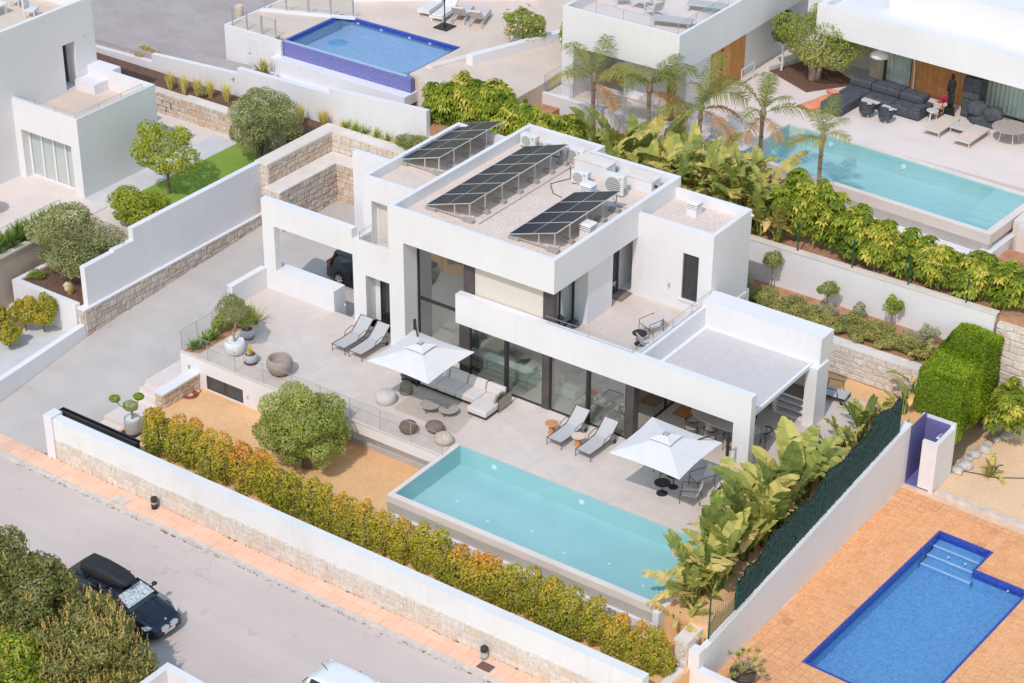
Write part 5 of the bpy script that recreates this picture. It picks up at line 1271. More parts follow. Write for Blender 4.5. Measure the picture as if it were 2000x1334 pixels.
# chaise parked on the right of the pergola
def chaise(label, loc, rz):
    t = thing('folded_lounger', label, 'sun lounger', loc, rz, group='folded loungers behind the pergola column')
    part('cushion', MB().box(-.33, .33, 0, 1.9, .22, .30), 'sling', t, bevel=.03)
    part('frame', MB().box(-.36, -.33, 0, 1.9, .2, .26).box(.33, .36, 0, 1.9, .2, .26), 'dark_metal', t)
    for s in (-1, 1):
        part('arm_loop', MB().tube([(s*.36, .3, .26), (s*.38, .35, .62), (s*.38, .95, .62), (s*.36, 1.0, .26)], .018, 6), 'dark_metal', t)
        part('wheel', MB().lathe([(.09, -.02), (.1, 0), (.09, .02)], 12).xform(Matrix.Translation((s*.38, .1, .1)) @ Matrix.Rotation(PI/2, 4, 'Y')), 'dark_metal', t)
        part('leg', MB().box(s*.34-.02, s*.34+.02, 1.75, 1.8, 0, .2), 'dark_metal', t)
chaise('folded grey lounger nearer the pergola column', (9.75, 10.75, 0), -PI/2+.15+PI)
chaise('folded grey lounger farther behind the pergola column', (10.55, 11.55, 0), PI/2+.12)

# ---------------------------------------------------------------- sofa corner
t = thing('outdoor_sofa', 'pale grey corner sofa with chaise under the left parasol', 'sofa', (-2, 3, 0))
part('base', MB().csg([(-3.9, -.22, 2.52, 3.5, .05, .14), (-1.08, -.22, 1.95, 2.52, .05, .14)]), 'dark_metal', t, w=True)
for a, b in ((-3.9, -3.08), (-3.07, -2.15), (-2.14, -1.12)): part('seat_cushion', MB().box(a, b, 2.5, 3.42, .141, .42), 'fabric_sofa', t, w=True, bevel=.05)
part('chaise_cushion', MB().box(-1.11, -.2, 1.9, 3.42, .141, .40), 'fabric_sofa', t, w=True, bevel=.05)
for a, b in ((-3.85, -3.0), (-2.95, -2.1), (-2.05, -1.2), (-1.15, -.3)):
    part('back_cushion', MB().hexa([(a, 3.2, .40), (b, 3.2, .40), (b, 3.42, .40), (a, 3.42, .40)], [(a, 3.32, .80), (b, 3.32, .80), (b, 3.5, .78), (a, 3.5, .78)]), 'fabric_sofa', t, w=True, bevel=.05)
part('arm_panel', MB().box(-.17, -.13, 2.72, 3.55, .1, .60), 'fabric_taupe', t, w=True)
part('arm_frame', MB().tube([(-.15, 2.7, .05), (-.15, 2.7, .62), (-.15, 3.56, .66), (-.15, 3.56, .05)], .02, 6).tube([(-.15, 3.56, .64), (-3.9, 3.56, .64)], .02, 6), 'bronze_frame', t, w=True)
for i, (m_, y) in enumerate((('fabric_green', 2.85), ('fabric_green', 3.0), ('fabric_sofa', 3.15))):
    part('scatter_cushion', MB().hexa([(-.42, y-.2, .40), (-.30, y-.2, .40), (-.30, y+.2, .40), (-.42, y+.2, .40)], [(-.30, y-.18, .78), (-.2, y-.18, .78), (-.2, y+.18, .78), (-.30, y+.18, .78)]), m_, t, w=True, bevel=.05)
t = thing('dark_daybed', 'dark low bench at the left end of the corner sofa', 'bench', (-4.3, 2.9, 0), 0)
part('seat', MB().box(-.5, .35, -.5, .4, .22, .34), 'bronze_frame', t, bevel=.02)
for a in (-.45, .3):
    for b in (-.45, .35): part('leg', MB().box(a-.02, a+.02, b-.02, b+.02, 0, .22), 'bronze_frame', t)
rg = MB().prism([(-3.74, .58), (-.62, .5), (-1.0, 2.85), (-3.76, 2.62)], .002, .014)
solo('rug', rg, 'rug', 'beige outdoor rug under the coffee tables', 'rug')
def coffee(label, loc, r, h):
    t = thing('coffee_table', label, 'coffee table', loc, group='round coffee tables on the rug')
    part('table_top', MB().lathe([(0, h-.03), (r-.02, h-.03), (r, h-.01), (r-.01, h), (0, h)], 32), 'table_stone', t)
    for k in range(3):
        a = .6+k*2*PI/3
        part('leg', MB().tube([(r*.7*math.cos(a), r*.7*math.sin(a), h-.03), (r*.75*math.cos(a), r*.75*math.sin(a), 0)], .018, 6), 'bronze_frame', t)
coffee('round stone coffee table on the rug, farther from the chaise', (-2.45, 1.3, .014), .41, .30)
coffee('round stone coffee table on the rug, nearer the chaise', (-1.72, 1.52, .014), .41, .25)
def pouf(name, label, loc, prof, mat, ax=1, ay=1, grp=None):
    t = thing(name, label, 'pouf', loc, group=grp)
    part('body', MB().lathe(prof, 28, (0, 0, 0), ax, ay), mat, t, smooth=True)
    n = len(prof)//2
    part('seam', MB().lathe([(prof[n][0]+.004, prof[n][1]-.006), (prof[n][0]+.008, prof[n][1]), (prof[n][0]+.004, prof[n][1]+.006)], 28, (0, 0, 0), ax, ay), mat, t)
pouf('pouf', 'large pale grey drum pouf near the glass balustrade', (-4.3, .82, 0), [(.0, 0), (.36, 0), (.40, .04), (.42, .2), (.40, .36), (.34, .41), (0, .43)], 'fabric_light')
pouf('stool_pouf', 'olive green fabric stool beside the grey drum pouf', (-4.05, 1.82, 0), [(0, 0), (.26, 0), (.28, .05), (.27, .2), (.22, .42), (.19, .46), (0, .47)], 'fabric_olive')
pb_ = [(0, 0), (.24, .01), (.33, .10), (.36, .22), (.31, .36), (.2, .44), (0, .47)]
pouf('pebble_pouf', 'round brown pebble pouf leftmost by the glass balustrade', (-2.2, -.42, 0), pb_, 'pouf_brown', grp='pebble poufs by the balustrade')
pouf('pebble_pouf', 'brown pebble pouf on the rug between the two others', (-1.4, .22, .01), [(a, b*.85) for a, b in pb_], 'pouf_taupe', 1.08, .95, 'pebble poufs by the balustrade')
pouf('pebble_pouf', 'cream pebble pouf nearest the pool corner', (-.62, -.25, 0), [(a*1.02, b*.9) for a, b in pb_], 'pouf_sand', 1.05, 1, 'pebble poufs by the balustrade')

# ---------------------------------------------------------------- pots on the terrace
t = thing('bowl_planter', 'large empty taupe clay bowl on the terrace', 'planter', (-9.1, .0, 0))
part('bowl', MB().lathe([(0, .06), (.32, .06), (.44, .15), (.54, .38), (.53, .60), (.47, .74), (.43, .75), (.40, .70), (.42, .5), (.30, .42), (0, .42)], 36), 'clay_taupe', t, smooth=True)
for k in range(6): part('foot', MB().box(-.04, .04, -.04, .04, 0, .065).xform(Matrix.Rotation(k*PI/3, 4, 'Z') @ Matrix.Translation((.3, 0, 0))), 'dark_metal', t)
part('soil', MB().lathe([(0, .43), (.41, .43), (.41, .435), (0, .44)], 24), 'clay_taupe', t)
def pot(name, label, loc, r, h, mat, fill, saucer=None):
    t = thing(name, label, 'plant pot', loc)
    part('pot', MB().lathe([(0, .02), (r*.62, .02), (r*.85, h*.18), (r, h*.5), (r*.97, h*.8), (r*.86, h), (r*.80, h), (r*.80, h*.9), (0, h*.9)], 30), mat, t, smooth=True)
    part('soil', MB().lathe([(0, h*.905), (r*.79, h*.905), (0, h*.92)], 20), fill, t)
    if saucer: part('saucer', MB().lathe([(0, 0), (r*.9, 0), (r*1.02, .05), (r*.98, .05), (r*.86, .02), (0, .02)], 26), saucer, t)
    return t
POT_OLIVE = pot('white_pot', 'large white pot with white pebbles holding a small olive tree', (-11.65, .15, 0), .44, .62, 'pot_white', 'pebble')
POT_MID = pot('lilac_pot', 'lilac grey pot with an upright leafy plant behind the white pot', (-12.1, 1.4, 0), .29, .44, 'pot_lilac', 'mulch', 'clay_taupe')
POT_SM = pot('lilac_pot', 'small lilac grey pot with a spiky plant in front of the bowl', (-10.62, -.05, 0), .28, .42, 'pot_lilac', 'mulch', 'bronze_frame')
t = thing('tall_pot', 'grey cylinder pot holding a cloud pruned tree by the gate', 'plant pot', (-12.45, -5.15, -1.4))
part('pot', MB().lathe([(0, 0), (.28, 0), (.32, .05), (.34, .62), (.33, .68), (.29, .68), (.29, .6), (0, .6)], 28), 'pot_grey', t, smooth=True)
part('soil', MB().lathe([(0, .60), (.29, .60), (0, .62)], 20), 'pebble', t)
part('saucer', MB().box(-.4, .4, -.3, .3, -.03, .01), 'dark_metal', t)
TALL_POT = t
struct('terrace_bed', MB().prism([(-13.5, -.95), (-12.82, -.75), (-12.82, 3.2), (-14.3, 3.0), (-13.5, .95)], -.02, .02), 'red_soil')
# hose, bollards, covers
t = thing('garden_hose', 'coiled brown garden hose on the sand by the terrace wall', 'hose', (-12.55, -1.75, -1.4))
for k in range(4): part('coil', MB().tube([((.17+.055*k)*math.cos(a*PI/12), (.17+.055*k)*math.sin(a*PI/12), .025+.01*(k % 2)) for a in range(25)], .022, 5, False), 'hose', t)
part('tail', MB().tube([(.3, .1, .02), (.15, .5, .02), (-.35, .7, .02), (-.4, .72, .4)], .02, 5), 'hose', t)
def bollard(label, loc, m2):
    t = thing('street_bollard', label, 'bollard', loc, group='dark bollards on the pavement')
    part('body', MB().lathe([(0, 0), (.13, 0), (.13, .22)], 18), m2, t, smooth=True)
    part('collar', MB().lathe([(.12, .22), (.12, .32)], 18), 'grey_metal', t)
    part('cap', MB().lathe([(.135, .32), (.135, .46), (.11, .49), (0, .50)], 18), 'dark_metal', t, smooth=True)
bollard('dark bollard light on the left part of the pavement', (-9.0, -7.62, -2.303), 'dark_metal')
bollard('grey based bollard light on the right part of the pavement', (6.65, -7.6, -2.303), 'grey_metal')
t = thing('manhole_cover', 'rusty square manhole cover in the terracotta pavement', 'manhole cover', (6.98, -7.97, -2.3))
part('lid', MB().box(-.28, .28, -.2, .2, -.01, .008), 'iron', t)
part('rim', MB().csg([(-.31, .31, -.23, .23, -.01, .005)], [(-.281, .281, -.201, .201, -.01, .005)]), 'kerb_stone', t)
t = thing('access_cover', 'pale concrete access cover in the left part of the pavement', 'manhole cover', (-10.4, -8.0, -2.3))
part('lid', MB().box(-.42, .3, -.2, .2, -.01, .007), 'kerb_stone', t)
part('rim', MB().csg([(-.46, .34, -.24, .24, -.01, .004)], [(-.421, .301, -.201, .201, -.01, .004)]), 'pave_joint', t)
# leaves and dirt along the kerb and the wall foot
dm = MB()
for i in range(420):
    x = random.uniform(-16, 13); y = random.choice((-8.46, -8.46, -7.42))+random.gauss(0, .03)*(1 if random.random() < .8 else 2)
    y = min(y, -7.40) if y > -8 else min(y, -8.43); z = -2.302 if y > -8 else -2.419
    s = random.uniform(.02, .055); a = random.uniform(0, 6.28)
    if random.random() < .10: s *= 2.2
    c_, s_ = math.cos(a)*s, math.sin(a)*s
    dm.add([(x+c_, y+s_*.4, z+.004), (x-s_, y+c_*.4, z+.012), (x-c_, y-s_*.4, z+.004), (x+s_, y-c_*.4, z+.012)], [(0, 1, 2, 3)])
o = link('leaf_litter', dm.mesh('leaf_litter', 'debris')); tag(o, 'brown dry leaves and dirt gathered along the kerb', 'leaf litter', kind='stuff')

# ---------------------------------------------------------------- pergola furniture
t = thing('dining_table', 'long oval pale dining table under the pergola', 'dining table', (7.9, 6.45, 0))
part('table_top', MB().lathe([(0, .71), (.98, .71), (1.0, .73), (.98, .75), (0, .75)], 40, (0, 0, 0), 1.5, .62), 'table_pale', t)
part('leg', MB().lathe([(.3, 0), (.14, .3), (.14, .5), (.3, .71)], 18, (-.7, 0, 0)), 'table_pale', t)
part('leg', MB().lathe([(.3, 0), (.14, .3), (.14, .5), (.3, .71)], 18, (.7, 0, 0)), 'table_pale', t)
def dchair(label, loc, rz):
    t = thing('dining_chair', label, 'chair', loc, rz, group='black framed chairs around the pergola table')
    part('seat', MB().lathe([(0, .42), (.23, .42), (.25, .44), (.23, .47), (0, .475)], 20, (0, 0, 0), 1, .95), 'fabric_taupe', t)
    part('backrest', MB().tube([(.26*math.cos(a), .24*math.sin(a), .74+.04*math.sin(a)) for a in [PI*(-.08+1.16*k/12) for k in range(13)]], .028, 6), 'dark_metal', t)
    for a in (.1, PI-.1, 3.9, 5.5):
        h = .74 if a < 3.5 else .43
        part('leg', MB().tube([(.25*math.cos(a), .24*math.sin(a), h), (.27*math.cos(a), .26*math.sin(a), 0)], .014, 5), 'dark_metal', t)
    return t
dl = ['dining chair at the far left of the front row under the pergola', 'dining chair second from the left in front of the pergola table', 'dining chair third from the left in front of the pergola table', 'dining chair at the right head of the pergola table', 'dining chair behind the left half of the pergola table', 'dining chair behind the right half of the pergola table']
for i, (x, y, r) in enumerate(((6.85, 5.7, PI), (7.75, 5.55, PI), (8.6, 5.6, PI), (9.5, 6.75, -PI/2+.4), (7.3, 7.3, 0), (8.5, 7.3, 0))): dchair(dl[i], (x, y, 0), r)
t = thing('fruit_bowl', 'dark bowl of yellow fruit on the pergola table', 'bowl', (7.5, 6.6, .75))
part('bowl', MB().lathe([(0, 0), (.08, 0), (.2, .1), (.22, .12), (.2, .11), (0, .03)], 20), 'bronze_frame', t, smooth=True)
for k in range(6): part('fruit', MB().lathe([(0, -.06), (.05, -.035), (.06, 0), (.05, .035), (0, .06)], 8, (.1*math.cos(k), .1*math.sin(k), .12)), 'leaf_straw' if k % 2 else 'terracotta_tab', t, smooth=True)
t = thing('orange_vase', 'orange glass vase at the right end of the pergola table', 'vase', (8.85, 6.7, .75))
part('body', MB().lathe([(.05, 0), (.11, .06), (.12, .14), (.06, .2), (.07, .24)], 16), 'teak', t, smooth=True)
part('blooms', MB().lathe([(0, .2), (.12, .26), (.16, .33), (.1, .4), (0, .42)], 9), 'orange_flower', t)
t = thing('terracotta_mat', 'rust coloured doormat beside the pergola glass door', 'mat', (5.75, 7.1, .003))
part('mat', MB().box(-.35, .35, -.4, .4, 0, .012), 'terracotta_tab', t)
part('border', MB().csg([(-.38, .38, -.43, .43, 0, .008)], [(-.351, .351, -.401, .401, 0, .008)]), 'mat_brown', t)
t = thing('outdoor_kitchen', 'white outdoor kitchen counter with timber top and open shelves', 'counter', (8.3, 9.6, 0))
part('counter_body', MB().csg([(6.3, 6.45, 9.35, 10.02, 0, .82), (8.35, 8.48, 9.35, 10.02, 0, .82), (6.3, 8.48, 9.35, 10.02, .72, .82)]), 'stucco', t, w=True)
part('timber_top', MB().box(6.28, 8.34, 9.3, 10.01, .821, .87), 'wood', t, w=True)
part('shelf_unit', MB().csg([(8.49, 9.86, 9.2, 10.01, 0, 1.0)], [(8.62, 9.8, 9.2, 9.9, .06, .32), (8.62, 9.8, 9.2, 9.9, .38, .62), (8.62, 9.8, 9.2, 9.9, .68, .90)]), 'stucco', t, w=True)
part('unit_top', MB().box(8.49, 9.86, 9.18, 10.01, 1.001, 1.03), 'fabric_taupe', t, w=True)
for z in (.325, .625): part('shelf', MB().box(8.63, 9.79, 9.19, 9.89, z, z+.05), 'table_pale', t, w=True)
t = thing('storage_box', 'grey plastic storage box under the kitchen counter', 'storage box', (7.55, 9.55, 0))
part('body', MB().hexa([(-.42, -.26, .04), (.42, -.26, .04), (.42, .26, .04), (-.42, .26, .04)], [(-.46, -.3, .42), (.46, -.3, .42), (.46, .3, .42), (-.46, .3, .42)]), 'cover_grey', t)
part('lid', MB().box(-.49, .49, -.33, .33, .421, .47), 'bin_grey', t, bevel=.015)
for a in (-.35, .35): part('wheel', MB().lathe([(.04, -.02), (.04, .02)], 10).xform(Matrix.Translation((a, -.27, .04)) @ Matrix.Rotation(PI/2, 4, 'Y')), 'dark_metal', t)
# chairs and black tables by the pool end
lounge_chair('wire_armchair', 'black wire armchair under the left edge of the pool parasol', (7.5, 2.75, 0), .9, 'dark_metal', 'fabric_light', 'black wire armchairs by the pool end')
lounge_chair('wire_armchair', 'black wire armchair right of the small black tables', (9.05, 1.95, 0), -1.15, 'dark_metal', 'fabric_light', 'black wire armchairs by the pool end')
lounge_chair('wire_armchair', 'black wire armchair under the near corner of the pool parasol', (8.95, 2.95, 0), -.5, 'dark_metal', 'fabric_light', 'black wire armchairs by the pool end')
def btable(label, loc, r, h):
    t = thing('black_side_table', label, 'side table', loc, group='small round black tables')
    part('table_top', MB().lathe([(0, h-.015), (r, h-.015), (r, h), (0, h)], 26), 'black_top', t)
    part('stem', MB().lathe([(.02, .015), (.02, h-.015)], 8), 'black_top', t)
    part('base', MB().lathe([(0, 0), (r*.7, 0), (r*.7, .012), (0, .015)], 22), 'black_top', t)
btable('round black table nearer the pool beneath the parasol', (8.0, 1.72, 0), .31, .48)
btable('round black table tucked under the parasol corner', (8.12, 2.32, 0), .27, .55)
btable('round black table on the upper balcony', (3.75, 6.7, 2.606), .30, .5)
lounge_chair('balcony_chair', 'black framed armchair behind the balcony table', (3.6, 7.75, 2.606), -.35, 'dark_metal', 'fabric_light', 'armchairs on the upper balcony')
lounge_chair('balcony_chair', 'black framed armchair nearest the balcony glass corner', (4.35, 6.45, 2.606), 2.6, 'dark_metal', 'fabric_light', 'armchairs on the upper balcony')
t = thing('doormat', 'brown doormat at the inner balcony door', 'mat', (1.0, 9.6, 2.607))
part('mat', MB().box(-.28, .3, -.42, .42, 0, .012), 'mat_brown', t)
part('border', MB().csg([(-.31, .33, -.45, .45, 0, .008)], [(-.281, .301, -.421, .421, 0, .008)]), 'bronze_frame', t)
t = thing('black_lantern', 'black basket lantern with looped handle by the balcony door', 'lantern', (.95, 6.35, 2.606))
part('body', MB().lathe([(0, 0), (.12, 0), (.17, .1), (.17, .2), (.1, .28), (.05, .28)], 12), 'cover_grey', t)
part('handle', MB().tube([(.0, 0, .28), (.02, 0, .40), (.09, 0, .45), (.13, 0, .40)], .012, 5), 'dark_metal', t)
# interior furniture seen through the glass
t = thing('indoor_sofa', 'mint white sofa inside the glazed living room', 'sofa', (-.6, 5.6, .006))
part('base', MB().box(-1.9, 2.4, -.45, .45, .05, .42), 'sofa_mint', t, bevel=.06)
part('backrest', MB().box(-1.9, 1.5, -.5, -.25, .42, .80), 'sofa_mint', t, bevel=.06)
for a in (-1.2, -.1, .9): part('cushion', MB().box(a, a+.75, -.22, -.02, .42, .85), 'sofa_mint', t, bevel=.06)
part('armrest', MB().box(-2.1, -1.9, -.5, .45, .05, .62), 'fabric_light', t, bevel=.04)
t = thing('indoor_armchair', 'grey swivel chair behind the indoor sofa', 'armchair', (.6, 7.2, .006))
part('shell', MB().lathe([(.3, .3), (.45, .5), (.5, .8), (.44, .8), (.38, .5), (0, .42)], 20), 'fabric_taupe', t, smooth=True)
part('base', MB().lathe([(.28, 0), (.28, .02), (.04, .04), (.04, .3)], 14), 'dark_metal', t)
rtable('round wooden coffee table inside the living room', (1.6, 6.6, .006), .5, .38, 'table_pale', 'dark_metal')
t = thing('indoor_dining_table', 'pale dining table behind the right living room window', 'table', (3.5, 6.2, .006))
part('table_top', MB().box(-.75, .75, -.6, .6, .72, .76), 'table_pale', t, bevel=.015)
for a in (-.65, .65):
    for b in (-.5, .5): part('leg', MB().tube([(a*.7, b*.7, .72), (a, b, 0)], .03, 6), 'wood', t)
for i, (x, y, r) in enumerate(((2.9, 5.3, PI), (4.1, 5.3, PI), (2.4, 6.3, PI/2))):
    c_ = thing('indoor_chair', ['white shell chair at the left corner of the indoor dining table', 'white shell chair nearest the black column indoors', 'white shell chair at the left end of the indoor dining table'][i], 'chair', (x, y, .006), r, group='white shell chairs indoors')
    part('shell', MB().grid(lambda u, v: (.24*math.cos(PI*u), .22*math.sin(PI*u)*(.4+.6*v), .44+.36*v*math.sin(PI*u)), 12, 4).lathe([(0, .42), (.22, .44), (0, .46)], 16), 'fabric_white', c_)
    for a in (.7, 2.3, 3.9, 5.5): part('leg', MB().tube([(.12*math.cos(a), .12*math.sin(a), .43), (.22*math.cos(a), .22*math.sin(a), 0)], .014, 5), 'wood', c_)

# ---------------------------------------------------------------- cars
def wheel(t, x, y, r, side, hub='chrome'):
    w_ = part('wheel', MB().lathe([(r*.62, -.10), (r*.95, -.10), (r, -.06), (r, .06), (r*.95, .10), (r*.62, .10)], 24).xform(Matrix.Translation((x, y, r)) @ Matrix.Rotation(PI/2, 4, 'X')), 'tyre', t, smooth=False)
    part('rim', MB().lathe([(0, .03), (r*.18, .05), (r*.55, .02), (r*.63, .05), (r*.63, -.05)], 24).xform(Matrix.Translation((x, y+side*.055, r)) @ Matrix.Rotation(-side*PI/2, 4, 'X')), hub, w_)
    for k in range(7):
        q = MB().box(-.035, .035, r*.15, r*.6, .03, .065).xform(Matrix.Translation((x, y+side*.06, r)) @ Matrix.Rotation(-side*PI/2, 4, 'X') @ Matrix.Rotation(k*2*PI/7, 4, 'Z'))
        part('spoke', q, hub, w_)
def car_shell(st, n=14, exp=.28):
    """st: list of (x, half width, z low, z top, belt half width fraction at the top); a lofted closed shell"""
    mb = MB()
    def ring(s):
        x, w, zl, zt, tw = s
        pts = []
        for k in range(n+1):
            a = k/n
            q = math.sin(PI*a)
            y = -math.cos(PI*a)
            yy = math.copysign(abs(y)**exp, y)
            z = zl+(zt-zl)*(q**.45 if q > 0 else 0)
            f = 1-(1-tw)*((z-zl)/(zt-zl+1e-6))**1.6
            pts.append((x, yy*w*f, z))
        return pts
    rings = [ring(s) for s in st]
    for r_ in rings: mb.v += r_
    m = n+1
    for i in range(len(rings)-1):
        for k in range(n):
            mb.f.append((i*m+k, (i+1)*m+k, (i+1)*m+k+1, i*m+k+1))
    mb.f.append(tuple(range(m))); mb.f.append(tuple((len(rings)-1)*m+k for k in range(m-1, -1, -1)))
    return mb
def estate(name, label, loc, rz, paint, L=4.72, W=.91, H=1.44, wagon=True):
    t = thing(name, label, 'car', loc, rz)
    h = L/2
    st = [(-h, W*.80, .34, .80, .95), (-h+.10, W*.93, .26, .98, .93), (-h+.45, W*.99, .20, 1.02, .92), (-h+1.2, W, .18, .99, .92), (0, W, .17, .97, .92), (h-1.75, W, .17, .96, .92), (h-1.1, W*.99, .19, .90, .90), (h-.45, W*.95, .22, .80, .86), (h-.12, W*.84, .26, .68, .86), (h, W*.62, .32, .56, .9)]
    b_ = part('body', car_shell(st), paint, t, smooth=True)
    cab = [(-h+.16, W*.70, .93, .985, .9), (-h+.42, W*.84, .93, H-.13, .76), (-h+.8, W*.87, .94, H-.03, .74), (-h+1.5, W*.88, .93, H, .74), (-.05, W*.88, .92, H-.01, .74), (.35, W*.87, .91, H-.10, .76), (.80, W*.85, .90, 1.17, .84), (1.14, W*.80, .89, .945, .92)]
    part('window_glass', car_shell(cab, exp=.35), 'car_glass', t, smooth=True)
    roof = [(-h+.30, W*.60, H-.16, H-.10, .9), (-h+.8, W*.655, H-.10, H-.015, .9), (-h+1.5, W*.66, H-.08, H+.012, .9), (-.05, W*.655, H-.09, H+.004, .9), (.33, W*.64, H-.16, H-.088, .9)]
    part('roof', car_shell(roof, exp=.4), paint, t, smooth=True)
    for s in (-1, 1):
        part('pillar', MB().tube([(.30, s*W*.645, H-.11), (.80, s*W*.74, 1.16), (1.16, s*W*.80, .93)], [.035, .04, .05], 6), paint, t, smooth=True)
        part('pillar', MB().tube([(-h+.45, s*W*.63, H-.12), (-h+.32, s*W*.80, .98)], [.06, .09], 6), paint, t, smooth=True)
        part('pillar', MB().tube([(-.45, s*W*.655, H-.05), (-.5, s*W*.85, .97)], .03, 6), 'car_trim', t)
        mi = part('mirror', MB().lathe([(0, -.09), (.07, -.06), (.08, .02), (.05, .09), (0, .1)], 10, (0, 0, 0), .8, 1.3).xform(Matrix.Translation((.72, s*(W+.10), 1.03)) @ Matrix.Rotation(PI/2, 4, 'Y')), paint, t, smooth=True)
        part('mirror_arm', MB().tube([(.74, s*W*.82, .97), (.72, s*(W+.08), 1.0)], .03, 6), 'car_trim', t)
        part('headlight', MB().hexa([(h-.32, s*W*.55, .63), (h-.10, s*W*.50, .60), (h-.34, s*W*.93, .62), (h-.50, s*W*.965, .66)], [(h-.30, s*W*.58, .70), (h-.12, s*W*.50, .655), (h-.36, s*W*.915, .69), (h-.52, s*W*.945, .72)]), 'lamp_clear', t)
        part('tail_lamp', MB().hexa([(-h+.02, s*W*.5, .80), (-h+.02, s*W*.82, .80), (-h+.32, s*W*.985, .80), (-h+.30, s*W*.9, .80)], [(-h+.05, s*W*.5, .94), (-h+.05, s*W*.82, .94), (-h+.34, s*W*.975, .95), (-h+.32, s*W*.88, .95)]), 'lamp_red', t)
        part('door_seam', MB().box(-.46, -.445, s*W*.97, s*W*1.003, .35, .95), 'car_trim', t)
        part('sill', MB().box(-1.2, 1.1, s*W*.9, s*W*1.0, .16, .24), 'car_trim', t)
        for x in (-h+.86, h-.92): wheel(t, x, s*(W-.11), .33, s)
    return t
bm = estate('estate_car', 'dark navy estate car with a black roof box parked on the street', (-5.45, -13.0, -2.42), 0, 'car_navy')
h = 2.36
for s in (-1, 1):
    q_ = Matrix.Translation((h-.005, s*.215, .525)) @ Matrix.Rotation(PI/2-.12, 4, 'Y')
    part('grille', MB().lathe([(.145, -.06), (.20, -.02), (.19, .035), (.15, .03)], 20, (0, 0, 0), .60, 1.0).xform(q_), 'chrome', bm)
    part('grille_mesh', MB().lathe([(0, .01), (.155, .01), (0, .02)], 18, (0, 0, 0), .60, 1.0).xform(q_), 'car_trim', bm)
    part('bonnet_crease', MB().tube([(1.15, s*.45, .935), (1.75, s*.36, .85), (2.1, s*.28, .72)], .012, 5), 'car_navy', bm)
    part('roof_rail', MB().tube([(-1.9, s*.60, H_) for H_ in (1.36,)]+[(-1.7, s*.60, 1.46), (-.3, s*.60, 1.47), (-.1, s*.60, 1.40)], .018, 6), 'car_trim', bm)
part('badge', MB().lathe([(0, 0), (.045, 0), (.045, .01), (0, .012)], 14).xform(Matrix.Translation((h-.17, 0, .735)) @ Matrix.Rotation(.9, 4, 'Y')), 'chrome', bm)
pl_ = part('number_plate', MB().box(h-.01, h+.025, -.26, .26, .30, .40), 'plate', bm)
part('air_intake', MB().box(h-.12, h-.03, -.6, .6, .24, .33), 'car_trim', bm)
part('sun_shield', MB().hexa([(.46, -.55, 1.25), (.46, .55, 1.25), (1.02, .64, .99), (1.02, -.64, .99)], [(.47, -.55, 1.268), (.47, .55, 1.268), (1.03, .64, 1.008), (1.03, -.64, 1.008)]).xform(Matrix.Translation((.045, 0, .065))), 'sunshade', bm)
rbx = thing('roof_box', 'black plastic roof box on top of the navy estate car', 'roof box', (-5.9, -13.0, -.93))
rbs = [(-1.12, .34, .06, .28, .9), (-1.0, .41, .02, .38, .88), (-.3, .43, 0, .40, .86), (.5, .41, .02, .35, .84), (.95, .33, .05, .24, .84), (1.1, .22, .08, .16, .9)]
part('lid', car_shell([(a, b_, .12, d_, e_) for a, b_, c_, d_, e_ in rbs], exp=.35), 'box_black', rbx, smooth=True)
part('tray', car_shell([(a, b_*.99, c_, .13, 1.0) for a, b_, c_, d_, e_ in rbs], exp=.4), 'car_trim', rbx, smooth=True)
part('seam', MB().box(-1.08, 1.0, -.432, -.425, .115, .13), 'car_trim', rbx)
for x in (-.6, .4): part('crossbar', MB().box(x-.03, x+.03, -.62, .62, -.04, -.0), 'car_trim', rbx)
wc = estate('white_car', 'white hatchback on the street cut by the bottom edge', (5.15, -12.55, -2.42), 0, 'car_white', 4.2, .89, 1.50)
part('antenna', MB().tube([(-1.35, .0, 1.46), (-1.62, .0, 1.66)], .012, 5), 'car_trim', wc)
part('rear_screen', MB().hexa([(-2.02, -.55, 1.02), (-2.02, .55, 1.02), (-1.72, .5, 1.36), (-1.72, -.5, 1.36)], [(-2.05, -.55, 1.03), (-2.05, .55, 1.03), (-1.75, .5, 1.38), (-1.75, -.5, 1.38)]), 'car_glass', wc)
hb = estate('hatchback', 'dark grey hatchback parked in the court behind the white wall', (-11.55, 8.95, -.63), 0, 'car_grey', 4.0, .87, 1.46)


# roof pipes and outlets
for k, (lab_, pts) in enumerate((('grey pipe run behind the air conditioners on the roof', [(-5.4, 12.93, 6.27), (-1.2, 12.93, 6.27), (-1.2, 12.6, 6.27)]), ('grey conduit along the long solar array', [(-3.2, 5.6, 6.24), (-3.2, 12.1, 6.24), (-2.6, 12.3, 6.24)]), ('grey conduit between the tall air conditioner and the parapet', [(-.2, 10.7, 6.24), (.3, 10.2, 6.24), (1.2, 10.2, 6.24)]))):
    solo('roof_pipe', MB().tube(pts, .025, 6), 'grey_metal', lab_, 'pipe')
for k, (lab_, x, y, z) in enumerate((('round roof drain near the front left roof corner', -5.9, 4.7, 6.215), ('round roof drain near the right parapet', .9, 9.0, 6.215), ('round roof drain on the lower right roof', 4.2, 10.6, 5.875))):
    t = thing('roof_drain', lab_, 'drain', (x, y, z))
    part('grate', MB().lathe([(0, .03), (.08, .03), (.10, .01), (.12, 0)], 14), 'grey_metal', t)
    part('rim', MB().lathe([(.12, 0), (.16, .0), (.16, .008), (.12, .01)], 14), 'block_grey', t)
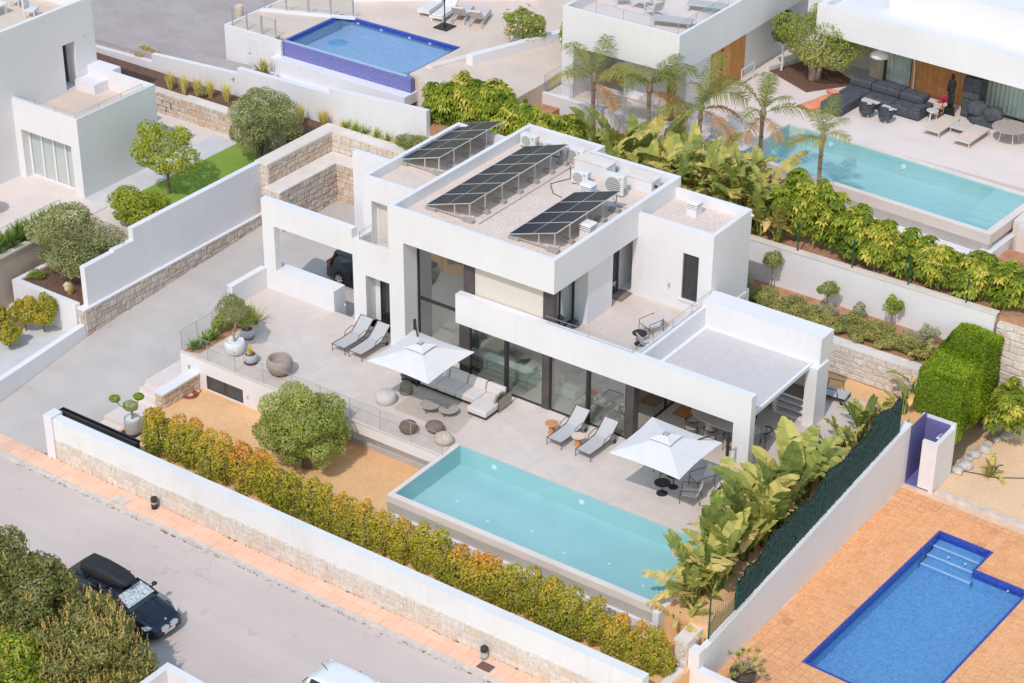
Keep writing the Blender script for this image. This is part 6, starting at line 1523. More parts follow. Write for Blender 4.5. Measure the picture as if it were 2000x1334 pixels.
# ---------------------------------------------------------------- vegetation
def quads_obj(name, V4, tint, mat, parent, loc=(0, 0, 0)):
    """V4: (n,4,3) array of leaf quads in the parent's space"""
    n = len(V4)
    me = bpy.data.meshes.new(name)
    me.vertices.add(n*4); me.loops.add(n*4); me.polygons.add(n)
    me.vertices.foreach_set('co', np.ascontiguousarray(V4, dtype=np.float32).ravel())
    me.loops.foreach_set('vertex_index', np.arange(n*4, dtype=np.int32))
    me.polygons.foreach_set('loop_start', np.arange(0, n*4, 4, dtype=np.int32))
    me.polygons.foreach_set('loop_total', np.full(n, 4, dtype=np.int32))
    me.update()
    a = me.attributes.new('tint', 'FLOAT', 'FACE'); a.data.foreach_set('value', np.clip(tint, 0, 1).astype(np.float32))
    me.materials.append(MAT[mat]); me.validate()
    return link(name, me, parent, loc)
def unit(v): return v/np.maximum(np.linalg.norm(v, axis=-1, keepdims=True), 1e-9)
def leafquads(P, N, L, W, jit=.6, up=0.0, fold=.0):
    n = len(P)
    Nn = unit(N+RNG.normal(0, jit, (n, 3))+np.array([0, 0, up]))
    T = unit(np.cross(Nn, RNG.normal(0, 1, (n, 3))))
    B = np.cross(Nn, T)
    L = np.broadcast_to(L, (n,))[:, None]*RNG.uniform(.7, 1.3, (n, 1)); W = np.broadcast_to(W, (n,))[:, None]*RNG.uniform(.7, 1.3, (n, 1))
    return np.stack([P-T*L*.5, P+B*W*.5-Nn*W*fold, P+T*L*.5, P-B*W*.5-Nn*W*fold], 1)
def blob_points(blobs, n, shell=.22):
    """points near the skin of a set of ellipsoids; returns positions, outward normals, blob index"""
    bl = np.array(blobs, float)
    w = (bl[:, 3]*bl[:, 4]+bl[:, 4]*bl[:, 5]+bl[:, 3]*bl[:, 5]); w /= w.sum()
    k = RNG.choice(len(bl), n, p=w)
    d = unit(RNG.normal(0, 1, (n, 3)))
    r = 1-np.abs(RNG.normal(0, shell, (n, 1)))
    r = np.clip(r, .1, 1.06)
    P = bl[k, :3]+d*bl[k, 3:6]*r
    N = unit(d/bl[k, 3:6])
    # drop points that lie deep inside another ellipsoid
    keep = np.ones(n, bool)
    for j in range(len(bl)):
        q = ((P-bl[j, :3])/bl[j, 3:6]); ins = (q**2).sum(1) < .52
        keep &= ~(ins & (k != j))
    return P[keep], N[keep], k[keep]
def lobes(c, R, n, frac=.42, seed=0, low=-.5):
    """a main ellipsoid broken into clumps for an uneven outline"""
    rr = np.random.default_rng(seed)
    out = [(*c, R[0]*.74, R[1]*.74, R[2]*.74)]
    for i in range(n):
        while True:
            d = unit(rr.normal(0, 1, 3))
            if d[2] > low: break
        f = rr.uniform(.55, .86)
        s = frac*rr.uniform(.6, 1.3)
        out.append((c[0]+d[0]*R[0]*f, c[1]+d[1]*R[1]*f, c[2]+d[2]*R[2]*f, R[0]*s, R[1]*s, R[2]*s*.95))
    return out
def crown(parent, blobs, n, L, W, mat, name='crown', jit=.7, up=.3, shell=.22, tb=.25, tr=.45, seed=0, topt=.15):
    P, N, k = blob_points(blobs, n, shell)
    bt = np.random.default_rng(seed+1).uniform(0, tb, len(blobs))
    z = P[:, 2]; zn = (z-z.min())/max(z.max()-z.min(), .01)
    tint = bt[k]+RNG.uniform(0, tr, len(P))+.1
    return quads_obj(name, leafquads(P, N, L, W, jit, up), tint, mat, parent)
def limbs(parent, base, tips, r0, r1, mat, name='limb'):
    for tp in tips:
        m = [base[i]*.45+tp[i]*.55 for i in range(3)]
        m[0] += random.uniform(-.12, .12); m[1] += random.uniform(-.12, .12)
        part(name, MB().tube([base, m, tp], [r0, (r0+r1)/2, r1], 6), mat, parent)
def tree(name, label, loc, trunk_h, r, cz, R, n, L, W, leaf, bark, seed, nl=16, frac=.42, lean=(0, 0), cat='tree', multi=1, group=None, low=-.5, **kw):
    t = thing(name, label, cat, loc, group=group)
    c = (lean[0], lean[1], cz)
    for m in range(multi):
        a = 6.28*m/multi
        o = (math.cos(a)*.14*(multi > 1), math.sin(a)*.14*(multi > 1))
        fx, fy = lean[0]*.4+o[0]*2.4, lean[1]*.4+o[1]*2.4
        part('trunk', MB().tube([(o[0], o[1], -.1), (o[0]*1.3+.04, o[1]*1.3-.03, trunk_h*.45), (fx, fy, trunk_h)], [r*1.25, r, r*.75], 9), bark, t)
        bl = lobes(c, R, nl, frac, seed, low)
        limbs(t, (fx, fy, trunk_h*.95), [b[:3] for b in bl[1+m*3:1+m*3+5]], r*.55, r*.15, bark)
    crown(t, lobes(c, R, nl, frac, seed, low), n, L, W, leaf, seed=seed, **kw)
    return t

# --- trees of the main plot
def round_tree():
    t = thing('round_tree', 'dense round crowned tree on the sand in front of the terrace', 'tree', (-5.25, -3.0, -1.4))
    part('trunk', MB().tube([(0, 0, -.1), (.05, -.03, .4), (-.05, .05, 1.0)], [.22, .18, .14], 9), 'bark', t)
    limbs(t, (-.05, .05, .9), [(1.1, .2, 1.7), (-1.0, .5, 1.8), (.1, -1.1, 1.6), (.2, 1.1, 1.9), (-.5, -.6, 2.4)], .1, .03, 'bark')
    bl = lobes((0, 0, 1.8), (1.95, 1.9, 1.52), 46, .27, 5, -.7)
    crown(t, bl, 36000, .125, .05, 'leaf_round', seed=5, tb=.42, tr=.5, shell=.22)
round_tree()
# the hedge along the street wall: single shrubs
hx = -10.35; hk = 0
HTOP = lambda x: float(np.interp(x, [-10, -6, -4, -1, 2, 4.4, 5.0, 6, 8, 10, 12.3], [.95, 1.0, .75, .75, .75, .45, .5, .8, .85, .6, .45]))
hl = []
while hx < 12.6:
    hl.append(hx)
    hx += random.uniform(.76, .94)
hord = ['first', 'second', 'third', 'fourth', 'fifth', 'sixth', 'seventh', 'eighth', 'ninth', 'tenth', 'eleventh', 'twelfth', 'thirteenth', 'fourteenth', 'fifteenth', 'sixteenth', 'seventeenth', 'eighteenth', 'nineteenth', 'twentieth', 'twenty-first', 'twenty-second', 'twenty-third', 'twenty-fourth', 'twenty-fifth', 'twenty-sixth', 'twenty-seventh', 'twenty-eighth', 'twenty-ninth', 'thirtieth']
for i, x in enumerate(hl):
    top = HTOP(x)+random.uniform(-.35, .05); hgt = top+1.4
    first = i == 0
    y = -5.75+random.uniform(-.1, .1)
    t = thing('hedge_shrub', 'yellow green hedge shrub, %s from the gate along the street wall' % hord[i], 'shrub', (x, y, -1.4), group='hedge shrubs along the street wall')
    part('stem', MB().tube([(0, 0, -.05), (.03, .02, hgt*.4), (0, 0, hgt*.8)], [.05, .04, .02], 6), 'bark', t)
    rr = np.random.default_rng(100+i); bl = []
    R = .70 if first else .50
    for q in range(20):
        v = rr.uniform(.08, .93); a = rr.uniform(0, 6.28); ro = R*(.62 if v < .7 else .62*(1.5-v)/.8)*rr.uniform(.5, 1)
        s = rr.uniform(.22, .36)*(1.2 if v < .6 else .8)
        bl.append((ro*math.cos(a), ro*math.sin(a), hgt*v, s, s, s*1.25))
    bl.append((0, 0, hgt*.45, R*.85, R*.85, hgt*.44))
    bl.append((rr.uniform(-.1, .1), rr.uniform(-.1, .1), hgt*.93, .17, .17, .22))
    P, N, k = blob_points(bl, 7000 if first else 5600, .24)
    orange = .18+.42*rr.random()
    tint = rr.uniform(0, .3, len(bl))[k]+RNG.uniform(0, .42, len(P))+orange*(P[:, 2]/hgt)**2
    quads_obj('crown', leafquads(P, N, .105, .06, .6, .3), tint, 'leaf_hedge', t)

# --- foreground bushes by the street
def spiky_bush(name, label, loc, bl, n, mat, tips, seed):
    t = thing(name, label, 'bush', loc)
    part('trunk', MB().tube([(0, 0, -.1), (.1, .05, .7), (0, .1, 1.4)], [.16, .12, .08], 8), 'bark', t)
    limbs(t, (0, .05, .9), [b[:3] for b in bl[:10]], .06, .015, 'bark_pale', 'branch')
    P, N, k = blob_points(bl, n, .25)
    tint = np.random.default_rng(seed).uniform(0, .3, len(bl))[k]+RNG.uniform(0, .5, len(P))
    quads_obj('crown', leafquads(P, N, .16, .07, .6, .5), tint, mat, t)
    if tips:
        Pt, Nt, k = blob_points(bl, tips*6, .02)
        sel = np.argsort(-Nt[:, 2]+RNG.normal(0, .25, len(Nt)))[:tips]
        Vq = []; tt = []
        for p_, n_ in zip(Pt[sel], Nt[sel]):
            d_ = unit(n_*.45+np.array([0, 0, 1])+RNG.normal(0, .12, 3)); h_ = RNG.uniform(.25, .6); col_ = RNG.uniform(0, 1)
            for q in range(12):
                c_ = p_+d_*h_*(q/12); s_ = .055*(1-q/16)
                a_ = unit(np.cross(d_, RNG.normal(0, 1, 3))); b_ = np.cross(d_, a_)
                o_ = a_*s_+d_*s_*1.2
                Vq.append([c_, c_+o_*.6+b_*.02, c_+o_*1.3, c_+o_*.6-b_*.02]); tt.append(col_*.6+RNG.uniform(0, .4))
        tag(quads_obj('flower_spikes', np.array(Vq), np.array(tt), 'leaf_tip', t), kind='stuff')
    return t
spiky_bush('street_bush', 'tall brownish spreading bush in the bottom left corner behind the spiky one', (-6.3, -16.9, -2.4), lobes((0, 0, 2.9), (2.6, 1.9, 2.2), 54, .22, 11, -.5), 30000, 'leaf_pitto', 40, 11)
spiky_bush('street_bush', 'large olive green bush with upright rusty flower spikes by the navy car', (-3.3, -16.75, -2.4), lobes((0, 0, 1.75), (2.6, 1.75, 1.75), 52, .24, 12, -.4)+[(-1.5, -1.0, 1.3, 1.0, .9, 1.0), (1.5, .7, .95, .9, .6, .9)], 40000, 'leaf_pitto', 330, 12)
spiky_bush('street_bush', 'green leafy bush at the very bottom left edge', (-4.6, -19.4, -2.4), lobes((0, 0, 1.6), (1.9, 1.5, 1.4), 22, .36, 13, -.3), 15000, 'leaf_bush', 60, 13)
spiky_bush('street_bush', 'low bush with rusty spikes at the bottom edge right of the others', (-1.6, -18.3, -2.4), lobes((0, 0, 1.0), (1.5, 1.3, 1.0), 18, .36, 14, -.3), 13000, 'leaf_pitto', 120, 14)
struct('verge', MB().prism([(-20, -15.2), (-1.6, -14.6), (2.2, -14.9), (6.0, -15.6), (8.0, -30), (-20, -30)], -2.6, -2.405), 'red_soil')
t = thing('near_wall', 'white wall corner at the bottom edge beside the spiky bush', 'wall', (1, -15.6, -2.4))
part('wall', MB().prism([(-.75, -15.45), (-.45, -15.45), (6, -15.75), (6, -16.0), (-.5, -15.75), (-.5, -20), (-.75, -20)], -2.6, -.85), 'stucco', t, w=True)

# --- left plot
def olive(name, label, loc, th, cz, R, n, seed, multi=1, leaf='leaf_olive', bark='bark'):
    return tree(name, label, loc, th, .14, cz, R, n, .13, .05, leaf, bark, seed, nl=30, frac=.34, multi=multi, tb=.4, tr=.5, low=-.8)
olive('olive_tree', 'broad grey green olive tree in the bark mulch planter', (-21.5, 1.1, .06), 1.0, 2.0, (1.95, 1.75, 1.45), 25000, 21, 2)
olive('olive_tree', 'grey green olive tree between the lawn and the stone court wall', (-21.6, 13.3, 1.1), 1.0, 2.1, (1.75, 1.6, 1.6), 25000, 22, 3)
t = tree('citrus_tree', 'airy yellow green citrus tree standing on the lawn', (-22.6, 7.9, 1.12), 1.0, .08, 2.2, (1.75, 1.6, 1.35), 6500, .16, .08, 'leaf_citrus', 'bark', 23, nl=26, frac=.30, tb=.3, tr=.5)
tree('round_bush', 'round glossy green bush above the driveway wall', (-21.4, 4.9, 1.06), .4, .06, .85, (1.45, 1.2, .85), 12000, .15, .07, 'leaf_citrus', 'bark', 24, nl=20, cat='bush', tb=.3, tr=.4)
GRN = ['far', 'left', 'middle', 'right', 'near']
def strap_plant(name, label, loc, n, L, W, mat, spread=.9, droop=.5, grp=None, cat='plant', tb=(0, 1), stem=None, upb=.35):
    """arching strap leaves from one point, three quads each"""
    t = thing(name, label, cat, loc, group=grp)
    Vq = []; tt = []
    for i in range(n):
        a = random.uniform(0, 6.28); e = random.uniform(upb, 1.45); l = L*random.uniform(.65, 1.15); w = W*random.uniform(.7, 1.2); ti = random.uniform(*tb)
        d = np.array([math.cos(a)*math.cos(e)*spread, math.sin(a)*math.cos(e)*spread, math.sin(e)])
        b = np.array([-math.sin(a), math.cos(a), 0])
        p = np.array([random.gauss(0, .04), random.gauss(0, .04), 0.]); pts = [p]
        for k in range(3):
            p = p+d*l/3; pts.append(p); d = d-np.array([0, 0, droop*.45*(k+1)*.5]); d = d/np.linalg.norm(d)
        ws = [w*.6, w, w*.75, .002]
        for k in range(3): Vq.append([pts[k]-b*ws[k]/2, pts[k]+b*ws[k]/2, pts[k+1]+b*ws[k+1]/2, pts[k+1]-b*ws[k+1]/2]); tt.append(ti)
    quads_obj('leaves', np.array(Vq), np.array(tt), mat, t)
    part('root_crown', MB().lathe([(.06, -.03), (.08, .02), (.03, .1)], 8), 'bark', t)
    return t
gpos = [(-29.2, 15.1), (-28.3, 15.1), (-27.6, 15.35), (-26.9, 15.5), (-25.9, 15.6), (-21.3, 15.8), (-20.1, 16.05)]
glab = ['leftmost', 'second', 'third', 'fourth', 'fifth', 'sixth', 'seventh and rightmost']
for i, (x, y) in enumerate(gpos):
    strap_plant('feather_grass', 'straw coloured feather grass tuft, %s of the row on the stone planter' % glab[i], (x, y, 2.15), 240, .95, .022, 'leaf_straw', .55, .45, 'feather grass tufts on the stone planter', 'grass', upb=.9)
tree('small_shrub', 'small grey brown shrub between the feather grasses', (-27.2, 15.3, 2.15), .1, .02, .28, (.3, .3, .25), 700, .09, .04, 'leaf_sage', 'bark', 25, nl=6, cat='shrub')
apos = [(-18.9, 16.2), (-18.3, 16.2), (-17.7, 16.2), (-17.0, 16.2), (-16.3, 16.2), (-15.6, 16.2)]
for i, (x, y) in enumerate(apos):
    strap_plant('agapanthus', 'green strap leaved plant, %s from the left behind the court wall' % hord[i], (x, y, 2.35), 60, .55, .035, 'leaf_bush', .9, .8, 'strap leaved plants behind the court wall')
for i, (x, R) in enumerate(((-14.9, .6), (-14.0, .75))):
    tree('lavender_bush', ['grey lavender bush left of the pair by the rear hedge', 'grey lavender bush right of the pair by the rear hedge'][i], (x, 16.0-.1*i, 2.35), .1, .03, .5, (R, .45, .5), 2600, .12, .03, 'leaf_sage', 'bark', 26+i, nl=8, cat='shrub', group='lavender bushes by the rear wall')
sp_ = [(-24.55, -4.2), (-24.5, -3.4), (-24.6, -2.6), (-24.5, -1.8), (-24.55, -1.0), (-24.5, -.2), (-24.6, .6), (-24.5, 1.3), (-24.55, 2.0), (-24.5, 2.7)]
for i, (x, y) in enumerate(sp_):
    strap_plant('succulent', 'fleshy green border plant, %s from the street along the beige wall' % hord[i], (x, y, 1.1), 170, .95, .075, 'leaf_succulent', .85, .3, 'succulent border on the left terrace', tb=(.0, .7))
# planter details
strap_plant('dry_grass', 'dry straw grass at the front of the bark mulch bed', (-20.7, -.35, .06), 70, .6, .015, 'leaf_straw', .5, .3, None, 'grass', upb=.9)
strap_plant('dry_grass', 'dry straw grass beside the low rosemary in the mulch bed', (-22.3, 1.0, .06), 60, .55, .015, 'leaf_straw', .5, .3, None, 'grass', upb=.9)
tree('rosemary', 'low dark green rosemary at the left corner of the mulch bed', (-22.9, -.2, .06), .1, .02, .2, (.42, .35, .22), 900, .10, .03, 'leaf_bush', 'bark', 31, nl=7, cat='shrub')
tree('rosemary', 'low dark rosemary by the white passage wall in the mulch bed', (-22.6, 2.2, .06), .1, .02, .28, (.42, .4, .28), 900, .10, .03, 'leaf_bush', 'bark', 32, nl=7, cat='shrub')
tree('rosemary', 'green rosemary tucked behind the end of the driveway wall', (-20.05, .2, .06), .1, .02, .32, (.25, .35, .32), 800, .10, .03, 'leaf_bush', 'bark', 33, nl=7, cat='shrub')
def rock(name, label, loc, s, mat, seed, grp=None):
    rr = np.random.default_rng(seed)
    k = rr.uniform(.8, 1.2, 3)
    def fn(u, v):
        a = 2*PI*(u % 1.0); b = PI*v
        q = 1+.16*math.sin(a*3+seed)*math.sin(b)+.1*math.cos(a*5+seed*2)*math.sin(b)
        return (s*k[0]*q*math.cos(a)*math.sin(b), s*k[1]*q*math.sin(a)*math.sin(b), s*.6*k[2]*-math.cos(b)+s*.35)
    return solo(name, MB().grid(fn, 10, 6), mat, label, 'rock', grp, loc, seed)
for i, (x, y, s) in enumerate(((-21.75, .75, .17), (-21.55, 1.0, .13), (-21.35, .1, .2), (-21.1, -.1, .15))):
    rock('garden_rock', ['cream rock near the olive trunk in the mulch bed', 'smaller cream rock behind it near the olive trunk', 'flat cream rock in the middle of the mulch bed', 'cream rock nearest the front edge of the mulch bed'][i], (x, y, .06), s, 'rock_cream', i+1, 'cream rocks in the mulch bed')
for i, (x, y, r_, h_) in enumerate(((-22.9, -2.6, .5, 1.1), (-21.9, -2.0, .6, 1.4), (-21.2, -1.6, .55, 1.6), (-22.4, -4.1, .7, 1.2), (-21.4, -3.4, .5, 1.0))):
    tree('yellow_shrub', ['yellow green shrub second from the left in the lower garden', 'yellow green shrub in the middle of the lower garden', 'tallest yellow green shrub beside the planter wall', 'broad yellow green shrub at the left picture edge', 'low yellow green shrub behind the sloping garden wall'][i], (x, y, -1.35), .3, .04, h_*.6, (r_, r_, h_*.5), 3600, .12, .06, 'leaf_hedge', 'bark', 40+i, nl=12, cat='shrub', group='yellow shrubs in the lower left garden', tb=.3, tr=.4)
tree('planter_shrub', 'rust and olive shrub on top of the rear white wall', (-32.8, 17.1, 2.0), .2, .03, .5, (.9, .4, .45), 2200, .12, .05, 'leaf_hedge', 'bark', 47, nl=10, cat='shrub', tb=.4, tr=.6)
# plants in pots
t = thing('potted_olive', 'small olive tree growing in the large white pot', 'tree', (-11.65, .15, .56))
part('trunk', MB().tube([(0, 0, -.03), (-.06, .02, .35), (.04, .04, .7), (.12, .02, 1.0)], [.07, .06, .055, .05], 8), 'bark_pale', t)
limbs(t, (.1, .02, .95), [(.5, .2, 1.5), (-.4, .1, 1.55), (.1, -.4, 1.6), (.1, .4, 1.7)], .03, .01, 'bark_pale')
crown(t, lobes((.02, .05, 1.5), (.78, .72, .58), 20, .36, 51, -.6), 6500, .085, .03, 'leaf_olive', seed=51, tb=.3, tr=.5)
t = thing('potted_bamboo', 'upright fine leaved plant in the lilac pot behind the olive', 'plant', (-12.1, 1.4, .4))
crown(t, lobes((0, 0, .55), (.42, .42, .52), 14, .4, 52), 3000, .12, .022, 'leaf_round', seed=52, up=.8)
part('stems', MB().tube([(0, 0, -.02), (.1, .05, .5)], .02, 5).tube([(0, 0, -.02), (-.12, .04, .5)], .02, 5).tube([(0, 0, -.02), (.02, -.12, .5)], .02, 5), 'bark_pale', t)
strap_plant('potted_bromeliad', 'spiky yellow striped plant in the small lilac pot', (-10.62, -.05, .38), 26, .5, .05, 'leaf_straw', .6, .2, None, 'plant', (0, .6), upb=.8)
t = thing('cloud_tree', 'cloud pruned small tree with three leaf pads in the grey pot', 'tree', (-12.45, -5.15, -.8))
part('trunk', MB().tube([(0, 0, -.03), (.04, 0, .25), (-.02, .02, .5)], [.05, .045, .035], 8), 'bark_pale', t)
part('limb', MB().tube([(-.02, .02, .45), (-.3, -.25, .62), (-.48, -.32, .85)], [.03, .025, .02], 6), 'bark_pale', t)
part('limb', MB().tube([(-.02, .02, .45), (.15, .2, .65), (.2, .25, .9)], [.03, .025, .02], 6), 'bark_pale', t)
for i, b in enumerate(((0, 0, .62, .34, .3, .2), (-.5, -.34, .95, .24, .22, .13), (.22, .27, 1.0, .23, .21, .13))):
    crown(t, [b], 900, .06, .03, 'leaf_cypress', 'leaf_pad', seed=60+i, shell=.1)
bedp = [(-13.2, -.6, 'agave'), (-13.15, -.05, 'agave'), (-13.2, .5, 'agave'), (-13.3, 1.1, 'b'), (-13.2, 1.8, 'b'), (-13.5, 2.4, 'b')]
for i, (x, y, k_) in enumerate(bedp):
    lab_ = ['glaucous rosette plant at the front corner of the terrace bed', 'spiky rosette plant second in the terrace bed', 'broad spiky plant third in the terrace bed', 'leafy shrub beside the potted olive in the terrace bed', 'leafy shrub behind the potted olive in the terrace bed', 'farthest shrub in the terrace bed by the low parapet'][i]
    if k_ == 'agave': strap_plant('agave', lab_, (x, y, .02), 60, .55, .08, 'leaf_succulent', .8, .15, 'plants in the terrace bed', tb=(0, .9))
    else: tree('bed_shrub', lab_, (x, y, .02), .2, .03, .5, (.45, .45, .42), 1800, .11, .04, 'leaf_round', 'bark', 70+i, nl=9, cat='shrub', group='plants in the terrace bed')
strap_plant('orange_spike_plant', 'plant with orange blooms and long drooping leaves behind the lilac pot', (-12.6, 2.5, .02), 40, 1.0, .05, 'leaf_banana', .8, .5, None, 'plant', (.3, 1))
strap_plant('planter_spikes', 'spiky yellow plants standing in the concrete planter', (-25.2, 17.55, 3.08), 46, .95, .10, 'leaf_banana', .7, .15, None, 'plant', (.3, 1), upb=.5)
t = thing('red_flowers', 'cluster of red flowers in the low stone bed', 'flowers', (-27.2, 17.9, 2.56))
crown(t, [(0, 0, .1, .22, .15, .12), (-.7, .05, .08, .14, .1, .08)], 260, .09, .08, 'petal', 'blooms', seed=80)
part('stems', MB().tube([(0, 0, -.02), (.05, 0, .12)], .02, 5), 'leaf_bush', t)
t = thing('crimson_bouquet', 'crimson leafed bouquet in the brass vase', 'flowers', (4.95, 31.0, 4.36))
part('stems', MB().tube([(0, 0, 0), (.05, 0, .3)], .02, 5), 'pink_flower', t)
vq = []
for i in range(46):
    a, e = random.uniform(0, 6.28), random.uniform(.1, 1.4); d = np.array([math.cos(a)*math.cos(e), math.sin(a)*math.cos(e), math.sin(e)]); b = np.array([-math.sin(a), math.cos(a), 0])
    p_ = np.array([.04, 0, .25]); vq.append([p_, p_+d*.2+b*.035, p_+d*.42, p_+d*.2-b*.035])
quads_obj('blooms', np.array(vq), RNG.random(46)*0, 'pink_flower', t)

# --- schefflera hedges: rosettes of drooping leaflets
def rosettes(C, N, s, tint, nl=8):
    n = len(C); Vq = []; tt = []
    ph = RNG.uniform(0, 6.28, n)
    N = unit(N*.7+np.array([0, 0, .9])+RNG.normal(0, .22, (n, 3)))
    A = unit(np.cross(N, RNG.normal(0, 1, (n, 3)))); B = np.cross(N, A)
    for k in range(nl):
        q = ph+k*2*PI/nl+RNG.uniform(-.15, .15, n)
        D = A*np.cos(q)[:, None]+B*np.sin(q)[:, None]
        S = -A*np.sin(q)[:, None]+B*np.cos(q)[:, None]
        L = s*RNG.uniform(.7, 1.25, n)[:, None]; W = L*.40
        p0 = C+D*L*.12
        p1 = C+D*L*.60+N*L*.06-np.array([0, 0, .04])*L
        p2 = C+D*L*1.0-np.array([0, 0, .26])*L
        Vq.append(np.stack([p0, p1+S*W*.5, p2, p1-S*W*.5], 1)); tt.append(tint+RNG.uniform(-.1, .1, n))
    return np.concatenate(Vq), np.concatenate(tt)
def schef(label, loc, R, n, s, seed, grp, name='schefflera'):
    t = thing(name, label, 'shrub', loc, group=grp)
    bl = lobes((0, 0, R[2]), R, 20, .32, seed, -.6)
    part('stem', MB().tube([(0, 0, -.1), (.05, .05, R[2]), (0, 0, R[2]*1.6)], [.06, .05, .03], 7), 'bark', t)
    limbs(t, (.02, .02, R[2]*.5), [b[:3] for b in bl[1:7]], .04, .015, 'bark')
    P, N, k = blob_points(bl, n, .14)
    rr = np.random.default_rng(seed)
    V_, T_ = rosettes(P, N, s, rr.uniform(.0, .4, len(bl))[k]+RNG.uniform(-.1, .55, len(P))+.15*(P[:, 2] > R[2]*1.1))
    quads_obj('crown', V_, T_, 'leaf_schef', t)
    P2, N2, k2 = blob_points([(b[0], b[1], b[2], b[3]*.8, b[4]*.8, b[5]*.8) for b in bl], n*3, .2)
    quads_obj('inner_leaves', leafquads(P2, N2, .2, .09, .8, 0), RNG.uniform(0, .3, len(P2)), 'leaf_schef', t)  # darker tint range paints the shade inside the crown
    return t
gS1 = 'umbrella leaved shrubs behind the solar roof'; gS2 = 'umbrella leaved shrubs on the rear right wall'
lA = ['first from the left', 'second from the left', 'third from the left', 'fourth from the left', 'fifth from the left', 'sixth from the left']
for i, (x, y, r, h_) in enumerate(((-14.3, 18.0, 1.05, 1.35), (-12.9, 18.2, 1.15, 1.6), (-11.4, 18.1, 1.15, 1.65), (-9.9, 18.0, 1.1, 1.45), (-8.4, 18.0, 1.1, 1.35), (-7.1, 17.9, .9, 1.3))):
    schef('tall umbrella leaved shrub behind the solar roof, %s' % lA[i], (x, y, 2.85), (r, .95, h_), 620, .30, 200+i, gS1)
lB = ['first from the banana plants', 'second from the banana plants', 'third from the banana plants', 'fourth from the banana plants', 'fifth from the banana plants', 'sixth from the banana plants', 'seventh from the banana plants', 'eighth, at the right picture edge']
for i, (x, y, r, h_) in enumerate(((4.5, 17.7, 1.1, 1.55), (5.9, 17.65, 1.0, 1.55), (7.3, 17.6, 1.0, 1.2), (8.7, 17.55, 1.0, 1.15), (10.1, 17.55, 1.0, 1.05), (11.5, 17.5, 1.0, 1.0), (12.9, 17.5, 1.0, 1.0), (14.4, 17.5, 1.0, 1.05))):
    schef('umbrella leaved shrub above the rear white wall, %s' % lB[i], (x, y, 2.85), (r, .85, h_), 560, .29, 220+i, gS2)
schef('yellowing umbrella leaved shrub at the right edge above the stone blocks', (15.6, 15.6, -1.6), (.9, .8, 1.15), 380, .27, 240, None)
schef('small bright umbrella leaved shrub by the white garden steps', (-11.6, 20.4, 2.9), (.5, .5, .75), 150, .26, 241, None)

# --- bird of paradise and banana leaves: every leaf a piece of its own
def spine(th0, bend, n, pw=1.5):
    pts, p = [], np.zeros(3)
    for k in range(n+1):
        q = th0+bend*(k/n)**pw
        pts.append((p.copy(), np.array([0, math.sin(q), math.cos(q)]), np.array([0, -math.cos(q), math.sin(q)])))
        p = p+np.array([0, math.sin(q), math.cos(q)])/n
    return pts
def big_leaf(th0, bend, W, tear, seed, stalk=.36):
    """paddle leaf: bare stalk, then a torn blade folded along its midrib"""
    rr = random.Random(seed); mb = MB(); n = 40
    sp = spine(th0, bend, n)
    mb.tube([sp[i][0] for i in (0, 10, 20, 30, 39)], [.017, .014, .012, .008, .003], 4, False)
    k0 = int(n*stalk); seg = 17
    def half(u): return W*.5*min(1, (u/.14))**.5*max(0.02, 1-u**3.2)**.6
    for side in (-1, 1):
        j = 0
        while j < seg:
            w_ = rr.choice((1, 1, 1, 2))
            u0, u1 = j/seg, min(1, (j+w_)/seg)
            if rr.random() < tear: u1g = u1-(u1-u0)*rr.uniform(.15, .5)
            else: u1g = u1
            i0, i1 = k0+int((n-k0)*u0), min(n, k0+int(round((n-k0)*u1g)))
            v0 = rr.uniform(-.45, .35) if rr.random() < tear else rr.uniform(.12, .35)
            f0, f1 = half(max(u0, .02)), half(u1g)
            (p0, t0, n0), (p1, t1, n1) = sp[i0], sp[i1]
            sl_ = .55
            e0 = p0+np.array([side*f0*math.cos(v0), 0, 0])+n0*f0*math.sin(v0)+t0*f0*sl_*.5
            e1 = p1+np.array([side*f1*math.cos(v0), 0, 0])+n1*f1*math.sin(v0)+t1*f1*sl_*.5
            mb.add([p0, p1, e1, e0], [(0, 1, 2, 3) if side > 0 else (3, 2, 1, 0)])
            j += w_
    return mb
def leaf_mesh(mb, mat, tint, name='leaf'):
    me = mb.mesh(name, mat)
    a = me.attributes.new('tint', 'FLOAT', 'FACE')
    v = np.clip(tint+RNG.uniform(-.17, .17, len(me.polygons)), 0, 1); a.data.foreach_set('value', v.astype(np.float32))
    return me
LEAF_U = [leaf_mesh(big_leaf(a, bd, W_, tr_, sd), 'leaf_banana', ti+dt) for dt in (.04, .34) for sd, (a, bd, W_, tr_, ti) in enumerate(((.08, .55, .22, .25, .12), (.2, 1.1, .22, .5, .3), (.3, 1.5, .21, .6, .45), (.15, .85, .24, .4, .35), (.4, 1.9, .20, .85, .7), (.25, 1.25, .23, .55, .5), (.45, 2.2, .19, .95, .72), (.05, .4, .22, .2, .2), (.35, 1.0, .23, .45, .5), (.5, 1.3, .21, .7, .6)))]
UPR, ARCH, DEAD = (0, 7, 10, 17, 3, 13), (1, 2, 3, 5, 8, 9, 11, 12, 13, 15, 18, 19, 0, 17), (4, 6, 14, 16)
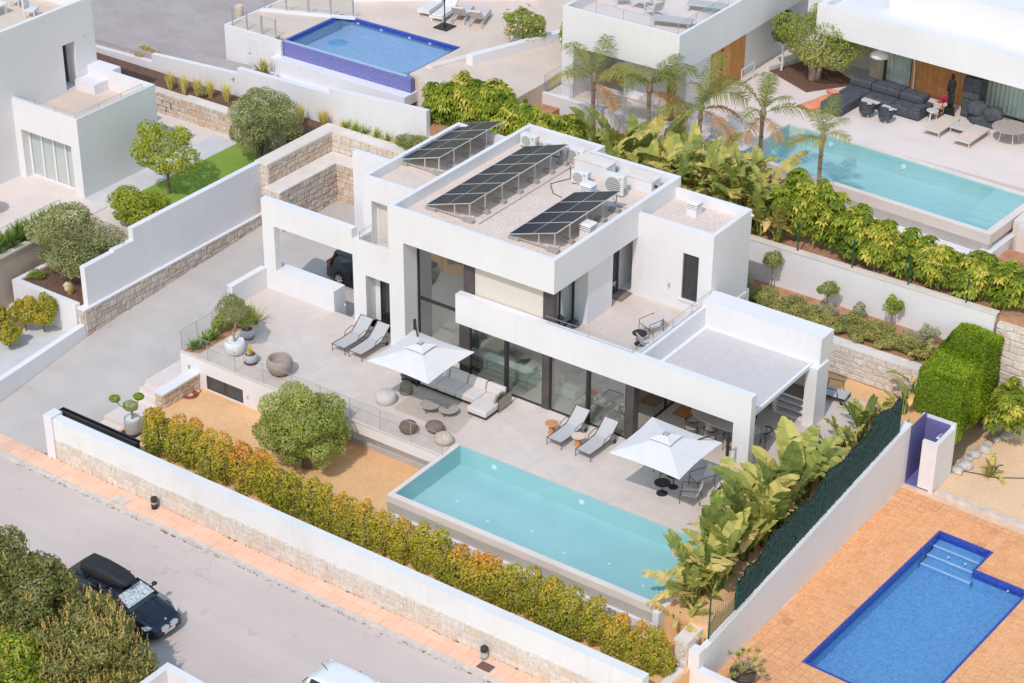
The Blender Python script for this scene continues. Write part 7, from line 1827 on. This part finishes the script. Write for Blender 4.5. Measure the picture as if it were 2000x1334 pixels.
def strel(label, loc, h_, n, grp, dead=.15, name='banana_plant', lean=.3, wide=1.0, keep=False):
    t = thing(name, label, 'plant', loc, group=grp)
    a0 = random.uniform(0, 6.28)
    for k in range(n):
        dk = random.random() < dead
        me = LEAF_U[random.choice(DEAD if dk else ARCH)]
        l = h_*random.uniform(.7, 1.08)*(.8 if dk else 1)
        az = a0+k*2.4+random.uniform(-.4, .4)
        if keep and -math.sin(az) > .35: me = LEAF_U[random.choice(UPR)]; l *= .9; az = az if -math.sin(az) < .75 else az+PI
        link('leaf', me, t, (random.gauss(0, .09), random.gauss(0, .09), random.uniform(0, .12)*h_), (-random.uniform(-.1, lean), 0, az), (l*random.uniform(.85, 1.25)*wide, l, l))
    part('stalks', MB().tube([(0, 0, -.1), (.03, .02, h_*.35)], [.09, .05], 7).tube([(.08, .05, -.1), (.18, .1, h_*.3)], [.06, .04], 6).tube([(-.1, .02, -.1), (-.18, -.1, h_*.28)], [.06, .04], 6), 'leaf_succulent', t)
    return t
gB1 = 'banana plants between the pool and the party wall'; gB2 = 'banana plants behind the villa'
bl_ = []
y = -3.5; i = 0
while y < 12.6:
    big = y < 4.6
    h_ = (3.1 if big else 1.8)*random.uniform(.75, 1.12)
    if y < -2.6: h_ *= .8
    x = random.uniform(12.0, 12.65)
    bl_.append((x, y, h_))
    y += random.uniform(.42, .58) if big else random.uniform(.62, .8)
for i, (x, y, h_) in enumerate(bl_):
    strel('banana plant along the dark screen, %s from the street end' % hord[i] if i < 30 else 'banana plant at the far end', (x, y, -.14), h_, 12 if h_ > 2.3 else 6, gB1, .28, keep=True)
for i, (x, y, h_) in enumerate(((12.2, -3.9, 1.1), (11.95+.35, -2.6, 1.4))):
    strel(['low dry banana clump at the end of the pool wall', 'leaning banana plant over the end of the pool wall'][i], (x, y, -.6), h_*1.2, 7, gB1, .5, lean=.9)
k_ = 0
for row, yy in enumerate((17.25, 18.1, 19.0)):
    x = -5.6+row*.3
    while x < 4.6-row*.9:
        h_ = random.uniform(2.7, 3.5)*(.8 if row == 0 else 1)
        strel('banana plant behind the villa, %s from the left in the %s row' % (hord[k_ % 30], ['front', 'middle', 'back'][row]), (x, yy+random.uniform(-.2, .2), 2.85), h_, 9, gB2, .25)
        x += random.uniform(.85, 1.1); k_ += 1
    k_ = 0
strel('small bird of paradise growing in the sand of the right plot', (16.1, 13.5, -2.36), 1.15, 7, None, .3, 'bird_of_paradise', .7)
strap_plant('sand_grass', 'grass tuft under the small bird of paradise', (16.1, 13.3, -2.36), 70, .5, .02, 'leaf_sage', .9, .3, None, 'grass')
strap_plant('yucca', 'grey green spiky yucca at the edge of the paving', (11.35, 6.8, 0), 150, .85, .045, 'leaf_succulent', .95, .12, None, 'plant', (0, 1), upb=-.1)
strap_plant('cycad', 'dark green cycad at the right picture edge', (14.95, 17.6, -1.7), 60, 1.3, .10, 'leaf_dark', .9, .35, None, 'plant')
tree('bed_bush', 'small leafy bush among the bananas under the yucca', (11.6, 5.9, -.1), .2, .03, .45, (.5, .6, .45), 1500, .11, .05, 'leaf_bush', 'bark', 90, nl=8, cat='shrub')
# --- palms
def frond(th0, bend, seed, nl=30, w=.27):
    rr = np.random.default_rng(seed); Vq = []; n = 40
    sp = spine(th0, bend, n, 1.2)
    for k in range(nl):
        s = .16+.82*k/nl; p, d, nn = sp[int(s*n)]
        l = w*1.08*(math.sin(PI*(.10+.80*k/nl))**.6)*rr.uniform(.8, 1.15)
        for side in (-1, 1):
            dv = unit(np.array([side*1.0, 0, 0])+d*.75+nn*rr.uniform(-.05, .35))
            m_ = p+dv*l*.5; q = p+dv*l+np.array([0, 0, -.42*l]); wv = d*.0085
            Vq.append([p-wv, p+wv, m_+wv*1.1, m_-wv*1.1]); Vq.append([m_-wv*1.1, m_+wv*1.1, q+wv*.3, q-wv*.3])
    rk = []
    for k in range(0, n, 4):
        a, b = sp[k][0], sp[k+4][0]; rk.append([a+[-.012, 0, 0], a+[.012, 0, 0], b+[.009, 0, 0], b+[-.009, 0, 0]]); rk.append([a+[0, 0, -.012], a+[0, 0, .012], b+[0, 0, .009], b+[0, 0, -.009]])
    return np.array(Vq), np.array(rk)
FRONDS = []
for s in range(7):
    Vq, rk = frond((.15, .35, .5, .65, .8, .45, .95)[s], (1.0, 1.3, 1.5, 1.2, 1.4, 1.75, 1.1)[s], s)
    allq = np.concatenate([Vq, rk])
    me = quads_obj('frond_proto', allq, np.concatenate([np.full(len(Vq), .15+.12*(s % 5))+RNG.uniform(-.1, .25, len(Vq)), np.full(len(rk), .7)]), 'leaf_palm', None)
    FRONDS.append(me.data); bpy.data.objects.remove(me)
dry = FRONDS[6].copy(); dry.attributes['tint'].data.foreach_set('value', np.full(len(dry.polygons), 1.0, np.float32))
def palm(label, loc, h_, n, L, seed):
    t = thing('palm_tree', label, 'palm', loc, group='young palms in front of the box house')
    rr = random.Random(seed)
    part('trunk', MB().tube([(0, 0, -.2), (.02, .01, h_*.35), (-.02, .02, h_*.7), (0, 0, h_)], [.12, .10, .09, .105], 9), 'palm_trunk', t)
    for k in range(int(h_/.22)):
        part('leaf_scar', MB().lathe([(.10, 0), (.115, .03), (.095, .06)], 9, (0, 0, .3+k*.2)), 'bark', t) if k % 3 == 0 else None
    part('heart', MB().lathe([(.12, 0), (.17, .1), (.13, .3), (.05, .5)], 9, (0, 0, h_-.05)), 'palm_trunk', t)
    for k in range(n):
        link('frond', FRONDS[0 if k == 0 else rr.randrange(1, 7)], t, (0, 0, h_+.1), (-rr.uniform(-.1, .25), rr.uniform(-.2, .2), k*2.4+rr.uniform(-.4, .4)), (L*rr.uniform(.8, 1.15),)*3)
    for k in range(rr.choice((1, 2))):
        link('dry_frond', dry, t, (0, 0, h_-.02), (-.5, 0, rr.uniform(0, 6.28)), (L*.85,)*3)
    return t
palm('slender palm farthest left against the white box house', (-7.8, 20.8, 2.85), 3.1, 5, 2.5, 1)
palm('palm second from the left with a full crown and a dry frond', (-4.8, 20.8, 2.85), 3.4, 8, 2.6, 2)
palm('palm third from the left before the timber door', (-2.1, 20.8, 2.85), 3.2, 6, 2.7, 3)
palm('palm fourth from the left at the corner of the turquoise pool', (1.0, 20.8, 2.85), 3.7, 6, 2.2, 4)
palm('yellowing palm farthest right in front of the turquoise pool', (4.05, 20.6, 2.85), 3.4, 6, 1.9, 5)
# --- top right olive, standard tree, middle garden plants
olive('olive_tree', 'wide old olive tree with several trunks beside the pavilion', (-1.9, 31.3, 4.0), .9, 2.0, (2.4, 1.8, 1.6), 26000, 91, 4, 'leaf_round', 'bark_pale')
tree('standard_tree', 'small round headed tree in a white pot by the box house wall', (-3.7, 31.3, 4.0), 1.3, .05, 1.8, (.5, .5, .5), 1400, .12, .05, 'leaf_dark', 'pot_white', 92, nl=8)
tree('oleander', 'oleander with pink flowers behind the sloping wall', (-15.2, 25.7, 4.5), .5, .06, 1.0, (1.25, 1.0, 1.0), 5200, .18, .05, 'leaf_round', 'bark', 93, nl=18, frac=.34, cat='shrub')
tree('oleander', 'oleander with white flowers against the box house', (-12.0, 26.2, 3.5), .8, .06, 1.9, (1.1, 1.1, 1.5), 5600, .18, .06, 'leaf_bush', 'bark', 94, nl=18, frac=.34, cat='shrub')
for nm, lab_, loc_, n_ in (('pink_blooms', 'pink blooms scattered over the left oleander', (-15.2, 25.7, 5.5), 60), ('white_blooms', 'white blooms scattered over the right oleander', (-12.0, 26.2, 5.4), 46)):
    t = thing(nm, lab_, 'flowers', loc_)
    P, N, k = blob_points([(0, 0, 0, 1.25, 1.0, 1.05)] if n_ == 60 else [(0, 0, 0, 1.1, 1.1, 1.5)], n_, .05)
    tag(quads_obj('petals', leafquads(P, N, .17, .15, .4, .3), RNG.uniform(0, .5, len(P)) if n_ == 60 else RNG.uniform(.8, 1, len(P)), 'petal', t), kind='stuff')
strap_plant('ochre_grass', 'ochre drooping grass clump at the corner of the box house', (-11.4, 25.0, 3.5), 220, 1.1, .03, 'leaf_straw', .9, .6, None, 'grass', (0, .6))
# --- clipped cypress hedge
t = thing('cypress_hedge', 'tall clipped cypress hedge behind the outdoor shower', 'hedge', (13.9, 14.5, -.9))
bx = (-.95, .95, -1.85, 1.85, 0, 3.15)
n = 52000
P = np.empty((n, 3)); Nn = np.empty((n, 3)); fsel = RNG.choice(5, n, p=[.20, .20, .20, .10, .30])
u = RNG.random((n, 3)); P[:] = np.array([bx[0], bx[2], bx[4]])+u*np.array([1.9, 3.7, 3.15])
for f, (ax_, v, s) in enumerate(((1, bx[2], -1), (0, bx[1], 1), (0, bx[0], -1), (1, bx[3], 1), (2, bx[5], 1))):
    m = fsel == f; P[m, ax_] = v-s*np.abs(RNG.normal(0, .07, m.sum())); Nn[m] = 0; Nn[m, ax_] = s
wob = .05*np.sin(P[:, 2]*3.1+P[:, 1]*2.3)+.05*np.sin(P[:, 1]*4.7+P[:, 0]*3)
rd = np.clip((P[:, 2]-2.9)/.25, 0, 1)**2*.06
step = -.30*np.clip((-.05-P[:, 1])/.35, 0, 1)*np.clip((P[:, 2]-1.2)/1.9, 0, 1)
P += Nn*wob[:, None]; P[:, 0] *= 1-rd; P[:, 1] *= 1-rd*.5; P[:, 2] += step
quads_obj('foliage', leafquads(P, Nn, .13, .055, .45, .5), RNG.uniform(0, .65, n)+.2*np.sin(P[:, 1]*2+P[:, 2]*1.3), 'leaf_cypress', t)
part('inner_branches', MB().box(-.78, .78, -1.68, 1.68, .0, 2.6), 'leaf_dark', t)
for yy in (-1.2, 0, 1.2): part('trunk', MB().tube([(0, yy, -1.4), (0, yy, .2)], .09, 7), 'bark', t)
# --- shrub border behind the villa
gG = 'low sage shrubs in the border behind the villa'
shl = ['first', 'second', 'third', 'fourth', 'fifth', 'sixth', 'seventh', 'eighth', 'ninth', 'tenth', 'eleventh', 'twelfth', 'thirteenth', 'fourteenth']
kx = 0
for i in range(14):
    x = 2.9+i*.72; y = 14.45+random.uniform(-.12, .12)
    tree('sage_shrub', 'low sage shrub in the border above the stone wall, %s from the villa' % shl[i], (x, y, 1.15), .1, .03, .36, (.52, .50, .36), 2600, .12, .04, 'leaf_sage', 'bark', 300+i, nl=10, cat='shrub', group=gG, tb=.4, tr=.5)
for i in range(7):
    x = 3.4+i*1.35
    tree('back_sage', 'grey green shrub at the foot of the rear white wall, %s from the villa' % shl[i], (x, 15.35+random.uniform(-.15, .2), 1.15), .1, .03, .3, (.6, .38, .3), 1700, .12, .035, 'leaf_sage' if i % 3 else 'leaf_lavender', 'bark', 320+i, nl=9, cat='shrub', group='grey shrubs at the foot of the rear wall', tb=.4, tr=.5)
for i, (x, y, h_, R, lf) in enumerate(((4.5, 16.0, 1.1, .45, 'leaf_sage'), (7.3, 15.7, .8, .42, 'leaf_round'), (8.75, 15.75, .35, .3, 'leaf_lavender'), (10.1, 16.0, .7, .48, 'leaf_bush'), (11.9, 15.6, .25, .45, 'leaf_lavender'))):
    tree('young_tree', ['slim grey tree nearest the villa in the rear border', 'young tree with round head in the rear border', 'small purple leaved tree in the rear border', 'bright green young tree against the rear white wall', 'pale grey mound near the clipped hedge'][i], (x, y, 1.15), h_, .03, h_+R*.7, (R, R, R*1.1), 1500, .10, .045, lf, 'bark', 340+i, nl=10, frac=.36, cat='tree' if i < 4 else 'shrub')
strel('young banana plant rising before the clipped hedge', (12.6, 13.0, .2), 1.8, 7, None, .1)
strel('young banana plant leaning over the stone wall end', (12.2, 14.3, 1.15), 1.2, 6, None, .1)
# --- corner pot plant and rocks of the right plot
t = thing('corner_pot', 'dark bowl pot behind the corner wall', 'plant pot', (14.6, -3.55, -2.3))
part('pot', MB().lathe([(0, 0), (.25, 0), (.42, .25), (.46, .5), (.40, .5), (.36, .42), (0, .42)], 24), 'bronze_frame', t, smooth=True)
part('soil', MB().lathe([(0, .42), (.36, .42), (0, .44)], 16), 'mulch', t)
t = thing('pot_euphorbia', 'branching green shrub growing in the dark bowl pot', 'shrub', (14.6, -3.55, -1.9))
for i in range(16):
    a = i*2.4; r_ = random.uniform(.2, .75); z_ = random.uniform(.25, .75)
    tip = (r_*math.cos(a), r_*math.sin(a), z_)
    part('stem', MB().tube([(0, 0, 0), (tip[0]*.5, tip[1]*.5, z_*.7), tip], [.025, .018, .012], 5), 'bark_pale', t)
    d_ = []
    for k in range(22):
        q, e = random.uniform(0, 6.28), random.uniform(-.1, 1.4); dv = np.array([math.cos(q)*math.cos(e), math.sin(q)*math.cos(e), math.sin(e)]); b = np.array([-math.sin(q), math.cos(q), 0]); p_ = np.array(tip)
        d_.append([p_, p_+dv*.09+b*.02, p_+dv*.19, p_+dv*.09-b*.02])
    quads_obj('leaf_tuft', np.array(d_), RNG.uniform(.2, .9, len(d_)), 'leaf_round', t)
rl = ['first', 'second', 'third', 'fourth', 'fifth', 'sixth', 'seventh', 'eighth', 'ninth', 'tenth', 'eleventh']
for i in range(11):
    f = i/10
    rock('border_rock', 'grey border rock around the sand bed, %s from the shower' % rl[i], (14.95+.1*math.sin(i*2)+.9*f*f, 12.9+5.0*f, -2.36), random.uniform(.16, .32), 'rock', 20+i, 'border rocks of the right sand bed')
solo('irrigation_pipe', MB().tube([(14.9, 13.0, -2.33), (15.6, 13.2, -2.33), (16.4, 13.4, -2.33), (17.6, 14.2, -2.33), (19.0, 15.2, -2.33)], .02, 5), 'cable', 'thin black irrigation pipe across the sand of the right plot', 'pipe')
